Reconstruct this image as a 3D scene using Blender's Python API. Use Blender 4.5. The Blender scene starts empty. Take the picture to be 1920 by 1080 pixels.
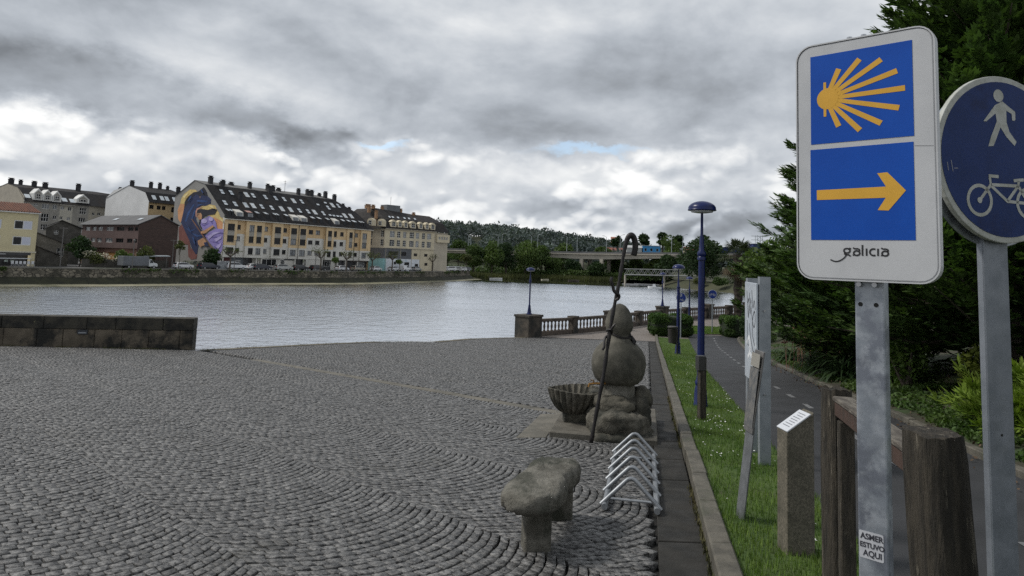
import bpy, math, random
import numpy as np
from mathutils import Vector, Matrix, noise as mnoise
R = math.radians
random.seed(7)
rng = np.random.default_rng(7)
scene = bpy.context.scene
COL = scene.collection

# ------------------------------------------------------------------ camera
EYE = 1.65
cam_d = bpy.data.cameras.new("camera")
cam_d.sensor_width = 36.0
cam_d.lens = 36.0 * 1287.0 / 1920.0
cam_d.shift_y = -180.0 / 1920.0
cam_d.clip_start = 0.05
cam_d.clip_end = 12000.0
cam = bpy.data.objects.new("camera", cam_d)
COL.objects.link(cam)
cam.matrix_world = (Matrix.Translation((0, 0, EYE)) @ Matrix.Rotation(R(90) + math.atan(130 / 1287), 4, 'X')
                    @ Matrix.Rotation(R(2.06), 4, 'Z'))
scene.camera = cam
scene.view_settings.view_transform = 'Standard'
scene.view_settings.look = 'None'
scene.view_settings.exposure = 0.82
scene.view_settings.gamma = 1.0
scene.render.engine = 'CYCLES'
scene.cycles.max_bounces = 6
scene.cycles.transparent_max_bounces = 6
scene.cycles.diffuse_bounces = 3
scene.cycles.glossy_bounces = 3
scene.cycles.use_denoising = False
scene.cycles.sample_clamp_indirect = 4.0

# ------------------------------------------------------------------ sun (behind cloud) and sky
SKYK = 6.7
SUN_EL, SUN_AZ = 48.0, -82.0          # degrees; azimuth measured from +Y towards +X
sun_d = bpy.data.lights.new("sun", 'SUN')
sun_d.energy = 1.5
sun_d.angle = R(12)
sun_d.color = (1.0, 0.96, 0.9)
sun = bpy.data.objects.new("sun", sun_d)
COL.objects.link(sun)
sd = Vector((math.sin(R(SUN_AZ)) * math.cos(R(SUN_EL)), math.cos(R(SUN_AZ)) * math.cos(R(SUN_EL)), math.sin(R(SUN_EL))))
sun.rotation_euler = sd.to_track_quat('Z', 'Y').to_euler()

world = bpy.data.worlds.new("World")
scene.world = world
world.use_nodes = True
world.cycles.sampling_method = 'MANUAL'
world.cycles.sample_map_resolution = 512


class NG:
    """small helper to write node graphs"""
    def __init__(self, tree):
        self.t = tree
        self.n = tree.nodes
        self.l = tree.links

    def put(self, sock, val):
        if isinstance(val, bpy.types.NodeSocket):
            self.l.new(val, sock)
        elif isinstance(val, (tuple, list)) and len(val) == 3 and sock.type == 'RGBA':
            sock.default_value = (*val, 1)
        else:
            sock.default_value = val

    def math(self, op, a, b=0.0, c=None, clamp=False):
        nd = self.n.new('ShaderNodeMath')
        nd.operation = op
        nd.use_clamp = clamp
        self.put(nd.inputs[0], a)
        self.put(nd.inputs[1], b)
        if c is not None:
            self.put(nd.inputs[2], c)
        return nd.outputs[0]

    def ramp(self, x, a, b, lo=0.0, hi=1.0, smooth=True):
        nd = self.n.new('ShaderNodeMapRange')
        nd.interpolation_type = 'SMOOTHSTEP' if smooth else 'LINEAR'
        self.put(nd.inputs['Value'], x)
        nd.inputs['From Min'].default_value = a
        nd.inputs['From Max'].default_value = b
        self.put(nd.inputs['To Min'], lo)
        self.put(nd.inputs['To Max'], hi)
        return nd.outputs[0]

    def xyz(self, x, y, z):
        nd = self.n.new('ShaderNodeCombineXYZ')
        for i, v in enumerate((x, y, z)):
            self.put(nd.inputs[i], v)
        return nd.outputs[0]

    def noise(self, vec, scale, detail=4, rough=0.55, dist=0.0, color=False):
        nd = self.n.new('ShaderNodeTexNoise')
        if vec is not None:
            self.l.new(vec, nd.inputs['Vector'])
        nd.inputs['Scale'].default_value = scale
        nd.inputs['Detail'].default_value = detail
        nd.inputs['Roughness'].default_value = rough
        nd.inputs['Distortion'].default_value = dist
        return nd.outputs['Color' if color else 'Fac']

    def voronoi(self, vec, scale, feature='F1', out='Distance', rand=1.0):
        nd = self.n.new('ShaderNodeTexVoronoi')
        nd.feature = feature
        if vec is not None:
            self.l.new(vec, nd.inputs['Vector'])
        nd.inputs['Scale'].default_value = scale
        nd.inputs['Randomness'].default_value = rand
        return nd.outputs[out]

    def mix(self, fac, a, b, mode='MIX'):
        nd = self.n.new('ShaderNodeMix')
        nd.data_type = 'RGBA'
        nd.blend_type = mode
        self.put(nd.inputs[0], fac)
        self.put(nd.inputs[6], a)
        self.put(nd.inputs[7], b)
        return nd.outputs[2]

    def vadd(self, a, b, op='ADD'):
        nd = self.n.new('ShaderNodeVectorMath')
        nd.operation = op
        self.put(nd.inputs[0], a)
        self.put(nd.inputs[1], b)
        return nd.outputs[0]


def build_sky():
    g = NG(world.node_tree)
    g.n.clear()
    out = g.n.new('ShaderNodeOutputWorld')
    bg = g.n.new('ShaderNodeBackground')
    bg.inputs['Strength'].default_value = 0.1
    g.l.new(bg.outputs[0], out.inputs[0])
    sky = g.n.new('ShaderNodeTexSky')
    sky.sky_type = 'NISHITA'
    sky.sun_disc = False
    sky.sun_elevation = R(SUN_EL)
    sky.sun_rotation = R(SUN_AZ)
    sky.air_density = 1.0
    sky.dust_density = 1.0
    tc = g.n.new('ShaderNodeTexCoord')
    sep = g.n.new('ShaderNodeSeparateXYZ')
    g.l.new(tc.outputs['Generated'], sep.inputs[0])
    x, y, z = sep.outputs
    zc = g.math('MAXIMUM', z, 0.0)
    inv = g.math('DIVIDE', 1.0, g.math('ADD', zc, 0.30))
    # cloud-deck coordinates: flattened towards the horizon like a real deck
    px = g.math('MULTIPLY', x, inv)
    py = g.math('MULTIPLY', y, inv)
    deck = g.xyz(px, py, g.math('MULTIPLY', zc, 1.2))
    ang = g.xyz(x, y, g.math('MULTIPLY', zc, 1.7))
    az = g.math('MULTIPLY', g.math('ARCTAN2', x, y), 57.29578)
    el = g.math('MULTIPLY', g.math('ARCSINE', zc), 57.29578)
    # wobble for the outlines of the cloud masses
    w1 = g.math('SUBTRACT', g.noise(ang, 7.0, 7, 0.6), 0.5)
    w2 = g.math('SUBTRACT', g.noise(g.vadd(ang, (5.3, 1.7, 2.2)), 7.0, 7, 0.6), 0.5)
    azw = g.math('ADD', az, g.math('MULTIPLY', w1, 11.0))
    elw = g.math('ADD', el, g.math('MULTIPLY', w2, 7.0))

    def mass(a0, e0, ra, re, tilt=0.0, soft=0.45):
        da = g.math('SUBTRACT', azw, a0)
        de = g.math('SUBTRACT', g.math('SUBTRACT', elw, e0), g.math('MULTIPLY', da, tilt))
        q = g.math('ADD', g.math('POWER', g.math('DIVIDE', da, ra), 2.0), g.math('POWER', g.math('DIVIDE', de, re), 2.0))
        return g.ramp(g.math('SQRT', q), 1.0 - soft, 1.0 + soft, 1.0, 0.0)
    # upper deck: soft grey stratocumulus
    nA = g.noise(deck, 1.3, 5, 0.5, 0.35)
    nA2 = g.noise(g.vadd(deck, (3.1, 7.7, 0.4)), 4.4, 9, 0.55, 0.25)
    lit_deck = g.math('SUBTRACT', g.noise(ang, 3.4, 8, 0.54, 0.2), g.noise(g.vadd(ang, (-0.015, 0.0, 0.05)), 3.4, 8, 0.54, 0.2))
    nA3 = g.noise(g.vadd(ang, (1.1, 2.7, 9.4)), 2.7, 6, 0.50, 0.2)
    deckL = g.math('ADD', g.ramp(nA, 0.34, 0.66, 0.40, 0.58), g.math('MULTIPLY', g.math('SUBTRACT', nA2, 0.5), 0.20))
    deckL = g.math('ADD', g.math('ADD', deckL, g.math('MULTIPLY', g.math('SUBTRACT', nA3, 0.5), 0.42)), g.math('MULTIPLY', lit_deck, 0.75))

    deckL = g.math('ADD', deckL, g.math('MULTIPLY', g.math('SUBTRACT', g.noise(g.vadd(ang, (4.4, 0.3, 2.6)), 9.0, 9, 0.58, 0.3), 0.5), 0.17))

    # lower cumulus: billowing heaps, lit from above, in front of a paler veil
    def heap(vec):
        def bil(sc, off):
            return g.math('ABSOLUTE', g.math('SUBTRACT', g.math('MULTIPLY', g.noise(g.vadd(vec, off), sc, 0, 0.5), 2.0), 1.0))
        puff = g.math('ADD', g.math('MULTIPLY', bil(9.5, (0, 0, 0)), 0.50), g.math('MULTIPLY', bil(21.0, (3, 1, 2)), 0.30))
        puff = g.math('ADD', puff, g.math('MULTIPLY', bil(46.0, (7, 4, 1)), 0.16))
        puff = g.math('ADD', puff, g.math('MULTIPLY', g.noise(vec, 90.0, 4, 0.6), 0.10))
        big_ = g.noise(g.vadd(vec, (2.0, 4.0, 1.0)), 4.2, 3, 0.5, 0.3)
        return g.math('ADD', big_, g.math('MULTIPLY', puff, 0.42))
    d0 = heap(ang)
    d1 = heap(g.vadd(ang, (-0.006, 0.0, 0.020)))
    lit = g.math('MULTIPLY', g.math('SUBTRACT', d0, d1), 1.45)
    alpha = g.ramp(d0, 0.535, 0.60)
    veil = g.math('ADD', g.math('ADD', 0.57, g.math('MULTIPLY', lit, 0.55)), g.math('MULTIPLY', g.math('SUBTRACT', g.noise(g.vadd(ang, (9, 3, 5)), 6.0, 5, 0.5), 0.5), 0.55))
    cumL = g.math('ADD', g.math('ADD', 0.69, lit), g.math('MULTIPLY', g.math('SUBTRACT', d0, 0.64), 1.1))
    cumL = g.math('MINIMUM', g.math('MAXIMUM', cumL, 0.50), 0.85)
    cumL = g.mix(alpha, g.xyz(veil, veil, veil), g.xyz(cumL, cumL, cumL))
    low = g.ramp(elw, 8.2, 11.0, 1.0, 0.0)
    L = g.mix(low, g.xyz(deckL, deckL, deckL), cumL)
    sepc = g.n.new('ShaderNodeSeparateColor')
    g.l.new(L, sepc.inputs[0])
    L = sepc.outputs[0]
    # darker shower clouds seen over the town, and the brighter rift under them
    for (a0, e0, ra, re, tl, k, so) in (
            (-31, 11.4, 17, 2.0, -0.07, 0.20, 0.6), (-21, 9.9, 5.0, 1.5, -0.12, 0.09, 0.45), (-16.5, 8.6, 3.4, 1.8, 0.0, 0.13, 0.35),
            (-38, 18.5, 8, 3.0, 0.0, 0.07, 0.7), (-13, 17.5, 6.0, 2.6, 0.0, 0.07, 0.5), (10, 10.6, 15, 1.3, 0.03, 0.05, 0.5), (-4, 14.0, 8, 1.6, 0.05, 0.05, 0.6),
            (20, 3.4, 9, 1.1, 0.0, 0.17, 0.5), (6, 4.2, 7, 0.8, 0.0, 0.08, 0.5)):
        L = g.math('SUBTRACT', L, g.math('MULTIPLY', mass(a0, e0, ra, re, tl, so), k))
    for (a0, e0, ra, re, tl, k, so) in ((-33, 7.4, 8, 1.4, -0.05, 0.14, 0.5), (-21, 7.2, 3.5, 1.3, 0, 0.12, 0.4), (7, 7.2, 12, 1.3, 0.0, 0.10, 0.5), (-8, 18, 9, 2.0, 0.1, 0.07, 0.6)):
        L = g.math('ADD', L, g.math('MULTIPLY', mass(a0, e0, ra, re, tl, so), k))
    # pale veil at the very horizon
    L = g.mix(g.ramp(el, 0.0, 2.6, 0.55, 0.0), g.xyz(L, L, L), (0.70, 0.72, 0.74))
    sp2 = g.n.new('ShaderNodeSeparateColor')
    g.l.new(L, sp2.inputs[0])
    L = g.math('MAXIMUM', sp2.outputs[0], 0.2)
    L = g.math('MINIMUM', L, 0.93)
    tint = g.mix(g.ramp(L, 0.35, 0.85), (0.90, 0.975, 1.075), (0.99, 1.0, 1.0))
    cloud = g.mix(1.0, tint, g.xyz(L, L, L), 'MULTIPLY')
    # small rifts of blue
    gap = g.math('MAXIMUM', mass(6.3, 9.15, 4.6, 0.42, 0.0, 0.6), mass(-11.5, 8.9, 1.8, 0.30, 0.0, 0.6))
    gap = g.math('MULTIPLY', gap, 0.62)
    bright = g.mix(1.0, cloud, (SKYK, SKYK, SKYK), 'MULTIPLY')
    skyc = g.mix(1.0, sky.outputs[0], (1.15, 1.15, 1.15), 'MULTIPLY')
    g.l.new(g.mix(gap, bright, skyc), bg.inputs['Color'])


build_sky()

# ------------------------------------------------------------------ materials
MATS = {}


def M(name, c1=(0.5, 0.5, 0.5), c2=None, scale=4.0, rough=0.6, metal=0.0, bump=0.0, bscale=30.0, lo=0.35, hi=0.65,
      c3=None, s3=1.0, t3=(0.55, 0.75), tint=0.0, detail=5, spec=0.5, trans=0.0, stretch=None, bdist=0.02, rvar=0.0, emit=None, coord='pos'):
    if name in MATS:
        return MATS[name]
    m = bpy.data.materials.new(name)
    m.use_nodes = True
    g = NG(m.node_tree)
    b = g.n['Principled BSDF']
    if coord == 'pos':
        pos = g.n.new('ShaderNodeNewGeometry').outputs['Position']
    else:
        pos = g.n.new('ShaderNodeTexCoord').outputs['Object']
    if stretch:
        pos = g.vadd(pos, stretch, 'MULTIPLY')
    col = None
    if c2 is not None:
        col = g.mix(g.ramp(g.noise(pos, scale, detail, 0.6), lo, hi), c1, c2)
    else:
        rgb = g.n.new('ShaderNodeRGB')
        rgb.outputs[0].default_value = (*c1, 1)
        col = rgb.outputs[0]
    if c3 is not None:
        col = g.mix(g.ramp(g.noise(g.vadd(pos, (13.1, 4.2, 7.7)), s3, 6, 0.65), *t3), col, c3)
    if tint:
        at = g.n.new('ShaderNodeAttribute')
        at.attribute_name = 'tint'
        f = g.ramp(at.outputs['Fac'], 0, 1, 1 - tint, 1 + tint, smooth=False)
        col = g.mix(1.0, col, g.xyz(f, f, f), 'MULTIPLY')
    g.l.new(col, b.inputs['Base Color'])
    b.inputs['Roughness'].default_value = rough
    b.inputs['Metallic'].default_value = metal
    b.inputs['Specular IOR Level'].default_value = spec
    if rvar:
        g.l.new(g.ramp(g.noise(pos, scale * 1.7, 4, 0.6), 0.3, 0.7, rough - rvar, rough + rvar), b.inputs['Roughness'])
    if bump:
        bp = g.n.new('ShaderNodeBump')
        bp.inputs['Strength'].default_value = bump
        bp.inputs['Distance'].default_value = bdist
        g.l.new(g.noise(pos, bscale, 6, 0.65), bp.inputs['Height'])
        g.l.new(bp.outputs[0], b.inputs['Normal'])
    if trans:
        tr = g.n.new('ShaderNodeBsdfTranslucent')
        g.l.new(g.mix(1.0, col, (1.3, 1.5, 0.7), 'MULTIPLY'), tr.inputs[0])
        ms = g.n.new('ShaderNodeMixShader')
        ms.inputs[0].default_value = trans
        g.l.new(b.outputs[0], ms.inputs[1])
        g.l.new(tr.outputs[0], ms.inputs[2])
        g.l.new(ms.outputs[0], g.n['Material Output'].inputs[0])
    MATS[name] = m
    return m


# ------------------------------------------------------------------ mesh helpers
def tag(o, label=None, cat=None, group=None, kind=None):
    if label:
        o['label'] = label
    if cat:
        o['category'] = cat
    if group:
        o['group'] = group
    if kind:
        o['kind'] = kind
    return o


def link(name, data, parent=None):
    o = bpy.data.objects.new(name, data)
    COL.objects.link(o)
    if parent is not None:
        o.parent = parent
        o.matrix_parent_inverse = parent_inv(parent)
    return o


def world_mat(o):
    m = o.matrix_basis.copy()
    if o.parent is not None:
        m = world_mat(o.parent) @ o.matrix_parent_inverse @ m
    return m


def parent_inv(p):
    return world_mat(p).inverted()


def empty(name, loc=(0, 0, 0), rz=0.0, parent=None):
    o = bpy.data.objects.new(name, None)
    o.empty_display_size = 0.2
    o.location = loc
    o.rotation_euler = (0, 0, rz)
    COL.objects.link(o)
    if parent is not None:
        o.parent = parent
    return o


def V3(a):
    return Vector((float(a[0]), float(a[1]), float(a[2])))


class MB:
    def __init__(self):
        self.v, self.f, self.m = [], [], []

    def poly(self, pts, m=0):
        k = len(self.v)
        self.v += [tuple(p) for p in pts]
        self.f.append(tuple(range(k, k + len(pts))))
        self.m.append(m)
        return self

    def obox(self, o, a, b, c, m=0):
        o, a, b, c = V3(o), V3(a), V3(b), V3(c)
        if a.cross(b).dot(c) < 0:
            a, b = b, a
        k = len(self.v)
        for i in range(8):
            p = o + (a if i & 1 else Vector()) + (b if i & 2 else Vector()) + (c if i & 4 else Vector())
            self.v.append(tuple(p))
        for q in ((0, 2, 3, 1), (4, 5, 7, 6), (0, 1, 5, 4), (2, 6, 7, 3), (0, 4, 6, 2), (1, 3, 7, 5)):
            self.f.append(tuple(k + i for i in q))
            self.m.append(m)
        return self

    def box(self, c, s, m=0, rz=0.0):
        ca, sa = math.cos(rz), math.sin(rz)
        a = Vector((ca, sa, 0)) * s[0]
        b = Vector((-sa, ca, 0)) * s[1]
        z = Vector((0, 0, s[2]))
        return self.obox(V3(c) - a / 2 - b / 2 - z / 2, a, b, z, m)

    def tube(self, pts, rad, n=8, m=0, cap=True):
        pts = [V3(p) for p in pts]
        if not hasattr(rad, '__len__'):
            rad = [rad] * len(pts)
        k = len(self.v)
        up = Vector((0, 0, 1))
        t0 = (pts[1] - pts[0]).normalized()
        side = t0.cross(up)
        if side.length < 0.05:
            side = Vector((1, 0, 0))
        side.normalize()
        for i, p in enumerate(pts):
            if i == 0:
                t = t0
            elif i == len(pts) - 1:
                t = (pts[i] - pts[i - 1]).normalized()
            else:
                t = ((pts[i] - pts[i - 1]).normalized() + (pts[i + 1] - pts[i]).normalized())
                t = t.normalized() if t.length > 1e-6 else (pts[i + 1] - pts[i]).normalized()
            side = side - t * side.dot(t)
            side.normalize()
            b = t.cross(side)
            for j in range(n):
                a = 2 * math.pi * j / n
                self.v.append(tuple(p + (side * math.cos(a) + b * math.sin(a)) * rad[i]))
        for i in range(len(pts) - 1):
            for j in range(n):
                j2 = (j + 1) % n
                self.f.append((k + i * n + j2, k + i * n + j, k + (i + 1) * n + j, k + (i + 1) * n + j2))
                self.m.append(m)
        if cap:
            self.f.append(tuple(k + j for j in range(n)))
            self.f.append(tuple(k + (len(pts) - 1) * n + j for j in reversed(range(n))))
            self.m += [m, m]
        return self

    def lathe(self, prof, n=16, c=(0, 0, 0), m=0, squash=1.0, rot=0.0):
        k = len(self.v)
        for r, z in prof:
            for j in range(n):
                a = 2 * math.pi * j / n + rot
                self.v.append((c[0] + r * math.cos(a), c[1] + r * math.sin(a) * squash, c[2] + z))
        for i in range(len(prof) - 1):
            for j in range(n):
                j2 = (j + 1) % n
                self.f.append((k + i * n + j, k + i * n + j2, k + (i + 1) * n + j2, k + (i + 1) * n + j))
                self.m.append(m)
        self.f.append(tuple(k + j for j in reversed(range(n))))
        self.f.append(tuple(k + (len(prof) - 1) * n + j for j in range(n)))
        self.m += [m, m]
        return self

    def prism(self, pts, o, u, v, w, depth, m=0):
        """outline pts (a,b) in plane o + a*u + b*v, extruded by depth along w (w = u x v for outward winding)"""
        o, u, v, w = V3(o), V3(u), V3(v), V3(w)
        k = len(self.v)
        n = len(pts)
        for s in (0, depth):
            for a, b in pts:
                self.v.append(tuple(o + u * a + v * b + w * s))
        self.f.append(tuple(k + n + i for i in range(n)))
        self.f.append(tuple(k + i for i in reversed(range(n))))
        self.m += [m, m]
        for i in range(n):
            j = (i + 1) % n
            self.f.append((k + i, k + j, k + n + j, k + n + i))
            self.m.append(m)
        return self

    def blob(self, c, r, nu=20, nv=12, e=1.0, amp=0.0, freq=2.0, rz=0.0, m=0, seed=0.0):
        """rounded lump; e<1 makes it boxier"""
        k = len(self.v)
        sg = lambda q: math.copysign(abs(q) ** e, q)
        ca, sa = math.cos(rz), math.sin(rz)
        for i in range(nv + 1):
            ph = -math.pi / 2 + math.pi * i / nv
            for j in range(nu):
                th = 2 * math.pi * j / nu
                d = Vector((sg(math.cos(ph)) * sg(math.cos(th)), sg(math.cos(ph)) * sg(math.sin(th)), sg(math.sin(ph))))
                q = Vector((d.x * r[0], d.y * r[1], d.z * r[2]))
                if amp:
                    s = 1 + amp * mnoise.fractal(q * freq + Vector((seed, seed * 2, 3)), 0.8, 2.1, 4)
                    q *= s
                self.v.append((c[0] + q.x * ca - q.y * sa, c[1] + q.x * sa + q.y * ca, c[2] + q.z))
        for i in range(nv):
            for j in range(nu):
                j2 = (j + 1) % nu
                self.f.append((k + i * nu + j, k + i * nu + j2, k + (i + 1) * nu + j2, k + (i + 1) * nu + j))
                self.m.append(m)
        return self

    def mesh(self, name, mats, smooth=False):
        me = bpy.data.meshes.new(name)
        me.from_pydata(self.v, [], self.f)
        mats = mats if isinstance(mats, (list, tuple)) else [mats]
        for q in mats:
            me.materials.append(q)
        if len(mats) > 1:
            me.polygons.foreach_set('material_index', self.m)
        if smooth:
            me.polygons.foreach_set('use_smooth', [True] * len(self.f))
            if smooth != 'all':
                me.set_sharp_from_angle(angle=R(38))
        me.update()
        return me

    def build(self, name, mats, parent=None, smooth=False, bevel=0.0, seg=1, **kw):
        o = link(name, self.mesh(name, mats, smooth), parent)
        if bevel:
            b = o.modifiers.new('bevel', 'BEVEL')
            b.width = bevel
            b.segments = seg
            b.limit_method = 'ANGLE'
            b.angle_limit = R(40)
        tag(o, **kw)
        return o


def npmesh(name, V, F, mats, tint=None, smooth=False):
    """V (n,3), F (m,k) arrays; tint per vertex"""
    me = bpy.data.meshes.new(name)
    V = np.asarray(V, dtype=np.float32)
    F = np.asarray(F, dtype=np.int32)
    m, k = F.shape
    me.vertices.add(len(V))
    me.vertices.foreach_set('co', V.ravel())
    me.loops.add(m * k)
    me.loops.foreach_set('vertex_index', F.ravel())
    me.polygons.add(m)
    me.polygons.foreach_set('loop_start', np.arange(0, m * k, k, dtype=np.int32))
    me.polygons.foreach_set('loop_total', np.full(m, k, dtype=np.int32))
    if smooth:
        me.polygons.foreach_set('use_smooth', np.ones(m, dtype=bool))
    me.materials.append(mats)
    if tint is not None:
        at = me.attributes.new('tint', 'FLOAT', 'POINT')
        at.data.foreach_set('value', np.asarray(tint, dtype=np.float32))
    me.update(calc_edges=True)
    return me


def gz(y):
    """height of the plaza and promenade: falls 6.7 % towards the river, then level"""
    a, b, k = -0.067 * y, -2.62, 0.35
    h = max(0.0, min(1.0, 0.5 + 0.5 * (a - b) / k))
    return b + (a - b) * h + k * h * (1 - h) if True else 0


def interp(tab, q):
    if q <= tab[0][0]:
        (x0, y0), (x1, y1) = tab[0], tab[1]
    elif q >= tab[-1][0]:
        (x0, y0), (x1, y1) = tab[-2], tab[-1]
    else:
        for i in range(len(tab) - 1):
            if tab[i][0] <= q <= tab[i + 1][0]:
                (x0, y0), (x1, y1) = tab[i], tab[i + 1]
                break
    return y0 + (y1 - y0) * (q - x0) / (x1 - x0)
# ================================================================== THE SETTING: ground, river, plaza
def projpx(p):
    q = cam.matrix_world.inverted() @ V3(p)
    return 960 + 1287 * q.x / -q.z, 360 - 1287 * q.y / -q.z


BED = [(-4, 3.2), (2, 4.6), (7.7, 5.75), (12.8, 7.0), (17.8, 8.0), (25.9, 9.8), (34.5, 11.9), (42, 14), (46, 15.6), (50, 18.5), (56, 24.5), (62, 33), (66, 41)]
EDGE = [(21.8, -9.7), (24.2, -8.67), (27.3, -7.29), (30.2, -5.75), (31.9, -3.41), (35.6, -2.18), (38.2, 0.29), (39.0, 1.2)]
strip_x = lambda y: 0.10 + 0.202 * y
kerb_x = lambda y: 0.45 + 0.202 * y
path_x = lambda y: interp([(0, 1.52), (6.5, 2.86), (11.5, 3.93), (21, 5.96), (34, 9.05), (44, 11.4)], y)
bed_x = lambda y: interp(BED, y)


def left_x(y):
    if y < 18.8:
        return -26.0
    if y < 21.98:
        return -9.87 - (21.98 - y) * 5.126
    return interp(EDGE, y)


def strip_sheet(name, ys, fl, fr, fz, mat, cols=1, z2=None, parent=None, **kw):
    b = MB()
    for i in range(len(ys) - 1):
        for j in range(cols):
            q = []
            for (y, jj) in ((ys[i], j), (ys[i], j + 1), (ys[i + 1], j + 1), (ys[i + 1], j)):
                xl, xr = fl(y), fr(y)
                x = xl + (xr - xl) * jj / cols
                q.append((x, y, fz(x, y)))
            b.poly(q)
    return b.build(name, mat, parent, **kw)


frange = lambda a, b, s: [a + (b - a) * i / max(1, round((b - a) / s)) for i in range(max(1, round((b - a) / s)) + 1)]

m_bed = M('riverbed_silt', (0.09, 0.08, 0.06), (0.14, 0.12, 0.09), 0.2, rough=0.9)
b = MB()
b.poly([(-6000, -3000, -9), (6000, -3000, -9), (6000, 9000, -9), (-6000, 9000, -9)])
b.build('ground', m_bed, kind='structure')


def water_material():
    m = bpy.data.materials.new('river_water')
    m.use_nodes = True
    g = NG(m.node_tree)
    g.n.remove(g.n['Principled BSDF'])
    body = g.n.new('ShaderNodeBsdfDiffuse')
    body.inputs['Color'].default_value = (0.035, 0.038, 0.033, 1)
    refl = g.n.new('ShaderNodeBsdfGlossy')
    refl.inputs['Color'].default_value = (0.93, 0.95, 0.98, 1)
    refl.inputs['Roughness'].default_value = 0.03
    pos = g.n.new('ShaderNodeNewGeometry').outputs['Position']
    n1 = g.noise(g.vadd(pos, (0.45, 0.55, 1.0), 'MULTIPLY'), 1.2, 3, 0.6, 0.6)
    n2 = g.noise(g.vadd(pos, (1.0, 0.8, 1.0), 'MULTIPLY'), 2.6, 3, 0.6)
    big = g.ramp(g.noise(g.vadd(pos, (0.6, 1.0, 1.0), 'MULTIPLY'), 0.022, 4, 0.55, 0.6), 0.38, 0.66, 0.45, 1.0)
    sp = g.n.new('ShaderNodeSeparateXYZ')
    g.l.new(pos, sp.inputs[0])
    calm = g.ramp(sp.outputs[1], 232, 246, 1.0, 0.06)
    lee = g.ramp(sp.outputs[0], -60, 0, 0.58, 0.24)
    bp = g.n.new('ShaderNodeBump')
    bp.inputs['Distance'].default_value = 0.6
    g.l.new(g.math('MULTIPLY', g.math('MULTIPLY', big, calm), lee), bp.inputs['Strength'])
    g.l.new(g.math('ADD', n1, g.math('MULTIPLY', n2, 0.45)), bp.inputs['Height'])
    # ripples lean towards the near bank: the faces one sees mirror the sky above the far shore
    bias = g.xyz(0.0, g.math('MULTIPLY', calm, -0.07), 0.0)
    nn_ = g.vadd(bp.outputs[0], bias)
    nv = g.n.new('ShaderNodeVectorMath')
    nv.operation = 'NORMALIZE'
    g.l.new(nn_, nv.inputs[0])
    g.l.new(nv.outputs[0], refl.inputs['Normal'])
    # Fresnel of the calm surface, so that low views mirror the sky
    fr = g.n.new('ShaderNodeFresnel')
    fr.inputs['IOR'].default_value = 1.5
    fac = g.ramp(fr.outputs[0], 0.03, 0.50, 0.12, 0.95, smooth=False)
    ms = g.n.new('ShaderNodeMixShader')
    g.l.new(fac, ms.inputs[0])
    g.l.new(body.outputs[0], ms.inputs[1])
    g.l.new(refl.outputs[0], ms.inputs[2])
    g.l.new(ms.outputs[0], g.n['Material Output'].inputs[0])
    return m


WATER = -5.55
b = MB()
b.poly([(-420, 14, WATER), (600, 14, WATER), (600, 700, WATER), (-420, 700, WATER)])
b.build('water', water_material(), kind='structure')

# ---- bedding of the plaza (joint sand) ----
m_joint = M('joint_sand', (0.006, 0.006, 0.005), (0.013, 0.012, 0.010), 3.0, rough=0.9, c3=(0.045, 0.06, 0.02), s3=0.8, t3=(0.6, 0.75))
plaza = strip_sheet('plaza', frange(-6, 39.4, 0.8), left_x, lambda y: kerb_x(y) + 0.02, lambda x, y: gz(y) - 0.045, m_joint, 3, kind='structure')

# ---- cobbles in segmental arcs ----
m_cob = M('granite_setts', (0.022, 0.022, 0.0225), (0.166, 0.163, 0.157), 34.0, rough=0.45, bump=0.9, bscale=60, lo=0.34, hi=0.64, tint=0.42,
          c3=(0.045, 0.043, 0.036), s3=1.3, t3=(0.55, 0.8), rvar=0.12, bdist=0.010, spec=0.5)


def make_cobbles():
    W, b0, Rr, s = 1.63, 2.10, 1.16, 0.091
    D = np.array([0.7071, -0.7071])
    N = np.array([0.7071, 0.7071])
    n = 20
    half = math.asin(W / 2 / Rr)
    ring_a, ring_c, tag_ = [], [], []
    quads = []
    for k in range(-16, 24):
        bm = b0 + (k + 0.5) * W
        js = np.arange(-500, 145)
        J = len(js)
        off = (rng.random((J, 1)) - 0.5) * 0.5 + 0.5 * (js[:, None] % 2) - 0.25
        base = np.arange(n + 1)[None, :] + off + (rng.random((J, n + 1)) - 0.5) * 0.22
        base[:, 0] = 0
        base[:, -1] = n
        phi = (base / n * 2 - 1) * half
        a0 = js[:, None] * s + Rr * np.cos(phi) + (rng.random((J, n + 1)) - 0.5) * 0.010
        c0 = Rr * np.sin(phi)
        # corners: arc j edge i, i+1 ; arc j+1 edge i+1, i (same angles shifted by s)
        A = np.stack([a0[:, :-1], a0[:, 1:], a0[:, 1:] + s, a0[:, :-1] + s], -1)
        C = np.stack([c0[:, :-1], c0[:, 1:], c0[:, 1:], c0[:, :-1]], -1) + bm
        P = A[..., None] * D + C[..., None] * N           # J,n,4,2
        quads.append(P.reshape(-1, 4, 2))
    Q = np.concatenate(quads)
    ctr = Q.mean(1)
    x, y = ctr[:, 0], ctr[:, 1]
    keep = (y > 1.2) & (y < 39) & (np.abs(x) < 0.83 * y + 1.6)
    Q, ctr = Q[keep], ctr[keep]
    lx = np.array([left_x(v) for v in ctr[:, 1]])
    keep = (ctr[:, 0] > lx + 0.28) & (ctr[:, 0] < strip_x(ctr[:, 1]) - 0.05)
    bb = ctr @ N
    keep &= (np.abs(bb - 8.78) > 0.17) | (ctr[:, 0] > 1.0)
    Q, ctr = Q[keep], ctr[keep]
    order = np.argsort(ctr[:, 0] ** 2 + ctr[:, 1] ** 2)
    return Q[order], ctr[order]


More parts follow.
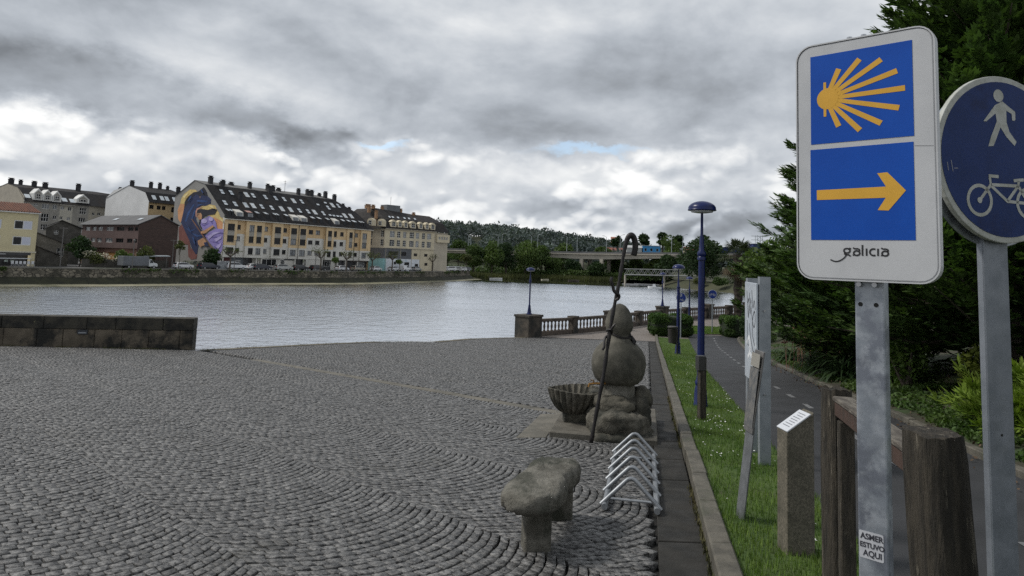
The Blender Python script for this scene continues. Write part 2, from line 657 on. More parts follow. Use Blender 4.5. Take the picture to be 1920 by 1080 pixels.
def stone_verts(Q, near):
    n = len(Q)
    c = Q.mean(1, keepdims=True)
    al = ((Q[:, 1] + Q[:, 2]) - (Q[:, 0] + Q[:, 3]))[:, None] / 4      # half vector along the row
    ac = ((Q[:, 3] + Q[:, 2]) - (Q[:, 0] + Q[:, 1]))[:, None] / 4      # half vector across the rows
    sa, sb = 0.90 + rng.random((n, 1, 1)) * 0.045, 0.79 + rng.random((n, 1, 1)) * 0.08
    sgn_a = np.array([-1, 1, 1, -1.0])[None, :, None]
    sgn_b = np.array([-1, -1, 1, 1.0])[None, :, None]
    jit = (rng.random(Q.shape) - 0.5) * 0.011
    ring = lambda d: c + al * sgn_a * (sa - d) + ac * sgn_b * (sb - d * 1.2) + jit
    bot, top = ring(-0.005), ring(0.032)
    gzv = np.vectorize(gz)
    zc = gzv(c[:, :, 1])
    h = (rng.random((n, 1)) - 0.5) * 0.008
    tilt = (rng.random((n, 1, 2)) - 0.5) * 0.075
    zt = zc + h + ((top - c) * tilt).sum(-1) + (gzv(top[..., 1]) - zc)
    zb = gzv(bot[..., 1]) - 0.065 + np.zeros((n, 4))
    if near:
        mid = ring(0.0)
        zm = zt - 0.0045
        V = np.concatenate([np.dstack([bot, zb]), np.dstack([mid, zm]), np.dstack([top, zt])], 1)
        F = []
        for r in (0, 4):
            for i in range(4):
                j = (i + 1) % 4
                F.append((r + i, r + j, r + 4 + j, r + 4 + i))
        F.append((8, 9, 10, 11))
    else:
        V = np.concatenate([np.dstack([bot, zb]), np.dstack([top, zt])], 1)
        F = [(i, (i + 1) % 4, 4 + (i + 1) % 4, 4 + i) for i in range(4)] + [(4, 5, 6, 7)]
    return V, np.array(F)


def cobble_field():
    Q, ctr = make_cobbles()
    # orientation: make every quad counter-clockwise
    d1, d2 = Q[:, 1] - Q[:, 0], Q[:, 2] - Q[:, 0]
    cw = (d1[:, 0] * d2[:, 1] - d1[:, 1] * d2[:, 0]) < 0
    Q[cw] = Q[cw][:, ::-1]
    inv = np.array(cam.matrix_world.inverted())
    P = np.c_[ctr, [gz(v) for v in ctr[:, 1]], np.ones(len(ctr))] @ inv.T
    px, py = 960 + 1287 * P[:, 0] / -P[:, 2], 360 - 1287 * P[:, 1] / -P[:, 2]
    seen = (px > 0) & (px < 1245) & (py < 1075) & (py > 600)
    idx = np.where(seen)[0][:300]
    single = np.zeros(len(Q), bool)
    single[idx] = True
    tn = lambda n: np.clip(rng.normal(0.5, 0.23, n), 0, 1)
    V, F = stone_verts(Q[single], True)
    t = tn(len(V))
    for i in range(len(V)):
        me = npmesh('cobble', V[i], F, m_cob, np.full(12, t[i]))
        link('cobble', me, plaza)
    near = (~single) & (ctr[:, 1] < 15)
    far = (~single) & (ctr[:, 1] >= 15)
    VV, FF, TT, k = [], [], [], 0
    for msk, nr in ((near, True), (far, False)):
        V, F = stone_verts(Q[msk], nr)
        n, q = V.shape[:2]
        FF.append((F[None] + (np.arange(n) * q)[:, None, None] + k).reshape(-1, 4))
        VV.append(V.reshape(-1, 3))
        TT.append(np.repeat(tn(n), q))
        k += n * q
    me = npmesh('cobbles', np.concatenate(VV), np.concatenate(FF), m_cob, np.concatenate(TT))
    o = link('cobbles', me, plaza)
    o['kind'] = 'stuff'


cobble_field()

# granite band crossing the plaza, slab strip, kerb
m_slab = M('weathered_granite', (0.014, 0.0135, 0.0115), (0.030, 0.028, 0.024), 3.0, rough=0.75, spec=0.3, bump=0.4, bscale=25, c3=(0.06, 0.056, 0.046), s3=7.0, t3=(0.62, 0.72), bdist=0.01, tint=0.0, rvar=0.1)
m_band = M('pale_band_stone', (0.095, 0.088, 0.07), (0.145, 0.132, 0.105), 3.0, rough=0.75, bump=0.3, bscale=25, c3=(0.055, 0.052, 0.04), s3=1.5)
D2, N2 = Vector((0.7071, -0.7071, 0)), Vector((0.7071, 0.7071, 0))


def ground_slab(parent, name, pts, top, mat, depth=0.12, bev=0.006):
    """flat stone: outline pts in plan, its top following the ground plus 'top'"""
    bb = MB()
    k = len(pts)
    for dz in (-depth, 0):
        for (x, y) in pts:
            bb.v.append((x, y, gz(y) + top + dz))
    bb.f = [tuple(range(k, 2 * k)), tuple(reversed(range(k)))] + [(i, (i + 1) % k, k + (i + 1) % k, k + i) for i in range(k)]
    bb.m = [0] * len(bb.f)
    return bb.build(name, mat, parent, bevel=bev)


a = -18.6
while a < -6.6:
    ln = random.uniform(0.8, 1.25)
    p = [N2 * 8.78 + D2 * a, N2 * 8.78 + D2 * (a + ln - 0.012), N2 * 9.02 + D2 * (a + ln - 0.012), N2 * 9.02 + D2 * a]
    p = [(q - N2 * 0.12) for q in p]
    cx = p[0].x
    if left_x(p[0].y) < cx < 1.0:
        ground_slab(plaza, 'band_stone', [(q.x, q.y) for q in p], random.uniform(-0.003, 0.004), m_band)
    a += ln
y = -2.0
while y < 41:
    ln = random.uniform(0.75, 1.15)
    yy = min(y + ln - 0.015, 41)
    ground_slab(plaza, 'paving_slab', [(strip_x(y), y), (kerb_x(y) - 0.012, y), (kerb_x(yy) - 0.012, yy), (strip_x(yy), yy)], random.uniform(-0.004, 0.006), m_slab)
    y += ln
m_kerb = M('kerb_granite', (0.065, 0.06, 0.047), (0.115, 0.105, 0.083), 5.0, rough=0.75, bump=0.6, bscale=30, c3=(0.06, 0.062, 0.04), s3=2.0, t3=(0.5, 0.7), bdist=0.012)
y = -2.0
while y < 41.5:
    ln = random.uniform(0.9, 1.2)
    yy = y + ln - 0.014
    dx = random.uniform(-0.006, 0.006)
    ground_slab(plaza, 'kerb_stone', [(kerb_x(y) + dx, y), (kerb_x(y) + 0.15 + dx, y), (kerb_x(yy) + 0.15 + dx, yy), (kerb_x(yy) + dx, yy)], 0.13 + random.uniform(-0.006, 0.006), m_kerb, 0.3, 0.012)
    y += ln

# lawn strip, cycle path, planting bed, promenade
m_soil = M('soil', (0.035, 0.028, 0.018), (0.06, 0.05, 0.03), 3.0, rough=0.95, c3=(0.03, 0.045, 0.012), s3=1.5, t3=(0.4, 0.6))
m_turf = M('turf', (0.04, 0.075, 0.012), (0.065, 0.105, 0.018), 2.0, rough=0.95, c3=(0.05, 0.045, 0.02), s3=0.9, bump=0.5, bscale=60)
strip_sheet('lawn', frange(-2, 41.5, 0.8), lambda y: kerb_x(y) + 0.14, lambda y: path_x(y) + 0.03, lambda x, y: gz(y) + 0.085 - 0.06 * max(0, min(1, (x - kerb_x(y) - 0.14) / 0.95)), m_turf, 3, kind='structure')
m_asph = M('asphalt', (0.020, 0.021, 0.023), (0.029, 0.030, 0.033), 1.2, rough=0.75, bump=0.5, bscale=160, c3=(0.020, 0.021, 0.022), s3=0.5, bdist=0.006, rvar=0.08)
strip_sheet('cycle_path', frange(-4, 44.6, 0.8), path_x, lambda y: bed_x(y) - 0.13, lambda x, y: gz(y) + 0.022 + 0.0008 * (x > 0), m_asph, 2, kind='structure')
m_paint = M('worn_road_paint', (0.20, 0.205, 0.21), (0.11, 0.112, 0.116), 9.0, rough=0.7, lo=0.3, hi=0.62)
cyc = bpy.data.objects['cycle_path']
y = 1.6
while y < 43:
    ln = 0.62
    q = []
    mx = lambda v: path_x(v) * 0.50 + bed_x(v) * 0.50 + 0.02
    for (yy, s) in ((y, -0.05), (y, 0.05), (y + ln, 0.05), (y + ln, -0.05)):
        q.append((mx(yy) + s, yy, gz(yy) + 0.028))
    MB().poly(q).build('lane_dash', m_paint, cyc)
    y += 1.62
m_pave = M('promenade_pavers', (0.135, 0.115, 0.10), (0.19, 0.165, 0.145), 6.0, rough=0.8, c3=(0.10, 0.09, 0.08), s3=0.5, bump=0.3, bscale=40)
BAL = [(1.2, 39.3), (6.9, 46.3), (12.0, 53.9), (17.2, 59.7), (22.6, 65.3), (29.5, 70.5), (38, 74.5)]
bal_x = lambda y: interp([(p[1], p[0]) for p in BAL], y)
strip_sheet('promenade', frange(39.2, 74, 0.9), lambda y: bal_x(y) - 0.2, lambda y: max(bed_x(y) + 1.5, kerb_x(min(y, 41)) + 3.5), lambda x, y: gz(y) + 0.004, m_pave, 2, kind='structure')
BEDSLOPE = lambda x, y: gz(y) + 0.10 + 0.11 * min(14, max(0, x - bed_x(y))) + 0.10 * math.sin(x * 1.3 + y * 0.7) * min(1, max(0, x - bed_x(y) - 0.3))
m_bedsoil = M('bed_soil', (0.030, 0.026, 0.016), (0.05, 0.045, 0.025), 2.5, rough=0.95, c3=(0.028, 0.05, 0.012), s3=0.8, t3=(0.42, 0.58), bump=0.6, bscale=20)
strip_sheet('planting_bed', frange(-4, 66, 0.9), lambda y: bed_x(y), lambda y: bed_x(y) + 45, BEDSLOPE, m_bedsoil, 40, kind='structure')
bedo = bpy.data.objects['planting_bed']
y = -1.0
while y < 46:
    ln = 0.95 if y < 40 else 0.7
    yy = y + ln - 0.02
    ground_slab(bedo, 'kerb_stone', [(bed_x(y) - 0.13, y), (bed_x(y), y), (bed_x(yy), yy), (bed_x(yy) - 0.13, yy)], 0.115 + random.uniform(-0.008, 0.008), m_kerb, 0.3, 0.012)
    y += ln

# small lawn beyond the path, beside the two distant round signs
b = MB()
lp = [(11.9, 44.9), (15.3, 45.6), (16.9, 50.3), (12.9, 51.2)]
b.poly([(x, y, gz(y) + 0.05) for x, y in lp])
b.build('far_lawn', m_turf, kind='structure')

# river wall under the plaza edge and promenade
m_rw = M('river_wall_stone', (0.12, 0.105, 0.085), (0.19, 0.17, 0.14), 2.0, rough=0.85, bump=0.5, bscale=6, c3=(0.04, 0.045, 0.03), s3=0.7)
b = MB()
line = [(-60, 12.2), (-26, 18.8), (-9.87, 21.98)] + [(x, y) for y, x in EDGE[1:]] + [(x - 0.25, y + 0.2) for x, y in BAL]
for i in range(len(line) - 1):
    (x0, y0), (x1, y1) = line[i], line[i + 1]
    b.poly([(x0, y0 + 0.02, -7), (x0, y0 + 0.02, gz(y0) - 0.02), (x1, y1 + 0.02, gz(y1) - 0.02), (x1, y1 + 0.02, -7)])
b.build('river_wall', m_rw, kind='structure')
# earthy coping along the open plaza edge
m_cope = M('edge_earth', (0.15, 0.13, 0.095), (0.10, 0.09, 0.06), 2.0, rough=0.9, c3=(0.05, 0.06, 0.02), s3=1.2)
strip_sheet('edge_coping', frange(21.9, 39.0, 0.6), left_x, lambda y: left_x(y) + 0.42, lambda x, y: gz(y) + 0.014, m_cope, 1, kind='structure')

# ---- grass blades ----
m_blade = M('grass_blade', (0.065, 0.125, 0.015), (0.115, 0.175, 0.028), 1.3, rough=0.75, tint=0.45, trans=0.25)


def blades(name, xy, z, hmin, hmax, wid, mat, lean=0.5):
    n = len(xy)
    h = rng.uniform(hmin, hmax, n)
    az = rng.uniform(0, 2 * np.pi, n)
    ln = rng.uniform(0, lean, n) * h
    w = wid * rng.uniform(0.7, 1.3, n)
    d = np.c_[np.cos(az), np.sin(az)]
    e = np.c_[-np.sin(az), np.cos(az)]
    B = np.c_[xy, z]
    V = np.empty((n, 3, 3))
    V[:, 0] = B
    V[:, 0, :2] -= e * w[:, None]
    V[:, 1] = B
    V[:, 1, :2] += e * w[:, None]
    V[:, 2] = B
    V[:, 2, :2] += d * ln[:, None]
    V[:, 2, 2] += h
    F = np.arange(n * 3).reshape(n, 3)
    return npmesh(name, V.reshape(-1, 3), F, mat, np.repeat(rng.random(n), 3))


def lawn_points(n, y0, y1, pw):
    y = y0 + (y1 - y0) * rng.random(n) ** pw
    f = rng.random(n)
    x0 = kerb_x(y) + 0.13
    x1 = np.array([path_x(v) for v in y]) + 0.05
    x = x0 + (x1 - x0) * f
    z = np.array([gz(v) for v in y]) + 0.08 - 0.06 * np.clip((x - x0) / 0.95, 0, 1)
    return np.c_[x, y], z


xy, z = lawn_points(90000, 2.2, 41.4, 1.7)
patch = np.array([mnoise.noise(Vector((p[0] * 1.1, p[1] * 1.1, 3))) for p in xy])
kp = rng.random(len(xy)) < 0.75 + 0.6 * patch
me = blades('grass', xy[kp], z[kp] - 0.01, 0.025, 0.085, 0.0045, m_blade)
tag(link('grass', me), 'short green grass in the strip between kerb and cycle path', 'grass', kind='stuff')
xy, z = lawn_points(1500, 3.0, 10, 1.0)
kp = [random.random() < 0.5 and (abs(p[0] - kerb_x(p[1]) - 0.25) < 0.3 or p[1] > 5) for p in xy]
# tiny daisies
m_daisy = M('daisy_petals', (0.75, 0.75, 0.72), rough=0.7)
b = MB()
for _ in range(520):
    y = random.uniform(4.4, 15.5) if random.random() < .8 else random.uniform(15, 25)
    x = kerb_x(y) + 0.2 + (path_x(y) - kerb_x(y) - 0.2) * random.random()
    if mnoise.noise(Vector((x * 1.6, y * 0.9, 9))) < -0.02:
        continue
    zz, r, n = gz(y) + random.uniform(0.07, 0.12), random.uniform(0.007, 0.012), 6
    tx, ty = random.uniform(-.4, .4), random.uniform(-.4, .4)
    b.poly([(x + r * math.cos(k * 2 * math.pi / n), y + r * math.sin(k * 2 * math.pi / n), zz + r * (tx * math.cos(k) + ty * math.sin(k))) for k in range(n)])
b.build('daisies', m_daisy, label='tiny white daisies scattered through the grass strip', cat='daisies', kind='stuff')
n = 7000
u, v = rng.random(n), rng.random(n)
A, B_, C_, D_ = [np.array(p) for p in lp]
xy = ((A * (1 - u[:, None]) + B_ * u[:, None]) * (1 - v[:, None]) + (D_ * (1 - u[:, None]) + C_ * u[:, None]) * v[:, None])
me = blades('grass', xy, np.full(n, gz(47) + 0.045), 0.05, 0.11, 0.012, m_blade)
tag(link('grass', me), 'bright grass of the small lawn under the far bicycle sign', 'grass', kind='stuff')
# low weeds and moss along the coping and at kerbs
pts = []
for _ in range(2600):
    y = random.uniform(21.9, 38.8)
    pts.append((left_x(y) + abs(random.gauss(0.05, 0.12)), y))
for _ in range(1800):
    y = random.uniform(3, 14)
    pts.append((kerb_x(y) - 0.015 + random.gauss(0, 0.012), y))
for _ in range(1500):
    x = random.uniform(-15, -9.9)
    y = 21.98 - (-9.87 - x) / 5.126 - 0.03
    pts.append((x, y - abs(random.gauss(0.0, 0.12))))
pts = np.array(pts)
zz = np.array([gz(v) for v in pts[:, 1]]) - 0.01
kp = np.array([mnoise.noise(Vector((p[0] * .9, p[1] * .9, 1))) > -0.05 for p in pts])
m_weed = M('dry_weeds', (0.05, 0.06, 0.018), (0.12, 0.10, 0.045), 0.8, rough=0.9, tint=0.3)
me = blades('weeds', pts[kp], zz[kp], 0.02, 0.07, 0.008, m_weed)
tag(link('weeds', me), 'sparse weeds in the joints along wall foot and plaza edge', 'weeds', kind='stuff')

# ---- low stone wall on the left of the plaza ----
m_wall = M('dark_stained_stone', (0.085, 0.07, 0.05), (0.15, 0.125, 0.092), 1.6, rough=0.85, bump=0.6, bscale=18, c3=(0.016, 0.016, 0.014), s3=1.3, t3=(0.42, 0.6), bdist=0.02)
m_wall2 = M('black_lichen_coping', (0.018, 0.018, 0.016), (0.055, 0.05, 0.038), 3.2, rough=0.9, bump=0.6, bscale=18, c3=(0.28, 0.27, 0.14), s3=3.2, t3=(0.66, 0.74), bdist=0.02)
wl = empty('stone_wall', (-9.87, 21.98, gz(21.9)))
tag(wl, 'low dark stained stone block wall ending at the water', 'wall', kind='thing')
wp, wt, wn = Vector((-9.87, 21.98, 0)), Vector((-0.9815, -0.1914, 0)), Vector((-0.1914, 0.9815, 0))


def wall_run(joints, z0, z1, thick, mat, name, proud=0.0):
    for i in range(len(joints) - 1):
        u0, u1 = joints[i] + 0.006, joints[i + 1] - 0.006
        pr = proud + random.uniform(-0.008, 0.008)
        bb = MB().obox(wp + wt * u0 - wn * pr + Vector((0, 0, z0)), wt * (u1 - u0), wn * (thick + 2 * pr), (0, 0, z1 - z0))
        bb.build(name, mat, wl, bevel=0.012)


k = 5.38 / 360
ext = [6.3, 7.2, 8.3, 9.4, 10.4, 11.5, 12.6]
zb = gz(21.4)
wall_run([0.0] + [(360 - x) * k for x in (334, 274, 222.5, 171, 112, 64.5, 4)] + ext, zb - 0.3, zb + 0.55, 0.5, m_wall, 'stone_block')
wall_run([0.0] + [(360 - x) * k for x in (300, 209.5, 155, 75)] + [5.4, 6.6, 7.8, 9.0, 10.2, 11.6], zb + 0.556, zb + 0.93, 0.5, m_wall2, 'coping_block', 0.012)
b = MB()
b.obox(wp + wt * 3.02 - wn * 0.03 + Vector((0, 0, zb + 0.40)), wt * 0.28, wn * 0.04, (0, 0, 0.13))
b.build('plaque', M('plaque_slate', (0.03, 0.035, 0.045), rough=0.5), wl, label='small dark plaque with a pale line fixed to the wall')
b = MB()
b.obox(wp + wt * 3.05 - wn * 0.034 + Vector((0, 0, zb + 0.43)), wt * 0.22, wn * 0.008, (0, 0, 0.03))
b.build('plaque_line', M('plaque_pale', (0.3, 0.32, 0.34), rough=0.5), bpy.data.objects['plaque'])

# ---- balustrade along the promenade ----
m_bal = M('balustrade_concrete', (0.07, 0.054, 0.043), (0.12, 0.096, 0.075), 2.5, rough=0.85, bump=0.4, bscale=14, c3=(0.035, 0.033, 0.028), s3=1.6, t3=(0.45, 0.66))
m_balp = M('balustrade_pier_dark', (0.045, 0.038, 0.030), (0.09, 0.076, 0.06), 2.0, rough=0.9, bump=0.4, bscale=14, c3=(0.025, 0.025, 0.022), s3=1.3, t3=(0.42, 0.62))
bal = empty('balustrade', (1.2, 39.3, gz(39.3)))
tag(bal, 'dark concrete balustrade of pierced bays and piers along the water', 'balustrade')
prof = [(0.062, 0.0), (0.062, 0.05), (0.035, 0.08), (0.055, 0.18), (0.062, 0.26), (0.045, 0.36), (0.033, 0.43), (0.06, 0.47), (0.06, 0.52)]
bmesh_b = MB().lathe(prof, 8).mesh('baluster', m_bal, smooth=True)


def pier(x, y, w, h, rz, name):
    z = gz(y)
    bb = MB()
    bb.box((x, y, z + h / 2 - 0.05), (w, w * 0.8, h + 0.1 - 0.12), rz=rz)
    bb.box((x, y, z + h - 0.06), (w + 0.1, w * 0.8 + 0.1, 0.12), rz=rz)
    bb.build(name, m_balp, bal, bevel=0.015)


for i in range(len(BAL) - 1):
    P, Q = Vector((*BAL[i], 0)), Vector((*BAL[i + 1], 0))
    d = Q - P
    L = d.length
    d.normalize()
    nrm = Vector((-d.y, d.x, 0))
    rz = math.atan2(d.y, d.x)
    pier(P.x, P.y, 1.25 if i == 0 else 0.85, 1.24, rz, 'pedestal')
    mid = (P + Q) / 2
    pier(mid.x, mid.y, 0.5, 1.06, rz, 'pier')
    for (s0, s1) in ((0.6 if i == 0 else 0.42, L / 2 - 0.25), (L / 2 + 0.25, L - 0.42)):
        A, B_ = P + d * s0, P + d * s1
        za, zb2 = gz(A.y), gz(B_.y)
        for nm, h0, hh, th in (('plinth_beam', -0.1, 0.36, 0.26), ('handrail', 0.80, 0.17, 0.30)):
            MB().obox(A - nrm * th / 2 + Vector((0, 0, za + h0)), B_ - A + Vector((0, 0, zb2 - za)), nrm * th, (0, 0, hh)).build(nm, m_bal, bal, bevel=0.02)
        nb = 10
        for q in range(nb):
            p = A + (B_ - A) * ((q + 0.5) / nb)
            o = link('baluster', bmesh_b, bal)
            o.location = (p.x, p.y, za + (zb2 - za) * (q + .5) / nb + 0.262)
            o.scale = (1.15, 1.15, 1.04)
# ================================================================== FOREGROUND THINGS
UP = Vector((0, 0, 1))
m_white = M('sign_white', (0.50, 0.51, 0.525), (0.45, 0.46, 0.475), 6.0, rough=0.35, bump=0.02, bscale=300)
m_blue = M('sign_blue', (0.003, 0.062, 0.36), (0.004, 0.072, 0.40), 5.0, rough=0.4, spec=0.25)
m_yel = M('sign_yellow', (0.66, 0.36, 0.035), (0.60, 0.33, 0.03), 8.0, rough=0.4)
m_black = M('print_black', (0.012, 0.012, 0.014), rough=0.5)
m_galv = M('galvanised_steel', (0.27, 0.30, 0.34), (0.38, 0.41, 0.45), 14.0, rough=0.42, metal=0.55, c3=(0.20, 0.22, 0.26), s3=6.0, t3=(0.5, 0.6), lo=0.4, hi=0.6, rvar=0.1)
m_bolt = M('bolt_steel', (0.45, 0.46, 0.48), rough=0.3, metal=0.9)
m_hole = M('dark_hole', (0.008, 0.008, 0.008), rough=0.9)


class Frame:
    """a vertical plane with origin o (xy), direction t (xy) and outward normal w = t x z"""
    def __init__(s, o, t):
        s.o = Vector((o[0], o[1], 0))
        s.t = Vector((t[0], t[1], 0)).normalized()
        s.w = s.t.cross(UP)

    def p(s, u, v, w=0.0):
        return s.o + s.t * u + UP * v + s.w * w

    def flat(s, pts, w, d, mb=None, m=0):
        mb = mb or MB()
        return mb.prism(pts, s.p(0, 0, w), s.t, UP, s.w, d, m)


def rrect(u0, u1, v0, v1, r, n=6):
    pts = []
    for (cx, cy, a0) in ((u1 - r, v0 + r, -90), (u1 - r, v1 - r, 0), (u0 + r, v1 - r, 90), (u0 + r, v0 + r, 180)):
        for i in range(n + 1):
            a = R(a0 + 90 * i / n)
            pts.append((cx + r * math.cos(a), cy + r * math.sin(a)))
    return pts


def circle(cx, cy, r, n=48):
    return [(cx + r * math.cos(2 * math.pi * i / n), cy + r * math.sin(2 * math.pi * i / n)) for i in range(n)]


def ribbon(pts, wd, closed=False):
    """polyline -> list of quads (a,b outline) of a stroke"""
    P = [Vector(p) for p in pts]
    n = len(P)
    Lf, Rt = [], []
    for i in range(n):
        if closed:
            a, c = P[(i - 1) % n], P[(i + 1) % n]
        else:
            a, c = P[max(0, i - 1)], P[min(n - 1, i + 1)]
        d = (c - a).normalized()
        nn = Vector((-d.y, d.x))
        w = wd[i] if hasattr(wd, '__len__') else wd
        Lf.append(P[i] + nn * w / 2)
        Rt.append(P[i] - nn * w / 2)
    out = []
    for i in range(n if closed else n - 1):
        j = (i + 1) % n
        out.append([tuple(Rt[i]), tuple(Rt[j]), tuple(Lf[j]), tuple(Lf[i])])
    return out


def arcpts(cx, cy, rx, ry, a0, a1, n=16):
    return [(cx + rx * math.cos(R(a0 + (a1 - a0) * i / n)), cy + ry * math.sin(R(a0 + (a1 - a0) * i / n))) for i in range(n + 1)]


def smoothpts(pts, k=5):
    """Catmull-Rom through pts"""
    P = [Vector(p) for p in pts]
    P = [P[0] * 2 - P[1]] + P + [P[-1] * 2 - P[-2]]
    out = []
    for i in range(1, len(P) - 2):
        for j in range(k):
            t = j / k
            out.append(0.5 * ((2 * P[i]) + (P[i + 1] - P[i - 1]) * t + (2 * P[i - 1] - 5 * P[i] + 4 * P[i + 1] - P[i + 2]) * t * t
                              + (3 * P[i] - P[i - 1] - 3 * P[i + 1] + P[i + 2]) * t ** 3))
    out.append(P[-2])
    return [tuple(q) for q in out]


# ---- pilgrim-route sign ----
def route_sign():
    f = Frame((0.8887, 2.12), (0.7249, -0.6889))
    root = empty('route_sign', (0.99, 2.02, gz(2)))
    tag(root, 'tall white sign with yellow shell and arrow on blue, on galvanised post', 'sign')
    mb = MB()
    f.flat(rrect(0, 0.3755, 1.632, 2.352, 0.045), -0.030, 0.030, mb)
    pan = mb.build('panel', m_white, root, bevel=0.004, seg=2)
    mb = MB()
    for z0, z1 in ((1.628, 2.356),):
        pts = rrect(-0.004, 0.3795, z0, z1, 0.049)
        inn = rrect(0.0, 0.3755, z0 + .004, z1 - .004, 0.045)
        for i in range(len(pts)):
            j = (i + 1) % len(pts)
            for wa, wb in ((-0.032, 0.002),):
                A, B_, C_, D_ = f.p(*pts[i], wa), f.p(*pts[j], wa), f.p(*pts[j], wb), f.p(*pts[i], wb)
                mb.poly([A, B_, C_, D_])
                mb.poly([D_, C_, f.p(*inn[j], wb), f.p(*inn[i], wb)])
    mb.build('rim', m_white, pan)
    up = f.flat([(0.041, 2.0412), (0.323, 2.0412), (0.323, 2.318), (0.041, 2.318)], 0.0003, 0.0008).build('blue_field', m_blue, root, label='upper blue field with the yellow shell')
    lo = f.flat([(0.039, 1.748), (0.321, 1.748), (0.321, 2.0245), (0.039, 2.0245)], 0.0003, 0.0008).build('blue_field', m_blue, root, label='lower blue field with the yellow arrow')
    mb = MB()
    hub = (0.0862, 2.1795)
    for e in ((0.1249, 2.2669), (0.1836, 2.2868), (0.2426, 2.2755), (0.2838, 2.2345), (0.3031, 2.1812), (0.2868, 2.1256), (0.2394, 2.0862), (0.1821, 2.0716), (0.1229, 2.0895)):
        d = Vector(e) - Vector(hub)
        e2 = Vector(hub) + d * 1.0
        s = Vector(hub) + d.normalized() * 0.012
        for q in ribbon([tuple(s), tuple(e2)], [0.0115, 0.0162]):
            f.flat(q, 0.0012, 0.0006, mb)
    f.flat([(0.0795, 2.1243), (0.0875, 2.1243), (0.0875, 2.2311), (0.0795, 2.2311)], 0.0012, 0.0007, mb)
    body = arcpts(0.094, 2.1785, 0.034, 0.034, 105, 255, 14) + [(0.100, 2.148), (0.113, 2.157), (0.121, 2.17), (0.123, 2.181), (0.120, 2.193), (0.112, 2.205), (0.100, 2.2125)]
    f.flat(body, 0.0012, 0.0008, mb)
    mb.build('shell_emblem', m_yel, up)
    mb = MB()
    f.flat([(0.0572, 1.8690), (0.2480, 1.8690), (0.2480, 1.9010), (0.0572, 1.8990)], 0.0012, 0.0006, mb)
    f.flat([(0.2262, 1.834), (0.2545, 1.832), (0.2998, 1.8878), (0.2532, 1.9421), (0.2266, 1.9407), (0.2483, 1.9024), (0.2477, 1.8687)], 0.0012, 0.00065, mb)
    mb.build('arrow', m_yel, lo)
    # word mark
    mb = MB()
    st = 0.0044

    def stroke(pts, w=st, closed=False):
        for q in ribbon(pts, w, closed):
            f.flat(q, 0.0003, 0.0007, mb)
    stroke(arcpts(0.1410, 1.7165, 0.0084, 0.0066, 0, 360, 24)[:-1], st, True)
    stroke([(0.1452, 1.7214), (0.1487, 1.7232), (0.1522, 1.7226)])
    stroke(smoothpts([(0.1372, 1.7108), (0.1350, 1.7085), (0.1362, 1.7055), (0.1425, 1.7047), (0.1470, 1.7038), (0.1508, 1.7005)]))
    stroke(smoothpts([(0.1400, 1.7048), (0.1350, 1.6975), (0.1276, 1.6908), (0.1166, 1.6852), (0.1056, 1.6848), (0.0946, 1.6894)]), 0.0036)
    for dx in (0.0, 0.0754):
        stroke(smoothpts([(0.1581 + dx, 1.7255), (0.1625 + dx, 1.7228), (0.1700 + dx, 1.7226), (0.1748 + dx, 1.7205), (0.1752 + dx, 1.7170), (0.1725 + dx, 1.7150)]), 0.0042)
        stroke(arcpts(0.1678 + dx, 1.7100, 0.0082, 0.0066, 0, 360, 24)[:-1], st, True)
        stroke([(0.1566 + dx, 1.7040), (0.1625 + dx, 1.7046), (0.1660 + dx, 1.7040)], 0.0034)
    stroke([(0.1836, 1.7337), (0.1834, 1.7028)])
    stroke([(0.1944, 1.7237), (0.1945, 1.7030)])
    stroke(arcpts(0.2130, 1.7133, 0.0098, 0.0095, 62, 298, 18))
    stroke([(0.2248, 1.7236), (0.2246, 1.7030)])
    mb.build('word_mark', m_black, pan)
    # seam scratch and clamp bolts
    f.flat([(0.3236, 2.0125), (0.3700, 2.0085), (0.3700, 2.0093), (0.3236, 2.0137)], 0.0003, 0.0004).build('seam', M('seam_grey', (0.22, 0.22, 0.23), rough=0.6), pan)
    for u in (0.150, 0.190):
        MB().tube([f.p(u, 2.352, -0.02), f.p(u, 2.366, -0.02)], 0.008, 8).build('bolt', m_bolt, root, smooth=True)
    # post: hollow rectangular tube
    mb = MB()
    mb.obox(f.p(0.150, -0.5, -0.0335), f.t * 0.080, UP * 2.86, -f.w * 0.045)
    post = mb.build('post', m_galv, root, bevel=0.005, seg=2)
    for u in (0.166, 0.208):
        MB().tube([f.p(u + 0.0, 1.562, -0.0400), f.p(u + 0.0, 1.562, -0.0328)], 0.0065, 12).build('bolt_hole', m_hole, post)
        MB().tube([f.p(u + 0.0, 1.620, -0.034), f.p(u + 0.0, 1.620, -0.018)], 0.007, 10).build('bolt', m_bolt, post)
    stk = f.flat(rrect(0.1535, 0.2165, 0.853, 0.927, 0.004, 3), -0.0332, 0.0006).build('sticker', M('sticker_white', (0.50, 0.51, 0.54), (0.42, 0.43, 0.46), 40, rough=0.5), post)
    for i, (txt, u0, sz) in enumerate((('ASMER', 0.1570, 0.0195), ('ESTUVO', 0.1550, 0.0172), ('AQUI', 0.1635, 0.0200))):
        cu = bpy.data.curves.new('lettering', 'FONT')
        cu.body = txt
        cu.size = sz
        cu.extrude = 0.0003
        cu.offset = 0.00045
        cu.materials.append(M('sticker_ink', (0.03, 0.03, 0.04), rough=0.6))
        tmp = bpy.data.objects.new('lettering_curve', cu)
        me_ = bpy.data.meshes.new_from_object(tmp)
        bpy.data.objects.remove(tmp)
        o = bpy.data.objects.new('lettering', me_)
        COL.objects.link(o)
        mw = Matrix((f.t, UP, f.w)).transposed().to_4x4()
        mw.translation = f.p(u0, 0.906 - 0.0225 * i, -0.0320)
        o.parent = stk
        o.matrix_parent_inverse = parent_inv(stk)
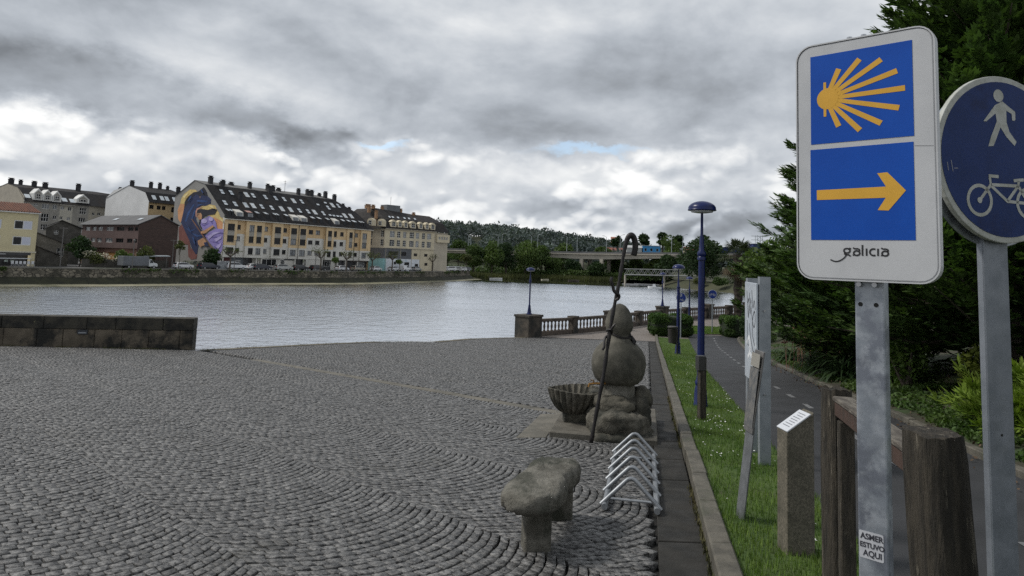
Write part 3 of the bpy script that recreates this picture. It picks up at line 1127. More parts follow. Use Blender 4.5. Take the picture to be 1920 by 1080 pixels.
        o.matrix_basis = mw @ Matrix.Diagonal((1, 1.12, 1, 1))


route_sign()

# ---- round pedestrian and cycle sign ----
m_navy = M('sign_navy', (0.006, 0.024, 0.105), (0.009, 0.030, 0.13), 7.0, rough=0.5, spec=0.2, c3=(0.005, 0.016, 0.075), s3=5.0, t3=(0.5, 0.7))
m_dirtyw = M('dirty_white_film', (0.42, 0.43, 0.40), (0.32, 0.33, 0.29), 22.0, rough=0.5, c3=(0.20, 0.20, 0.15), s3=30.0, t3=(0.6, 0.75))


def man_outline(s=1.0):
    pts = [(-0.0007, 0.2143), (0.0208, 0.2014), (0.0593, 0.1799), (0.0590, 0.1507), (0.0540, 0.1460), (0.0436, 0.1465), (0.0416, 0.1708), (0.0167, 0.181), (0.0165, 0.136), (0.0288, 0.1022), (0.0607, 0.0676),
           (0.0504, 0.0518), (0.0121, 0.0834), (-0.0134, 0.116), (-0.0321, 0.0773), (-0.0492, 0.0439), (-0.0729, 0.041), (-0.0602, 0.075), (-0.0294, 0.1369), (-0.0344, 0.1662), (-0.0795, 0.1314), (-0.0918, 0.1323), (-0.0873, 0.1377), (-0.0362, 0.1959)]
    return [(a * s, b * s) for a, b in reversed(pts)]


def bike(f, mb, w, d, s=1.0, off=(0, 0)):
    q = lambda *p: [(a * s + off[0], b * s + off[1]) for a, b in p]
    yw = -0.158
    for cx in (-0.1207, 0.1070):
        for r in ribbon(q(*circle(cx, yw, 0.053, 32)), 0.0125 * s, True):
            f.flat(r, w, d, mb)
        f.flat(q(*circle(cx, yw, 0.011, 12)), w, d * 1.3, mb)
    tw = 0.0115 * s
    for pts in (((-0.1207, yw), (-0.0679, -0.099), (-0.0716, -0.073)), ((-0.076, -0.0672), (-0.030, -0.0672)), ((-0.0679, -0.099), (0.0604, -0.096)), ((-0.066, -0.103), (0.0071, -0.1551), (0.107, yw)),
                ((0.0071, -0.1551), (0.0604, -0.096), (0.064, -0.078)), ((0.0604, -0.096), (0.107, yw)), ((0.040, -0.0775), (0.088, -0.0715))):
        for r in ribbon(q(*pts), tw):
            f.flat(r, w, d, mb)


def round_sign():
    C = Vector((1.792, 2.475, 2.0862))
    f = Frame((C.x, C.y), (0.965, 0.262))
    root = empty('round_sign', (1.75, 2.5, gz(2.5)))
    tag(root, 'weathered round blue sign with white walker above bicycle, cut by frame', 'sign')
    z = lambda pts: [(a, b + C.z) for a, b in pts]
    f.flat(z(circle(0, 0, 0.308, 72)), -0.022, 0.020).build('disc', m_dirtyw, root, bevel=0.003, seg=2)
    fld = f.flat(z(circle(0, 0, 0.286, 72)), -0.0015, 0.0012).build('blue_field', m_navy, root)
    mb = MB()
    f.flat(z(man_outline()), 0.0002, 0.0006, mb)
    f.flat(z(circle(-0.0176, 0.2335, 0.0235, 24)), 0.0002, 0.0006, mb)
    mb.build('walker_symbol', m_dirtyw, fld)
    mb = MB()
    bike(f, mb, 0.0002, 0.0006, 1.0, (0, C.z))
    mb.build('bicycle_symbol', m_dirtyw, fld)
    mb = MB()
    for pts in (((-0.262, -0.030), (-0.258, -0.060)), ((-0.245, -0.022), (-0.238, -0.062)), ((-0.232, -0.05), (-0.215, -0.049))):
        for r in ribbon(z(pts), 0.003):
            f.flat(r, 0.0002, 0.0004, mb)
    mb.build('scratch', M('scratch_grey', (0.22, 0.23, 0.27), rough=0.6), fld)
    f.flat(z(circle(0.004, -0.022, 0.300, 60)), -0.062, 0.014).build('back_disc', m_galv, root, bevel=0.003)
    mb = MB()
    # open C-profile post
    for (u0, u1, w0, w1) in ((-0.076, 0.038, -0.034, -0.030), (-0.076, -0.0725, -0.058, -0.034), (0.0345, 0.038, -0.058, -0.034)):
        mb.obox(f.p(u0, -0.55, w0), f.t * (u1 - u0), UP * 2.62, f.w * (w1 - w0))
    post = mb.build('post', M('galvanised_dull', (0.17, 0.19, 0.215), (0.22, 0.24, 0.27), 12.0, rough=0.5, metal=0.4, rvar=0.08), root, bevel=0.002)
    for v in (1.10, 0.42):
        MB().tube([f.p(-0.02, v, -0.035), f.p(-0.02, v, -0.0294)], 0.005, 10).build('bolt_hole', m_hole, post)


round_sign()

# ---- timber barrier ----
m_log = M('weathered_dark_timber', (0.020, 0.017, 0.012), (0.055, 0.046, 0.033), 9.0, rough=0.9, bump=1.0, bscale=24, stretch=(4.0, 4.0, 0.5), c3=(0.17, 0.15, 0.115), s3=6.0, t3=(0.60, 0.68), bdist=0.02)
m_rust = M('red_brown_timber', (0.062, 0.034, 0.024), (0.032, 0.021, 0.016), 8.0, rough=0.8, bump=0.6, bscale=24, stretch=(2.0, 2.0, 0.5), c3=(0.05, 0.03, 0.02), s3=5.0)
m_greyw = M('grey_worn_timber', (0.16, 0.145, 0.12), (0.07, 0.06, 0.05), 14.0, rough=0.9, bump=0.8, bscale=30, stretch=(2.5, 0.6, 2.5))


def rough_post(x, y, w, h, lean, rz, seed, mat, root, name='post'):
    mb = MB()
    n, k = 28, 15
    z0 = gz(y) - 0.15
    for i in range(k + 1):
        zz = (h + 0.15) * i / k
        for j in range(n):
            a = 2 * math.pi * j / n
            ca, sa = math.cos(a), math.sin(a)
            rr = w / 2 / max(abs(ca) ** 4 + abs(sa) ** 4, 1e-6) ** 0.25
            nz = mnoise.fractal(Vector((ca * 2.2 + seed, sa * 2.2, zz * 1.1)), 0.9, 2.0, 4)
            gr = mnoise.noise(Vector((a * 7 + seed, zz * 0.6, 1)))
            rr *= 1 + 0.07 * nz + 0.045 * gr - (0.05 if i == k else 0)
            px_, py_ = ca * rr, sa * rr
            c, s = math.cos(rz), math.sin(rz)
            top = 0.025 * mnoise.noise(Vector((ca * 2 + seed, sa * 2, 5))) if i == k else 0
            mb.v.append((x + px_ * c - py_ * s + lean[0] * zz, y + px_ * s + py_ * c + lean[1] * zz, z0 + zz + top))
    for i in range(k):
        for j in range(n):
            j2 = (j + 1) % n
            mb.f.append((i * n + j, i * n + j2, (i + 1) * n + j2, (i + 1) * n + j))
            mb.m.append(0)
    mb.f.append(tuple(k * n + j for j in range(n)))
    mb.m.append(0)
    return mb.build(name, mat, root, smooth=True)


def barrier():
    root = empty('timber_barrier', (1.8, 3.4, gz(3.4)))
    tag(root, 'weathered timber barrier with two rough posts and reddish rail behind the signposts', 'barrier')
    rough_post(1.995, 4.22, 0.15, 1.24, (0, 0), R(8), 3.3, m_log, root)
    rough_post(1.70, 2.66, 0.178, 1.245, (-0.06, 0), R(12), 8.1, m_log, root)
    A, B_ = Vector((1.985, 4.13, 0)), Vector((1.695, 2.74, 0))
    d = (B_ - A).normalized()
    nn = Vector((d.y, -d.x, 0))
    mb = MB()
    mb.obox(A - nn * 0.045 + UP * 0.815, B_ - A, nn * 0.09, (0, 0, 0.085))
    mb.build('rail', m_rust, root, bevel=0.008)
    mb = MB()
    mb.obox(A - nn * 0.055 + UP * 0.902, B_ - A, nn * 0.11, (0, 0, 0.028))
    mb.build('rail_cap', m_greyw, root, bevel=0.006)
    for q, zl in ((A + d * 0.03, -0.35), (B_ - d * 0.10, -0.25)):
        mb = MB()
        mb.obox(q - nn * 0.04 + UP * zl, d * 0.07, nn * 0.08, (0, 0, 0.80 - zl))
        mb.build('upright', m_log, root, bevel=0.006)


barrier()
# ---- granite marker with slanted plate ----
m_conc = M('speckled_granite', (0.16, 0.142, 0.108), (0.085, 0.077, 0.058), 60.0, rough=0.9, bump=0.5, bscale=120, c3=(0.06, 0.056, 0.04), s3=4.0, t3=(0.45, 0.7), bdist=0.006)
root = empty('marker_post', (2.05, 4.95, gz(4.95)))
tag(root, 'square granite marker post with a white text plate on its slanted top', 'marker')
A, U_, D_ = Vector((1.955, 4.87, 0)), Vector((0.965, 0.262, 0)), Vector((-0.012, 0.155, 0))
mb = MB()
pl4 = [A, A + U_ * 0.225, A + U_ * 0.225 + D_, A + D_]
zt = [0.545, 0.675, 0.675, 0.545]
mb.v = [tuple(p + UP * -0.6) for p in pl4] + [tuple(p + UP * zz) for p, zz in zip(pl4, zt)]
mb.f = [(0, 3, 2, 1), (4, 5, 6, 7)] + [(i, (i + 1) % 4, 4 + (i + 1) % 4, 4 + i) for i in range(4)]
mb.m = [0] * 6
mb.build('shaft', m_conc, root, bevel=0.012, seg=2)
sl = (U_ * 0.225 + UP * 0.13)
sln = sl.cross(D_).normalized()
o_ = A + UP * 0.545 + sln * 0.0005
pt = MB().obox(o_ + sl * 0.0 - D_ * 0.05, sl * 0.86, D_ * 1.0, sln * 0.009).build('text_plate', M('plate_white', (0.55, 0.57, 0.60), rough=0.35), root, bevel=0.001)
mb = MB()
for i in range(7):
    t = 0.16 + 0.095 * i
    mb.obox(o_ + sl * t + D_ * 0.14 + sln * 0.0091, sl * 0.025, D_ * (0.62 - 0.12 * (i % 3 == 2)), sln * 0.0006)
mb.build('text_lines', M('grey_ink', (0.16, 0.17, 0.19), rough=0.6), pt)

# ---- leaning steel information stele ----
m_steel = M('brushed_steel', (0.25, 0.262, 0.272), (0.19, 0.20, 0.21), 5.0, rough=0.42, metal=0.6, rvar=0.12)
root = empty('information_stele', (1.92, 5.7, gz(5.7)))
tag(root, 'leaning thin steel information stele with a picture panel at top', 'information panel')
A, B_ = Vector((1.872, 5.56, 0)), Vector((1.872, 5.77, 0))
nn = Vector((-(B_ - A).y, (B_ - A).x, 0)).normalized()
lean = Vector((0.165, 0.0, 1.42))
g0 = gz(5.7) - 0.05
mb = MB()
mb.obox(A + UP * g0, (B_ - A) * 0.82, lean * 0.60, -nn * 0.012)
mb.build('plate', m_steel, root, bevel=0.002)
p0 = A + UP * g0 + lean * 0.56 + nn * 0.012 - (B_ - A) * 0.03
top = mb = MB().obox(p0, (B_ - A) * 0.92, lean * 0.45 + Vector((0.02, 0, 0)), -nn * 0.014).build('reading_panel', M('panel_print_grey', (0.15, 0.145, 0.14), (0.09, 0.09, 0.088), 9.0, rough=0.4), root, bevel=0.002)
MB().obox(p0 + lean * 0.36 + nn * 0.001 + (B_ - A) * 0.02, (B_ - A) * 0.88, lean * 0.075, nn * 0.002).build('pale_header', M('panel_header', (0.26, 0.25, 0.22), rough=0.4), top)
MB().obox(p0 + lean * 0.03 + nn * 0.001 + (B_ - A) * 0.02, (B_ - A) * 0.88, lean * 0.325, nn * 0.002).build('picture', M('panel_picture', (0.09, 0.095, 0.10), (0.16, 0.155, 0.145), 14.0, rough=0.4), top)

# ---- graffitied board on two steel posts ----
root = empty('graffiti_board', (2.9, 8.1, gz(8.1)))
tag(root, 'white board with black graffiti between two galvanised posts seen nearly edge on', 'notice board')
m_galv2 = M('galvanised_post_grey', (0.25, 0.275, 0.30), (0.31, 0.335, 0.36), 9.0, rough=0.45, metal=0.4)
fb = Frame((2.915, 8.45), (-0.098, -0.64))      # faces towards -x
for (uu, h) in ((0.66, 2.10), (-0.06, 2.12)):
    c = fb.p(uu, 0, -0.02)
    mb = MB()
    zb = gz(c.y) - 0.2
    mb.obox(Vector((c.x, c.y, zb)), (0.118, 0.012, 0), (-0.0005, 0.006, 0), (0, 0, h + 0.2))
    mb.obox(Vector((c.x - 0.006, c.y, zb)), (0.006, 0, 0), (0, 0.06, 0), (0, 0, h + 0.2))
    mb.obox(Vector((c.x + 0.116, c.y + 0.012, zb)), (0.006, 0, 0), (0, 0.05, 0), (0, 0, h + 0.2))
    p = mb.build('post', m_galv2, root)
    if uu > 0:
        for v in (0.28, 0.74, 1.20):
            MB().tube([(c.x + 0.045, c.y - 0.012, v), (c.x + 0.045, c.y + 0.002, v)], 0.012, 8).build('bolt', m_bolt, p)
pb = fb.flat([(-0.03, 0.38), (0.65, 0.38), (0.65, 1.50), (-0.03, 1.505)], 0.0, 0.022).build('board', M('board_pale', (0.42, 0.46, 0.50), (0.36, 0.40, 0.45), 7.0, rough=0.4, c3=(0.55, 0.58, 0.60), s3=3.0), root, bevel=0.003)
mb = MB()
for pts in (((0.10, 1.40), (0.16, 1.18), (0.20, 1.10), (0.26, 1.38)), ((0.16, 1.26), (0.22, 1.30), (0.30, 1.14), (0.36, 1.30)), ((0.30, 1.32), (0.42, 1.10), (0.52, 1.00), (0.60, 1.08), (0.56, 1.18), (0.46, 1.10), (0.44, 0.92), (0.56, 0.80)),
            ((0.25, 1.02), (0.34, 0.86), (0.46, 0.74), (0.58, 0.70), (0.62, 0.60)), ((0.12, 1.05), (0.15, 0.80), (0.20, 0.76)), ((0.40, 1.42), (0.46, 1.22), (0.54, 1.30), (0.60, 1.20))):
    for r in ribbon(smoothpts(pts, 6), 0.018):
        fb.flat(r, 0.0224, 0.0012, mb)
mb.build('graffiti', M('spray_black', (0.03, 0.03, 0.035), rough=0.6), pb)
mb = MB()
for pts in (((0.10, 0.78), (0.24, 0.86), (0.30, 0.72), (0.16, 0.62)), ((0.30, 0.68), (0.50, 0.62), (0.60, 0.52), (0.30, 0.50))):
    for r in ribbon(smoothpts(pts, 5), 0.05):
        fb.flat(r, 0.0224, 0.001, mb)
mb.build('pale_scrawl', M('spray_white', (0.66, 0.68, 0.70), rough=0.6), pb)

# ---- street lamps ----
m_lamp = M('lamp_blue_paint', (0.0045, 0.011, 0.066), (0.006, 0.014, 0.082), 6.0, rough=0.32, spec=0.35)
m_lampg = M('lamp_glass', (0.5, 0.52, 0.55), rough=0.3)


def lamp(x, y, z, k, tall, label, group):
    root = empty('street_lamp', (x, y, z))
    tag(root, label, 'street lamp', group)
    c = (x, y, z)
    if tall:
        pr = [(0.145, -0.12), (0.145, 0.06), (0.118, 0.10), (0.105, 0.34), (0.085, 0.42), (0.10, 0.44), (0.10, 0.48), (0.078, 0.52), (0.066, 0.62), (0.060, 1.6), (0.056, 2.62)]
        z0, zt = 2.62, 3.52
    else:
        pr = [(0.16, -0.03), (0.16, 0.05), (0.12, 0.08), (0.07, 0.42), (0.075, 0.46), (0.045, 0.55), (0.040, 1.5), (0.036, 1.78)]
        z0, zt = 1.78, 2.47
    MB().lathe([(r * k, h * k) for r, h in pr], 16, c).build('shaft', m_lamp, root, smooth=True)
    MB().lathe([(r * k, h * k) for r, h in ((0.056, z0), (0.075, z0 + 0.01), (0.075, z0 + 0.05), (0.062, z0 + 0.07), (0.078, z0 + 0.10), (0.078, z0 + 0.14), (0.05, z0 + 0.18), (0.034, z0 + 0.42), (0.026, z0 + 0.48), (0.022, zt - 0.03), (0.045, zt), (0.05, zt + .02))], 14, c).build('neck', m_lamp, root, smooth=True)
    R0 = 0.25
    dome = [(R0, zt), (R0 + 0.004, zt + 0.012), (R0 - 0.005, zt + 0.03)] + [(R0 * math.cos(R(a)), zt + 0.03 + 0.145 * math.sin(R(a))) for a in (12, 26, 40, 54, 68, 80)] + [(0.012, zt + 0.176)]
    hd = MB().lathe([(r * k, h * k) for r, h in dome], 28, c).build('lamp_hood', m_lamp, root, smooth=True)
    MB().lathe([(r * k, h * k) for r, h in ((0.20, zt - 0.004), (0.19, zt - 0.03), (0.10, zt - 0.045), (0.03, zt - 0.047))], 20, c).build('diffuser', m_lampg, hd, smooth=True)
    return root


LG = 'blue mushroom street lamps'
lamp(3.46, 12.42, gz(12.42), 1.0, True, 'nearest tall blue street lamp with domed hood, standing in grass beside path', LG)
lamp(7.02, 28.6, gz(28.6), 1.0, True, 'tall blue street lamp beside the litter bin and box hedge', LG)
lamp(13.07, 50.0, gz(50), 0.985, True, 'distant tall blue lamp rising between the two small round signs', LG)
lamp(1.22, 39.3, gz(39.3) + 1.24, 1.0, False, 'short blue lamp on the first balustrade pedestal by the open plaza edge', LG)
lamp(12.0, 53.9, gz(54) + 1.24, 0.98, False, 'short blue lamp on the balustrade pedestal behind the box hedge', LG)
lamp(22.6, 65.3, gz(65) + 1.24, 0.95, False, 'small blue lamp on the far pedestal just beyond the palm trunk', LG)

# ---- short wooden post with metal collar by the near lamp ----
root = empty('wooden_post', (3.03, 10.81, gz(10.8)))
tag(root, 'short dark wooden post with a steel collar in front of blue lamp', 'post')
MB().box((3.03, 10.81, gz(10.8) + 0.44), (0.105, 0.105, 1.14), rz=R(10)).build('shaft', m_log, root, bevel=0.008)
MB().box((3.005, 10.80, gz(10.8) + 0.92), (0.115, 0.125, 0.22), rz=R(10)).build('collar', M('collar_dark', (0.06,0.06,0.06), rough=0.4, metal=0.5), root, bevel=0.004)

# ---- litter bin ----
root = empty('litter_bin', (6.72, 28.0, gz(28)))
tag(root, 'dark cylindrical litter bin on a post in front of the second lamp', 'litter bin')
c = (6.66, 28.0, gz(28))
m_bin = M('bin_dark', (0.022, 0.02, 0.018), (0.04, 0.035, 0.03), 6, rough=0.5)
MB().lathe([(0.15, 0.50), (0.17, 0.52), (0.19, 1.02), (0.20, 1.04), (0.185, 1.05), (0.17, 0.62)], 18, c).build('bucket', m_bin, root, smooth=True)
MB().lathe([(0.21, 1.10), (0.215, 1.13), (0.20, 1.16), (0.02, 1.18)], 18, c).build('lid', m_bin, root, smooth=True)
MB().tube([(6.86, 28.05, gz(28) - 0.1), (6.86, 28.05, gz(28) + 1.14)], 0.03, 8).tube([(6.86, 28.05, gz(28) + 0.45), (6.66, 28.0, gz(28) + 0.49)], 0.022, 6).tube([(6.86, 28.05, gz(28) + 1.1), (6.66, 28.0, gz(28) + 1.12)], 0.022, 6).build('support', m_bin, root, smooth=True)


# ---- two distant round signs ----
def small_round_sign(x, y, zc, label, walker):
    root = empty('round_sign', (x, y, gz(y)))
    tag(root, label, 'sign', 'small round blue path signs')
    f = Frame((x, y), (1, -0.05))
    z = lambda pts: [(a, b + zc) for a, b in pts]
    f.flat(z(circle(0, 0, 0.305, 40)), -0.02, 0.02).build('disc', m_white, root)
    fl = f.flat(z(circle(0, 0, 0.275, 40)), 0.001, 0.004).build('blue_field', M('sign_blue_small', (0.010, 0.035, 0.22), rough=0.4), root)
    mb = MB()
    if walker:
        f.flat(z(man_outline(1.0)), 0.006, 0.004, mb)
        f.flat(z(circle(-0.0176, 0.2335, 0.025, 12)), 0.006, 0.004, mb)
        bike(f, mb, 0.006, 0.004, 1.0, (0, zc))
    else:
        bike(f, mb, 0.006, 0.004, 1.25, (0, zc + 0.15))
    mb.build('symbol', m_white, fl)
    MB().tube([(x, y + 0.05, gz(y) - 0.2), (x, y + 0.05, zc + 0.1)], 0.035, 10).build('pole', m_galv2, root, smooth=True)


small_round_sign(10.48, 42.0, -0.17, 'small round sign with walker over bicycle, standing before the box hedge', True)
small_round_sign(13.56, 46.0, -0.05, 'small round sign with only a bicycle, standing on the far lawn', False)

# ---- bicycle rack ----
root = empty('bicycle_rack', (1.32, 7.2, gz(7.2)))
tag(root, 'galvanised bicycle rack of six bent hoops on two ground rails', 'bicycle rack')
F0, F1 = Vector((1.085, 5.96, 0)), Vector((1.52, 8.16, 0))
ax = (F1 - F0).normalized()
sx = Vector((ax.y, -ax.x, 0))
m_rack = M('rack_zinc', (0.30, 0.315, 0.33), (0.22, 0.235, 0.25), 9.0, rough=0.48, metal=0.6, spec=0.4)
for s in (-1, 1):
    A, B_ = F0 + sx * 0.215 * s - ax * 0.05, F1 + sx * 0.215 * s
    MB().tube([A + UP * (gz(A.y) + 0.042), B_ + UP * (gz(B_.y) + 0.042)], 0.026, 10).build('ground_rail', m_rack, root, smooth=True)
for q in (0.10, 0.92):
    p = F0 + (F1 - F0) * q
    MB().obox(p - sx * 0.215 + UP * (gz(p.y) + 0.030), sx * 0.43, ax * 0.045, (0, 0, 0.010)).build('tie_bar', m_rack, root)
for i in range(6):
    p = F0 + (F1 - F0) * (i / 5)
    g_ = gz(p.y)
    pts = []
    ld = ax * 0.10
    shape = [(-0.25, 0.04), (-0.235, 0.055), (-0.05, 0.225), (-0.028, 0.243), (0.0, 0.25), (0.028, 0.243), (0.05, 0.225), (0.235, 0.055), (0.25, 0.04)]
    for (uu, v) in shape:
        pts.append(p + sx * uu + UP * (g_ + v) + ld * (v / 0.3))
    MB().tube(pts, 0.0185, 10).build('hoop', m_rack, root, smooth=True)

# ---- stone bench ----
m_rock = M('mossy_rough_granite', (0.175, 0.166, 0.14), (0.085, 0.08, 0.064), 6.0, rough=0.92, bump=1.0, bscale=38, c3=(0.038, 0.040, 0.028), s3=2.6, t3=(0.44, 0.64), bdist=0.02)
m_rockd = M('dark_wet_granite', (0.105, 0.096, 0.072), (0.052, 0.048, 0.036), 5.0, rough=0.85, bump=1.0, bscale=34, c3=(0.021, 0.022, 0.016), s3=2.2, t3=(0.42, 0.60), bdist=0.02)
m_rock2 = M('rough_boulder_stone', (0.135, 0.125, 0.10), (0.065, 0.06, 0.046), 9.0, rough=0.92, bump=1.0, bscale=45, c3=(0.03, 0.031, 0.024), s3=3.0, t3=(0.46, 0.62), bdist=0.02)
root = empty('stone_bench', (0.36, 5.32, gz(5.3)))
tag(root, 'rough granite bench with a thick irregular seat slab on two block legs', 'bench')
bz = math.atan2(0.956, 0.293)
mb = MB()
k0 = 0
mb.blob((0.325, 5.28, gz(5.3) + 0.385), (0.575, 0.222, 0.100), 64, 22, 0.60, 0.13, 3.4, bz, 0, 2.0)
for i, v in enumerate(mb.v):                                   # waist in the slab and fine pitting
    dx, dy = v[0] - 0.325, v[1] - 5.28
    s = (dx * 0.293 + dy * 0.956) / 0.60
    t = -dx * 0.956 + dy * 0.293
    wf = 1.0 - 0.24 * math.exp(-((s + 0.0) / 0.30) ** 2) - 0.10 * max(0, s)
    q = Vector(v) * 14
    j = 0.010 * mnoise.noise(q) + 0.006 * mnoise.noise(q * 2.7)
    mb.v[i] = (v[0] + 0.956 * t * (1 - wf) + j, v[1] - 0.293 * t * (1 - wf) + j, v[2] + j - 0.02 * max(0, s))
mb.build('seat', m_rock, root, smooth='all')
for (x, y, w) in ((0.255, 5.03, 0.195), (0.475, 5.76, 0.19)):
    mb = MB()
    mb.blob((x, y, gz(y) + 0.13), (w / 2, 0.085, 0.21), 28, 14, 0.25, 0.05, 6, R(8), 0, x * 9)
    mb.build('leg', m_rock, root, smooth=True)

# ---- pilgrim fountain: gourd on boulders ----
GX, GY = 1.565, 9.72
g9 = gz(9.72)
root = empty('gourd_fountain', (GX, GY, g9))
tag(root, 'stone fountain shaped as a pilgrim gourd standing on stacked boulders', 'fountain')
slab = [(0.60, 9.25), (1.96, 8.97), (2.38, 11.05), (1.0, 11.3)]
mb = MB()
mb.v = [(x, y, gz(y) - 0.1) for x, y in slab] + [(x, y, gz(9.2) + 0.075 - 0.03 * (y > 10)) for x, y in slab]
mb.f = [(4, 5, 6, 7)] + [(i, (i + 1) % 4, 4 + (i + 1) % 4, 4 + i) for i in range(4)]
mb.m = [0] * 5
mb.build('base_slab', M('fountain_slab', (0.075, 0.068, 0.054), (0.12, 0.11, 0.09), 4.0, rough=0.8, bump=0.5, bscale=30, c3=(0.035, 0.034, 0.027), s3=2.0), root, bevel=0.012)
ground_slab(plaza, 'paving_slab', [(0.16, 9.1), (0.56, 9.22), (0.94, 11.3), (0.58, 11.2)], 0.008, m_band)


def rock(c, r, e, amp, fr, seed, name, mat=m_rockd, rz=0.0):
    mb = MB()
    mb.blob(c, r, 48, 26, e, amp, fr, rz, 0, seed)
    for i, v in enumerate(mb.v):
        q = Vector(v) * 11
        j = 0.014 * mnoise.noise(q) + 0.008 * mnoise.noise(q * 2.6)
        mb.v[i] = (v[0] + j, v[1] + j * .7, v[2] + j)
    return mb.build(name, mat, root, smooth='all')


rock((1.545, 9.55, g9 + 0.16), (0.41, 0.43, 0.235), 0.66, 0.30, 2.6, 1.0, 'boulder', m_rock2)
rock((1.81, 9.74, g9 + 0.20), (0.19, 0.38, 0.33), 0.8, 0.28, 2.8, 4.0, 'boulder')
rock((1.50, 9.58, g9 + 0.435), (0.285, 0.30, 0.11), 0.82, 0.30, 3.6, 7.0, 'boulder')
rock((1.88, 9.72, g9 + 0.48), (0.145, 0.20, 0.145), 0.95, 0.26, 4.2, 9.0, 'boulder')
rock((1.52, 9.42, g9 + 0.0), (0.42, 0.36, 0.14), 0.6, 0.30, 3.0, 12.0, 'boulder')
MB().lathe([(0.245, 0.46), (0.245, 0.50), (0.232, 0.60), (0.222, 0.685), (0.10, 0.69)], 30, (GX, GY, g9)).build('plinth_drum', m_rock, root, smooth=True)
m_gourd = M('gourd_stone', (0.125, 0.117, 0.093), (0.068, 0.064, 0.050), 7.0, rough=0.85, bump=0.6, bscale=60, c3=(0.035, 0.034, 0.025), s3=1.6, t3=(0.42, 0.66), bdist=0.008)
pr = [(0.20, 0.675), (0.27, 0.69), (0.325, 0.745), (0.362, 0.84), (0.376, 0.945), (0.362, 1.05), (0.318, 1.145), (0.25, 1.215), (0.185, 1.262), (0.15, 1.305), (0.138, 1.335), (0.146, 1.36), (0.172, 1.395), (0.192, 1.45),
      (0.195, 1.505), (0.184, 1.565), (0.158, 1.635), (0.122, 1.695), (0.08, 1.738), (0.035, 1.762), (0.0, 1.768)]
mb = MB().lathe(pr, 40, (GX, GY, g9))
for i, v in enumerate(mb.v):
    q = Vector(v) * 4
    j = 0.010 * mnoise.noise(q)
    mb.v[i] = (v[0] + j, v[1] + j, v[2])
mb.build('gourd', m_gourd, root, smooth='all')
m_iron = M('dark_iron', (0.010, 0.009, 0.010), (0.020, 0.017, 0.017), 14.0, rough=0.5, bump=0.4, bscale=60, bdist=0.006, metal=0.3)
pts = [(GX + 0.155 * math.cos(R(a)), GY + 0.155 * math.sin(R(a)), g9 + 1.335 + 0.03 * math.sin(R(a * 2 + 40))) for a in range(0, 361, 15)]
MB().tube(pts, 0.013, 6).build('cord', m_iron, root, smooth=True)
MB().tube([(1.72, 9.65, g9 + 1.33), (1.76, 9.6, g9 + 1.26), (1.75, 9.58, g9 + 1.22)], [0.02, 0.03, 0.012], 6).build('cord_knot', m_iron, root, smooth=True)
m_brass = M('brass_tap', (0.32, 0.17, 0.05), rough=0.35, metal=0.8)
tp = MB().tube([(1.36, 9.52, g9 + 0.70), (1.20, 9.46, g9 + 0.705), (1.13, 9.44, g9 + 0.70), (1.12, 9.435, g9 + 0.66)], [0.016, 0.016, 0.014, 0.012], 8).build('tap', m_brass, root, smooth=True)
MB().tube([(1.19, 9.46, g9 + 0.71), (1.19, 9.46, g9 + 0.745), (1.15, 9.45, g9 + 0.75)], 0.008, 6).build('tap_lever', m_brass, tp, smooth=True)

# pilgrim staff
root = empty('pilgrim_staff', (1.11, 8.95, gz(8.95)))
tag(root, 'tall dark iron shepherd staff with hooked top leaning on gourd fountain', 'staff')
sp = [(1.11, 8.95, -0.615), (1.185, 8.97, -0.168), (1.261, 9.0, 0.256), (1.312, 9.03, 0.638), (1.377, 9.06, 1.055), (1.455, 9.1, 1.45), (1.509, 9.12, 1.809), (1.542, 9.13, 1.965), (1.579, 9.13, 2.04), (1.624, 9.14, 2.045), (1.658, 9.15, 1.975), (1.664, 9.15, 1.885), (1.645, 9.15, 1.785)]
sp = smoothpts(sp, 5)
mb = MB()
nn_ = len(sp)
mb.tube(sp, [(0.024 + 0.004 * math.sin(i * 1.7)) if i < 30 else 0.026 + 0.014 * min(1, (i - 30) / 12) for i in range(nn_)], 12)
mb.build('shaft', m_iron, root, smooth='all')
MB().tube(smoothpts([(1.345, 9.03, 1.49), (1.335, 9.02, 1.44), (1.36, 9.03, 1.37), (1.374, 9.03, 1.318), (1.409, 9.03, 1.285), (1.444, 9.05, 1.258), (1.44, 9.06, 1.22), (1.40, 9.06, 1.19)], 5), 0.021, 8).build('curl', m_iron, root, smooth=True)
MB().tube(smoothpts([(1.29, 9.04, 0.80), (1.34, 8.99, 0.82), (1.36, 9.03, 0.78), (1.32, 9.06, 0.74), (1.27, 9.03, 0.70), (1.255, 8.98, 0.60), (1.235, 8.98, 0.56)], 4), 0.016, 8).tube(smoothpts([(1.33, 9.02, 0.80), (1.37, 9.0, 0.86), (1.40, 9.0, 0.90)], 3), [0.016] * 5 + [0.008] * 2, 6).build('strap', m_iron, root, smooth=True)

# scallop-shell basin
BX, BY = 0.965, 9.98
root = empty('shell_basin', (BX, BY, gz(10)))
tag(root, 'fluted scallop-shell stone basin on a foot beside the gourd fountain', 'basin')
gb = gz(9.2) + 0.06
mb = MB()
n, prof = 176, [(0.115, 0.10), (0.19, 0.14), (0.255, 0.21), (0.305, 0.30), (0.335, 0.40), (0.345, 0.44), (0.325, 0.445), (0.285, 0.36), (0.22, 0.26), (0.12, 0.20), (0.0, 0.185)]
for pi_, (r, zz) in enumerate(prof):
    for j in range(n):
        a = 2 * math.pi * j / n
        rip = 1 + (0.12 * abs(math.sin(a * 11)) - 0.06) * min(1, r / 0.15) * (1 if pi_ < 7 else 0.9)
        el = 1.0 if math.cos(a) < 0 else 1.15
        mb.v.append((BX + r * rip * math.cos(a) * el, BY + r * rip * math.sin(a) * 1.05, gb + zz + (0.018 * math.sin(a * 2) if zz > 0.35 else 0)))
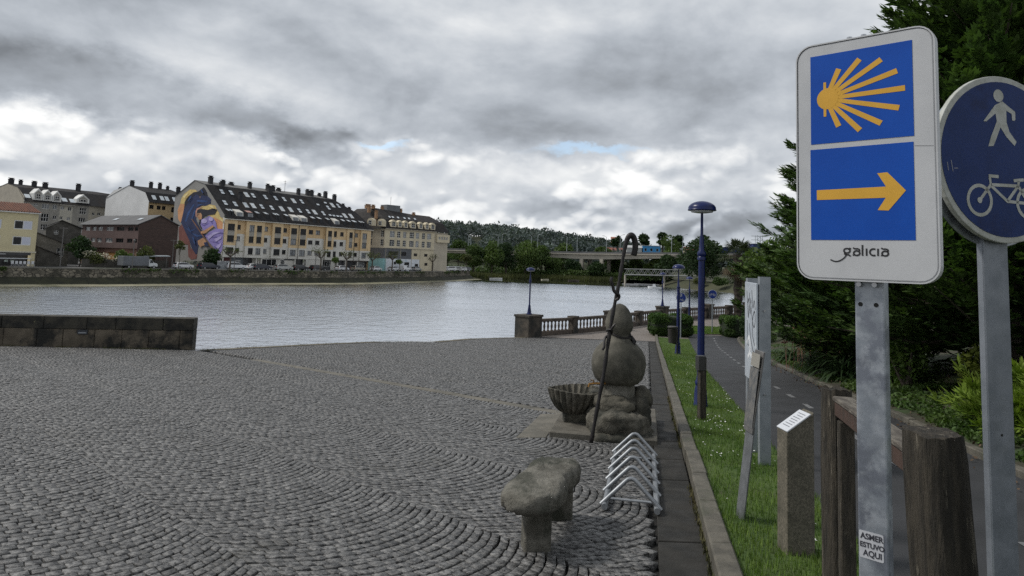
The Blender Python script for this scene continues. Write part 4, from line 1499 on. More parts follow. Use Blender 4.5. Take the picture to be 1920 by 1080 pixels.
for i in range(len(prof) - 1):
    for j in range(n):
        j2 = (j + 1) % n
        mb.f.append((i * n + j, i * n + j2, (i + 1) * n + j2, (i + 1) * n + j))
        mb.m.append(0)
mb.f.append(tuple(reversed(range(n))))
mb.m.append(0)
mb.build('bowl', m_rock2, root, smooth=True)
MB().box((BX + 0.04, BY - 0.02, gb + 0.05), (0.34, 0.30, 0.16)).build('foot', m_rockd, root, bevel=0.015)
MB().box((BX + 0.36, BY - 0.02, gb + 0.33), (0.24, 0.34, 0.22)).build('spout_lip', m_rockd, root, bevel=0.03, seg=2)
# ================================================================== FAR BANK
T6, N6 = Vector((0.5635, 0.8261, 0)), Vector((-0.8261, 0.5635, 0))
WLINE = [(-150, 50), (-110, 91), (-84.7, 115.7), (-73.5, 126.9), (-59.4, 150.3), (-38.4, 176), (-18, 224.4), (-9.9, 261.7), (-14, 272), (-40, 292), (-90, 330)]


def offline(d):
    out = []
    for i, p in enumerate(WLINE):
        a, c = Vector(WLINE[max(0, i - 1)]), Vector(WLINE[min(len(WLINE) - 1, i + 1)])
        t = (c - a).normalized()
        out.append((p[0] - t.y * d, p[1] + t.x * d))
    return out


m_mud = M('pale_mud', (0.20, 0.19, 0.12), (0.27, 0.25, 0.17), 0.25, rough=0.6, c3=(0.08, 0.085, 0.04), s3=0.12, t3=(0.55, 0.7))
m_alg = M('algae_slope', (0.016, 0.017, 0.009), (0.034, 0.034, 0.016), 0.5, rough=0.85, bump=0.6, bscale=2.0, bdist=0.2)


def rubble_material():
    m = bpy.data.materials.new('quay_rubble')
    m.use_nodes = True
    g = NG(m.node_tree)
    p = g.n['Principled BSDF']
    p.inputs['Roughness'].default_value = 0.9
    pos = g.n.new('ShaderNodeNewGeometry').outputs['Position']
    sc = g.vadd(pos, (1.0, 1.0, 1.5), 'MULTIPLY')
    cell = g.voronoi(sc, 1.35, 'F1', 'Color')
    edge = g.voronoi(sc, 1.35, 'DISTANCE_TO_EDGE', 'Distance')
    sepc = g.n.new('ShaderNodeSeparateColor')
    g.l.new(cell, sepc.inputs[0])
    col = g.mix(sepc.outputs[0], (0.075, 0.068, 0.052), (0.22, 0.195, 0.15))
    col = g.mix(g.ramp(g.noise(pos, 0.35, 5, 0.6), 0.45, 0.65), col, (0.045, 0.042, 0.03))
    col = g.mix(g.ramp(edge, 0.0, 0.12, 1.0, 0.0), col, (0.02, 0.018, 0.014))
    g.l.new(col, p.inputs['Base Color'])
    bp = g.n.new('ShaderNodeBump')
    bp.inputs['Distance'].default_value = 0.15
    g.l.new(edge, bp.inputs['Height'])
    g.l.new(bp.outputs[0], p.inputs['Normal'])
    return m


m_street = M('quay_street', (0.075, 0.075, 0.075), (0.10, 0.098, 0.095), 0.3, rough=0.85)
QZ = -2.5
prof = [(0 - 2, -5.75), (0, -5.56), (3.2, -5.32), (4.4, -4.35), (4.9, -4.15), (5.15, QZ - 0.12)]
mats_q = [m_mud, m_mud, m_alg, m_alg, rubble_material()]
rows = [offline(d) for d, z in prof]
for k, (nm, mt) in enumerate((('mudflat', m_mud), ('mudflat_upper', m_mud), ('algae_bank', m_alg), ('algae_bank_upper', m_alg), ('quay_wall', mats_q[4]))):
    b = MB()
    for i in range(len(WLINE) - 1):
        b.poly([(*rows[k][i], prof[k][1]), (*rows[k][i + 1], prof[k][1]), (*rows[k + 1][i + 1], prof[k + 1][1]), (*rows[k + 1][i], prof[k + 1][1])])
    b.build(nm, mt, kind='structure')
r1, r2 = offline(5.05), offline(5.55)
b = MB()
for i in range(len(WLINE) - 1):
    A, B_, C_, D_ = Vector((*r1[i], QZ - 0.12)), Vector((*r1[i + 1], QZ - 0.12)), Vector((*r2[i + 1], QZ - 0.12)), Vector((*r2[i], QZ - 0.12))
    h = Vector((0, 0, 0.22))
    b.poly([A, B_, B_ + h, A + h]).poly([A + h, B_ + h, C_ + h, D_ + h]).poly([D_, D_ + h, C_ + h, C_])
b.build('quay_coping', M('coping_stone', (0.17, 0.16, 0.14), (0.11, 0.105, 0.09), 0.8, rough=0.85), kind='structure')
b = MB()
land = offline(5.4)
b.poly([(x, y, QZ - 0.05) for x, y in land] + [(-220, 420, QZ - 0.05), (-700, 420, QZ - 0.05), (-700, 40, QZ - 0.05)])
b.build('quay_street', m_street, kind='structure')
# verge of grass between street and garden wall on the left
b = MB()
b.poly([(-80.6, 134.0, QZ), (-79.5, 133.0, QZ), (-72.6, 143.6, QZ), (-74.2, 144.6, QZ)])
b.build('verge', m_turf, kind='structure')

# ---- building helpers ----
m_glassd = M('dark_window_glass', (0.008, 0.009, 0.011), (0.02, 0.022, 0.025), 0.7, rough=0.12, spec=0.22)
m_glassm = M('curtained_window_glass', (0.10, 0.11, 0.12), (0.25, 0.26, 0.27), 1.1, rough=0.15, spec=0.5)
m_glassl = M('skylight_glass', (0.50, 0.54, 0.57), (0.62, 0.66, 0.68), 0.5, rough=0.18, spec=0.8)  # pale base colour paints the sky's reflection into the panes
m_frw = M('window_frame_white', (0.60, 0.60, 0.58), rough=0.5)
m_frd = M('window_frame_dark', (0.045, 0.035, 0.028), rough=0.5)
m_slate = M('slate_roof', (0.014, 0.0135, 0.015), (0.026, 0.025, 0.026), 1.2, rough=0.75, spec=0.2, bump=0.25, bscale=3, c3=(0.026, 0.020, 0.016), s3=0.25, t3=(0.5, 0.7))
m_slate2 = M('slate_roof_brown', (0.026, 0.024, 0.024), (0.042, 0.039, 0.037), 1.2, rough=0.75, spec=0.2, bump=0.25, bscale=3, c3=(0.042, 0.035, 0.028), s3=0.25, t3=(0.5, 0.7))


def wall_grid(mb, f, u0, u1, z0, z1, ops, w=0.0, rec=0.18, mfn=None, us=(), zs=()):
    """front wall with rectangular openings ops [(u0,u1,z0,z1)] and their reveals"""
    U = sorted({u0, u1, *[min(max(q, u0), u1) for o in ops for q in o[:2]], *us})
    Z = sorted({z0, z1, *[min(max(q, z0), z1) for o in ops for q in o[2:]], *zs})
    for a, c in zip(U, U[1:]):
        for d, e in zip(Z, Z[1:]):
            mu, mz = (a + c) / 2, (d + e) / 2
            if any(o[0] < mu < o[1] and o[2] < mz < o[3] for o in ops):
                continue
            mb.poly([f.p(a, d, w), f.p(c, d, w), f.p(c, e, w), f.p(a, e, w)], mfn(mu, mz) if mfn else 0)
    for (a, c, d, e) in ops:
        m = mfn((a + c) / 2, d - 0.05) if mfn else 0
        for (p, q) in (((a, d), (c, d)), ((c, d), (c, e)), ((c, e), (a, e)), ((a, e), (a, d))):
            mb.poly([f.p(*p, w), f.p(*p, w - rec), f.p(*q, w - rec), f.p(*q, w)], m)


def window(f, u0, u1, z0, z1, parent, w=0.0, rec=0.16, fm=None, gm=None, nm=1, nt=0, fw=0.07, name='window'):
    """frame ring with nm mullions and nt transoms; pane behind it as its child"""
    fm, gm = fm or m_frw, gm or m_glassd
    mb = MB()
    bars = [(u0, u1, z0, z0 + fw), (u0, u1, z1 - fw, z1), (u0, u0 + fw, z0 + fw, z1 - fw), (u1 - fw, u1, z0 + fw, z1 - fw)]
    for k in range(nm):
        c = u0 + (u1 - u0) * (k + 1) / (nm + 1)
        bars.append((c - fw / 2, c + fw / 2, z0 + fw, z1 - fw))
    for k in range(nt):
        c = z0 + (z1 - z0) * (k + 1) / (nt + 1)
        bars.append((u0 + fw, u1 - fw, c - fw / 2, c + fw / 2))
    for i, (a, c, d, e) in enumerate(bars):
        ww = w - rec + 0.05 + (0.006 if i > 3 else 0) - (0.004 if i > 3 + nm else 0)
        mb.obox(f.p(a, d, w - rec), f.t * (c - a), UP * (e - d), f.w * (ww - w + rec))
    o = mb.build(name, fm, parent)
    MB().poly([f.p(u0, z0, w - rec + 0.015), f.p(u1, z0, w - rec + 0.015), f.p(u1, z1, w - rec + 0.015), f.p(u0, z1, w - rec + 0.015)]).build('pane', gm, o)
    return o


def chimney(x, y, z, w, h, parent, mat, rz=0.6, pots=True):
    mb = MB()
    mb.box((x, y, z + h / 2), (w, w * 0.8, h), rz=rz)
    mb.box((x, y, z + h + 0.06), (w + 0.22, w * 0.8 + 0.22, 0.12), rz=rz)
    mb.box((x, y, z + h + 0.25), (w * 0.7, w * 0.5, 0.25), rz=rz)
    mb.box((x, y, z + h + 0.44), (w + 0.05, w * 0.8, 0.10), rz=rz)
    return mb.build('chimney', mat, parent)


# ------------------------------------------------------------------ long apartment block with mural
def long_block():
    P = Vector((-69.3, 166.0, 0))
    f = Frame((P.x, P.y), (T6.x, T6.y))          # front faces the river
    g = Frame((P.x + N6.x * 22.4, P.y + N6.y * 22.4), (-N6.x, -N6.y))   # gable faces left: its u runs from back to front
    root = empty('apartment_block', (P.x, P.y, QZ))
    tag(root, 'long yellow and white apartment block with dark roof full of skylights and a painted gable', 'building')
    m_y = M('ochre_render', (0.60, 0.445, 0.255), (0.66, 0.50, 0.30), 0.4, rough=0.85, c3=(0.53, 0.40, 0.24), s3=0.3)
    m_w = M('pale_render', (0.62, 0.60, 0.55), (0.54, 0.525, 0.475), 0.5, rough=0.85, c3=(0.44, 0.425, 0.385), s3=0.3)
    m_g = M('grey_spandrel', (0.34, 0.32, 0.28), (0.29, 0.275, 0.24), 0.8, rough=0.85)
    m_yd = M('ochre_render_deep', (0.54, 0.385, 0.21), (0.59, 0.425, 0.24), 0.4, rough=0.85)
    mats = [m_y, m_w, m_g, m_yd]
    rowz = [(1.03, 2.62), (3.92, 5.5), (6.70, 8.34)]
    # section: u0, u1, bay depth, windows (u0,u1,small?), middle floor white?
    secs = [(0.0, 3.4, 0.55, [(0.8, 2.7, 0)], 0), (3.4, 5.9, 0, [(3.6, 4.7, 1)], 1), (5.9, 11.2, 0.55, [(6.8, 8.2, 0), (8.95, 10.4, 0)], 0), (11.2, 13.6, 0, [(11.5, 12.6, 1)], 1),
            (13.6, 16.9, 0.55, [(14.3, 16.2, 0)], 0), (16.9, 19.1, 0, [(17.3, 18.5, 1)], 1), (19.1, 21.9, 0.4, [(19.5, 21.4, 0)], 0), (21.9, 24.8, 0.4, [(22.5, 24.4, 0)], 0),
            (24.8, 31.0, 0, [(25.6, 27.1, 1), (28.0, 29.5, 1)], 1), (31.0, 34.0, 0.55, [(31.9, 33.3, 0)], 0), (34.0, 38.9, 0.2, [(34.3, 35.4, 0), (36.6, 37.9, 1)], 1), (38.9, 41.7, 0.5, [(39.8, 41.1, 0)], 0),
            (41.7, 44.3, 0, [(42.4, 43.6, 1)], 0), (44.3, 48.3, 0.5, [(44.9, 46.7, 0)], 0)]
    for si, (u0, u1, w, wins, midw) in enumerate(secs):
        ops = []
        for (a, c, sm) in wins:
            for (z0, z1) in rowz:
                ops.append((a, c, z0 + (0.35 if sm else 0), z1 - (0.12 if sm else 0)))

        def mfn(u, z, wins=wins, midw=midw, w=w):
            if z < 3.1:
                return 1
            if midw and z < 6.0:
                return 1
            if w > 0.3:
                for (a, c, sm) in wins:
                    if a - 0.05 < u < c + 0.05 and (5.5 < z < 6.7):
                        return 2
            return 0 if w > 0.1 else 3
        mb = MB()
        wall_grid(mb, f, u0, u1, 0.45, 9.35, ops, w, 0.2, mfn, (), (3.1, 6.0))
        if w:
            for uu in (u0, u1):
                for (z0, z1) in ((0.45, 3.1), (3.1, 6.0), (6.0, 9.35)):
                    q = [f.p(uu, z0, 0), f.p(uu, z0, w), f.p(uu, z1, w), f.p(uu, z1, 0)]
                    mb.poly(q if uu == u0 else q[::-1], mfn(u0, (z0 + z1) / 2))
        wl_ = mb.build('wall', mats, root)
        for (a, c, z0, z1) in ops:
            big = c - a > 1.3
            window(f, a, c, z0, z1, root, w, 0.2, m_frd, random.choice([m_glassd, m_glassd, m_glassd, m_glassm]), 1 if big else (1 if random.random() < .6 else 0), 0, 0.06)
            MB().obox(f.p(a - 0.08, z0 - 0.09, w + 0.001), f.t * (c - a + 0.16), UP * 0.085, f.w * 0.10).build('sill', m_g, root)
        # floor slab edge below
        MB().obox(f.p(u0 - 0.002, 0.22, -0.9), f.t * (u1 - u0 + 0.004), UP * 0.232, f.w * (w + 0.95 + 0.003 * (si % 2))).build('slab_edge', m_w, root)
    for uu in (21.9, 31.0, 41.72):
        MB().tube([f.p(uu, -2.5, 0.62), f.p(uu, 9.3, 0.62)], 0.07, 6).build('downpipe', m_frd, root)
    # ground floor: recessed shop fronts
    m_sh = M('shopfront_dark', (0.03, 0.032, 0.036), (0.06, 0.06, 0.065), 0.6, rough=0.25)
    m_red = M('shop_maroon', (0.10, 0.018, 0.02), rough=0.6)
    m_gb = M('shop_greyblue', (0.10, 0.12, 0.135), (0.14, 0.155, 0.165), 0.5, rough=0.4)
    for (a, c, mt, w) in ((0, 3.0, m_red, -0.9), (3.0, 6.6, m_gb, -0.9), (6.6, 9.3, m_sh, -1.2), (9.3, 11.0, m_w, -0.8), (11.0, 16.6, m_w, -0.1), (16.6, 21.4, m_w, -0.1), (21.4, 25.0, m_sh, -0.9), (25.0, 30.6, m_w, -0.1),
                          (30.6, 34.2, m_sh, -0.4), (34.2, 36.0, m_w, -0.3), (36.0, 39.2, m_sh, -0.6), (39.2, 48.2, m_sh, -0.7)):
        MB().obox(f.p(a, QZ - 0.1, w - 0.4), f.t * (c - a), UP * (0.22 - QZ + 0.1), f.w * 0.4).build('shopfront', mt, root)
    for (a, c, z0, z1, w, gm) in ((11.4, 15.8, -1.7, 0.0, -0.1, m_glassd), (17.2, 18.4, -1.5, 0.0, -0.1, m_glassd), (31.0, 33.8, -1.6, -0.1, -0.4, m_glassd), (44.6, 47.2, -1.6, -0.2, -0.7, m_glassm), (4.2, 5.8, -2.2, -0.5, -0.9, m_glassm)):
        window(f, a, c, z0, z1, root, w + 0.12, 0.10, m_frw, gm, 2, 0, 0.07)
    MB().obox(f.p(18.3, -0.15, -0.09), f.t * 2.9, UP * 0.3, f.w * 0.12).build('fascia_sign', m_sh, root)
    MB().obox(f.p(40.5, 0.0, -0.6), f.t * 7.0, UP * 0.25, f.w * 1.2).build('awning', m_frd, root)
    for uu in (0.1, 9.4, 10.9, 21.3, 25.1, 30.4, 36.0, 39.1, 43.6):
        MB().obox(f.p(uu, QZ, -0.05), f.t * 0.35, UP * (0.22 - QZ), f.w * 0.38).build('column', m_w, root)
    # gable with its roof outline
    gp = [(0.0, QZ - 0.1), (22.4, QZ - 0.1), (22.4, 10.4), (13.27, 18.17), (8.64, 19.36), (0.0, 15.4)]
    MB().poly([g.p(u, z) for u, z in gp]).build('gable_wall', M('gable_render', (0.27, 0.265, 0.25), (0.22, 0.215, 0.205), 0.25, rough=0.9, c3=(0.15, 0.145, 0.135), s3=0.6, t3=(0.6, 0.8)), root)
    cols = dict(yel=(0.50, 0.38, 0.15), ora=(0.50, 0.25, 0.12), red=(0.16, 0.055, 0.045), navy=(0.012, 0.022, 0.075), ink=(0.010, 0.011, 0.022), blue=(0.022, 0.06, 0.18), pink=(0.50, 0.26, 0.20), skin=(0.42, 0.23, 0.12),
                lil=(0.22, 0.18, 0.42), vio=(0.10, 0.08, 0.26), wood=(0.16, 0.08, 0.05), lil2=(0.38, 0.33, 0.56), yel2=(0.62, 0.52, 0.26))
    keys = list(cols)
    mb = MB()
    for i, (c, pts) in enumerate(MURAL):
        q = [g.p(22.4 - a, z, 0.02 + 0.007 * i) for a, z in pts]
        nrm = sum(((q[j] - q[0]).cross(q[(j + 1) % len(q)] - q[0]) for j in range(len(q))), Vector())
        mb.poly(q if nrm.dot(g.w) > 0 else q[::-1], keys.index(c))
    mb.build('mural', [M('mural_' + k_, cols[k_], tuple(min(1, v * 1.25 + 0.006) for v in cols[k_]), 0.5, rough=0.85) for k_ in keys], root, label='mural of a dark blue horse and a woman in a lilac dress')
    MB().obox(f.p(-0.12, QZ, -0.2), f.t * 0.11, UP * 12.2, f.w * 0.5).build('corner_strip', m_w, root)
    # roof
    e0, ru, rn = 10.46, 9.2775 / 12.065, 7.7134 / 12.065

    def rp(u, s, o=0.0):
        return f.p(u, e0 + rn * s, 0) + N6 * (-0.15 + ru * s) + (UP * ru - N6 * rn) * o
    mb = MB()
    ov = -1.35
    mb.poly([rp(-0.15, ov), rp(48.9, ov), rp(46.9, 6.6), rp(41.6, 12.065), rp(-0.15, 12.065)])
    knee, apex, back = rp(-0.15, 12.065), f.p(-0.15, 19.36) + N6 * 13.76, f.p(-0.15, 15.4) + N6 * 22.5
    k2, a2, b2 = rp(41.6, 12.065), f.p(41.0, 19.36) + N6 * 13.76, f.p(46, 15.4) + N6 * 22.5
    mb.poly([knee, k2, a2, apex], 1).poly([apex, a2, b2, back], 1)
    mb.poly([rp(48.9, ov), f.p(48.9, 9.6) + N6 * 22.4, b2, a2, k2, rp(46.9, 6.6)])
    mb.build('roof', [m_slate, M('ridge_flashing', (0.12, 0.12, 0.12), (0.17, 0.165, 0.155), 0.6, rough=0.8)], root)
    roof = bpy.data.objects[[o.name for o in root.children if o.name.startswith('roof')][0]]
    MB().poly([f.p(48.3, QZ), f.p(48.3, QZ) + N6 * 22, f.p(48.3, 9.6) + N6 * 22, f.p(48.3, 9.6)]).build('end_wall', m_y, root)
    MB().obox(f.p(-0.1, 9.30, 0.0), f.t * 48.9, UP * 0.22, f.w * 1.02).build('cornice', m_w, root)
    MB().obox(f.p(-0.1, 9.53, 0.9), f.t * 48.9, UP * 0.12, f.w * 0.16).build('gutter', m_slate, root)
    for (u, s) in ((3.42, 9.5), (6.04, 9.5), (10.45, 9.4), (12.45, 9.37), (16.15, 9.3), (19.42, 9.3), (22.19, 9.3), (25.2, 9.0), (28.05, 9.1), (36.64, 7.5), (39.15, 9.0), (41.4, 9.0), (2.19, 4.85), (4.97, 4.74), (7.99, 4.7), (10.15, 4.74), (12.75, 4.74),
                   (15.77, 4.66), (18.93, 4.63), (21.75, 4.62), (24.74, 4.62), (27.64, 4.6), (29.96, 4.58), (32.98, 4.47), (40.94, 4.3), (43.46, 4.4)):
        mb = MB()
        hw, hs = 0.56, 1.02
        d = (rp(0, 1) - rp(0, 0)).normalized()
        up_ = (UP * ru - N6 * rn)
        for (a, c, s0, s1) in ((-hw, hw, -hs, -hs + .08), (-hw, hw, hs - .08, hs), (-hw, hw, -0.05, 0.05), (-hw, -hw + .08, -hs + .08, hs - .08), (hw - .08, hw, -hs + .08, hs - .08)):
            mb.obox(rp(u + a, s + s0), f.t * (c - a), d * (s1 - s0), up_ * 0.10)
        sk = mb.build('skylight', m_frw if random.random() < 0.3 else m_slate, roof)
        mb = MB()
        for (s0, s1) in ((-hs + .08, -0.05), (0.05, hs - .08)):
            mb.poly([rp(u - hw + .08, s + s0, 0.06), rp(u + hw - .08, s + s0, 0.06), rp(u + hw - .08, s + s1, 0.06), rp(u - hw + .08, s + s1, 0.06)])
        mb.build('pane', m_glassl, sk)
    for (u, s) in ((33.38, 8.46), (36.9, 9.8), (35.02, 3.84), (36.38, 3.76), (37.79, 3.72), (39.03, 3.7)):
        mb = MB().obox(rp(u - 0.55, s - 0.42), f.t * 1.1, (rp(0, 1) - rp(0, 0)) * 0.84, (UP * ru - N6 * rn) * 0.09)
        sk = mb.build('skylight', m_slate, roof)
        MB().poly([rp(u - .46, s - .33, .1), rp(u + .46, s - .33, .1), rp(u + .46, s + .33, .1), rp(u - .46, s + .33, .1)]).build('pane', m_glassl, sk)
    # dormers just above the eave
    for (u, wd, kind) in ((1.25, 0.75, 0), (2.1, 0.75, 0), (4.0, 2.0, 1), (7.0, 2.0, 2), (9.5, 1.2, 0), (12.1, 1.2, 0), (14.75, 0.75, 0), (15.6, 0.75, 0), (18.4, 1.2, 0), (20.9, 2.2, 1), (23.6, 2.2, 1), (27.1, 1.3, 0), (29.4, 1.3, 0), (32.4, 1.2, 0),
                          (35.1, 1.8, 1), (38.1, 1.2, 0), (40.2, 1.1, 0), (42.4, 1.6, 0), (44.8, 0.75, 0), (45.8, 0.75, 0)):
        h0, h1 = 10.0, 11.35
        wfr = 0.35
        mb = MB()
        front = [f.p(u - wd / 2, h0, wfr), f.p(u + wd / 2, h0, wfr), f.p(u + wd / 2, h1, wfr - 0.25), f.p(u - wd / 2, h1, wfr - 0.25)]
        top = [f.p(u + wd / 2, h1 + 0.75, 0) + N6 * 1.9, f.p(u - wd / 2, h1 + 0.75, 0) + N6 * 1.9]
        base = [f.p(u + wd / 2, h0, 0) + N6 * 0.0, f.p(u - wd / 2, h0, 0) + N6 * 0.0]
        mb.poly(front, 0)
        mb.poly([front[3], front[2], top[0], top[1]], 0)
        mb.poly([front[1], base[0], top[0], front[2]], 0)
        mb.poly([front[0], front[3], top[1], base[1]], 0)
        dm = mb.build('dormer', [m_w if kind == 1 else m_slate], roof)
        ins = 0.1
        L_ = lambda a, t, w: front[0].lerp(front[1], a).lerp(front[3].lerp(front[2], a), t) + f.w * w
        MB().poly([L_(.12, .12, .03), L_(.88, .12, .03), L_(.88, .92, .03), L_(.12, .92, .03)]).build('dormer_pane', m_glassm if kind else m_glassd, dm)
        if kind != 1:
            K_ = lambda a, t: front[3].lerp(front[2], a).lerp(top[1].lerp(top[0], a), t) + UP * 0.05
            MB().poly([K_(.12, .1), K_(.88, .1), K_(.88, .75), K_(.12, .75)]).build('roof_pane', m_glassl if kind == 0 else M('copper_pane', (0.45, 0.25, 0.2), rough=0.3), dm)
    m_ch = M('chimney_slate', (0.022, 0.022, 0.026), (0.036, 0.036, 0.04), 1.0, rough=0.8)
    rz = math.atan2(T6.y, T6.x)
    for (u, n_, zb, h, w) in ((2.2, 10.5, 18.2, 1.9, 1.0), (6.4, 11.5, 18.4, 1.2, 0.9), (9.3, 12.4, 18.7, 0.7, 1.1), (13.6, 10.5, 18.2, 1.7, 0.9), (19.3, 10.6, 18.2, 1.8, 0.9), (21.2, 10.8, 18.3, 1.5, 0.9), (24.2, 12.4, 18.8, 0.7, 1.1), (29.2, 10.0, 17.6, 2.2, 0.9),
                          (33.0, 10.8, 18.2, 1.8, 0.9), (34.4, 10.6, 18.2, 1.7, 1.0), (38.6, 12.2, 18.8, 0.7, 0.9), (39.2, 10.2, 17.8, 2.2, 1.0), (42.2, 9.6, 17.4, 2.0, 1.0), (44.9, 8.6, 14.6, 2.2, 0.8), (45.6, 6.6, 13.2, 2.6, 0.9),
                          (4.6, 9.2, 17.2, 1.8, 1.1), (18.8, 8.9, 16.8, 2.5, 1.2), (7.4, 5.2, 14.0, 2.4, 1.0)):
        c = f.p(u, 0) + N6 * n_
        chimney(c.x, c.y, zb, w, h, root, m_ch, rz)
    c = f.p(26, 0) + N6 * 12
    MB().tube([(c.x, c.y, 18.9), (c.x, c.y, 22.2)], 0.05, 5).tube([c + UP * 21.9 - T6 * .6, c + UP * 21.9 + T6 * .6], 0.03, 4).tube([c + UP * 21.4 - T6 * .4, c + UP * 21.4 + T6 * .4], 0.03, 4).build('aerial', m_frd, root)


MURAL = [
    ('yel', [(15.86, 16.98), (13.24, 16.88), (12.15, 16.13), (15.04, 15.52), (17.13, 13.28), (19.67, 13.33), (19.45, 14.59), (18.32, 15.83)]),
    ('ora', [(19.68, 13.4), (17.12, 13.21), (17.52, 11.8), (17.65, 9.98), (18.78, 8.5), (20.03, 9.42), (20.6, 11.84)]),
    ('yel', [(11.75, 11.95), (9.52, 12.71), (6.88, 13.04), (4.2, 12.69), (3.34, 11.84), (2.28, 10.85), (1.6, 9.87), (-0.11, 9.32), (-0.52, 8.14), (1.37, 8.14), (6.07, 9.9)]),
    ('ora', [(4.19, 9.89), (1.48, 9.0), (-0.49, 8.35), (-0.45, 6.74), (1.72, 6.67), (4.33, 8.14)]),
    ('red', [(19.41, 7.24), (17.91, 8.2), (15.86, 6.11), (13.93, 3.88), (13.27, 2.06), (11.67, 1.91), (10.09, 0.4), (10.34, -0.53), (12.58, -0.77), (13.95, -0.03), (14.59, 2.93), (18.62, 2.87)]),
    ('navy', [(9.6, 17.4), (8.07, 16.09), (7.66, 15.12), (6.06, 14.26), (6.14, 13.16), (7.97, 12.64), (10.28, 12.65), (11.77, 12.13), (12.29, 10.84), (11.64, 9.04), (9.68, 7.04), (5.96, 5.03), (9.25, 3.99), (9.94, 2.61), (10.15, 0.84), (10.69, 0.5), (12.68, 2.07), (13.93, 3.88), (16.14, 6.11), (18.55, 8.61), (17.72, 11.8), (17.42, 13.86), (16.2, 15.21), (13.95, 16.24), (11.96, 16.19), (11.06, 16.71)]),
    ('ink', [(9.6, 17.4), (8.15, 16.13), (7.73, 15.01), (9.7, 15.39), (11.01, 15.04), (12.69, 15.76), (14.54, 14.83), (16.33, 13.34), (17.66, 11.92), (17.62, 13.86), (16.2, 15.21), (13.95, 16.24), (11.98, 16.33), (10.67, 16.76)]),
    ('blue', [(13.69, 13.11), (12.91, 13.21), (14.96, 10.86), (16.04, 8.72), (16.79, 8.83), (15.79, 11.1)]),
    ('blue', [(12.07, 14.21), (8.93, 14.03), (6.98, 13.77), (8.88, 13.65), (12.01, 13.76)]),
    ('blue', [(16.43, 7.24), (13.74, 6.62), (11.42, 6.92), (13.86, 6.13)]),
    ('blue', [(12.9, 11.74), (12.27, 11.51), (13.5, 9.05), (14.11, 9.16)]),
    ('blue', [(13.83, 5.9), (10.82, 5.48), (7.69, 5.17), (10.74, 4.92)]),
    ('pink', [(12.01, 9.94), (12.28, 11.29), (11.76, 12.07), (9.87, 12.49), (9.83, 12.2), (11.33, 11.77), (11.77, 11.06), (11.54, 9.94)]),
    ('ink', [(11.7, 11.62), (9.79, 11.93), (7.07, 11.63), (4.85, 11.97), (3.02, 11.69), (3.9, 10.5), (6.51, 10.34), (8.3, 10.09), (9.34, 9.25), (8.4, 8.03), (9.28, 6.93), (10.53, 8.37), (10.0, 9.26), (11.05, 10.38)]),
    ('skin', [(11.46, 10.79), (9.85, 10.93), (9.24, 10.19), (9.36, 9.37), (10.5, 9.21), (11.29, 9.89)]),
    ('ink', [(11.32, 10.65), (10.48, 10.73), (10.45, 10.55), (11.3, 10.49)]),
    ('lil', [(9.35, 9.3), (7.54, 9.58), (6.11, 10.16), (4.13, 9.45), (3.08, 8.57), (2.42, 6.95), (4.08, 7.66), (5.99, 6.56), (8.19, 6.56), (9.53, 7.88)]),
    ('vio', [(9.18, 8.14), (7.88, 7.88), (6.24, 8.36), (6.13, 8.14), (7.84, 7.59), (9.15, 7.88)]),
    ('vio', [(6.42, 9.68), (4.82, 9.02), (4.25, 8.14), (4.7, 8.14), (5.37, 8.91)]),
    ('skin', [(9.46, 6.26), (8.06, 6.45), (4.29, 7.86), (3.79, 7.49), (7.03, 5.9), (8.82, 5.58)]),
    ('lil', [(7.12, 5.18), (5.56, 6.17), (2.69, 7.01), (-0.33, 6.85), (-0.44, 2.15), (0.29, 0.6), (2.79, 2.26), (5.63, 3.95)]),
    ('vio', [(5.72, 4.64), (2.43, 5.11), (-0.2, 4.49), (2.39, 4.79)]),
    ('vio', [(4.67, 3.79), (1.89, 3.82), (-0.25, 2.79), (1.85, 3.5)]),
    ('vio', [(3.22, 2.73), (1.33, 2.33), (0.28, 1.28), (1.83, 2.0)]),
    ('vio', [(1.66, 6.2), (-0.37, 5.99), (-0.34, 5.67), (1.43, 5.87)]),
    ('skin', [(10.21, 3.93), (8.01, 4.73), (5.93, 3.99), (6.44, 3.0), (8.29, 2.64), (8.42, 2.24), (9.77, 3.05)]),
    ('wood', [(13.82, 9.39), (13.44, 9.5), (9.2, 6.37), (5.17, 3.34), (1.52, 1.08), (1.8, 0.95), (5.51, 3.12), (9.56, 6.15)]),
]

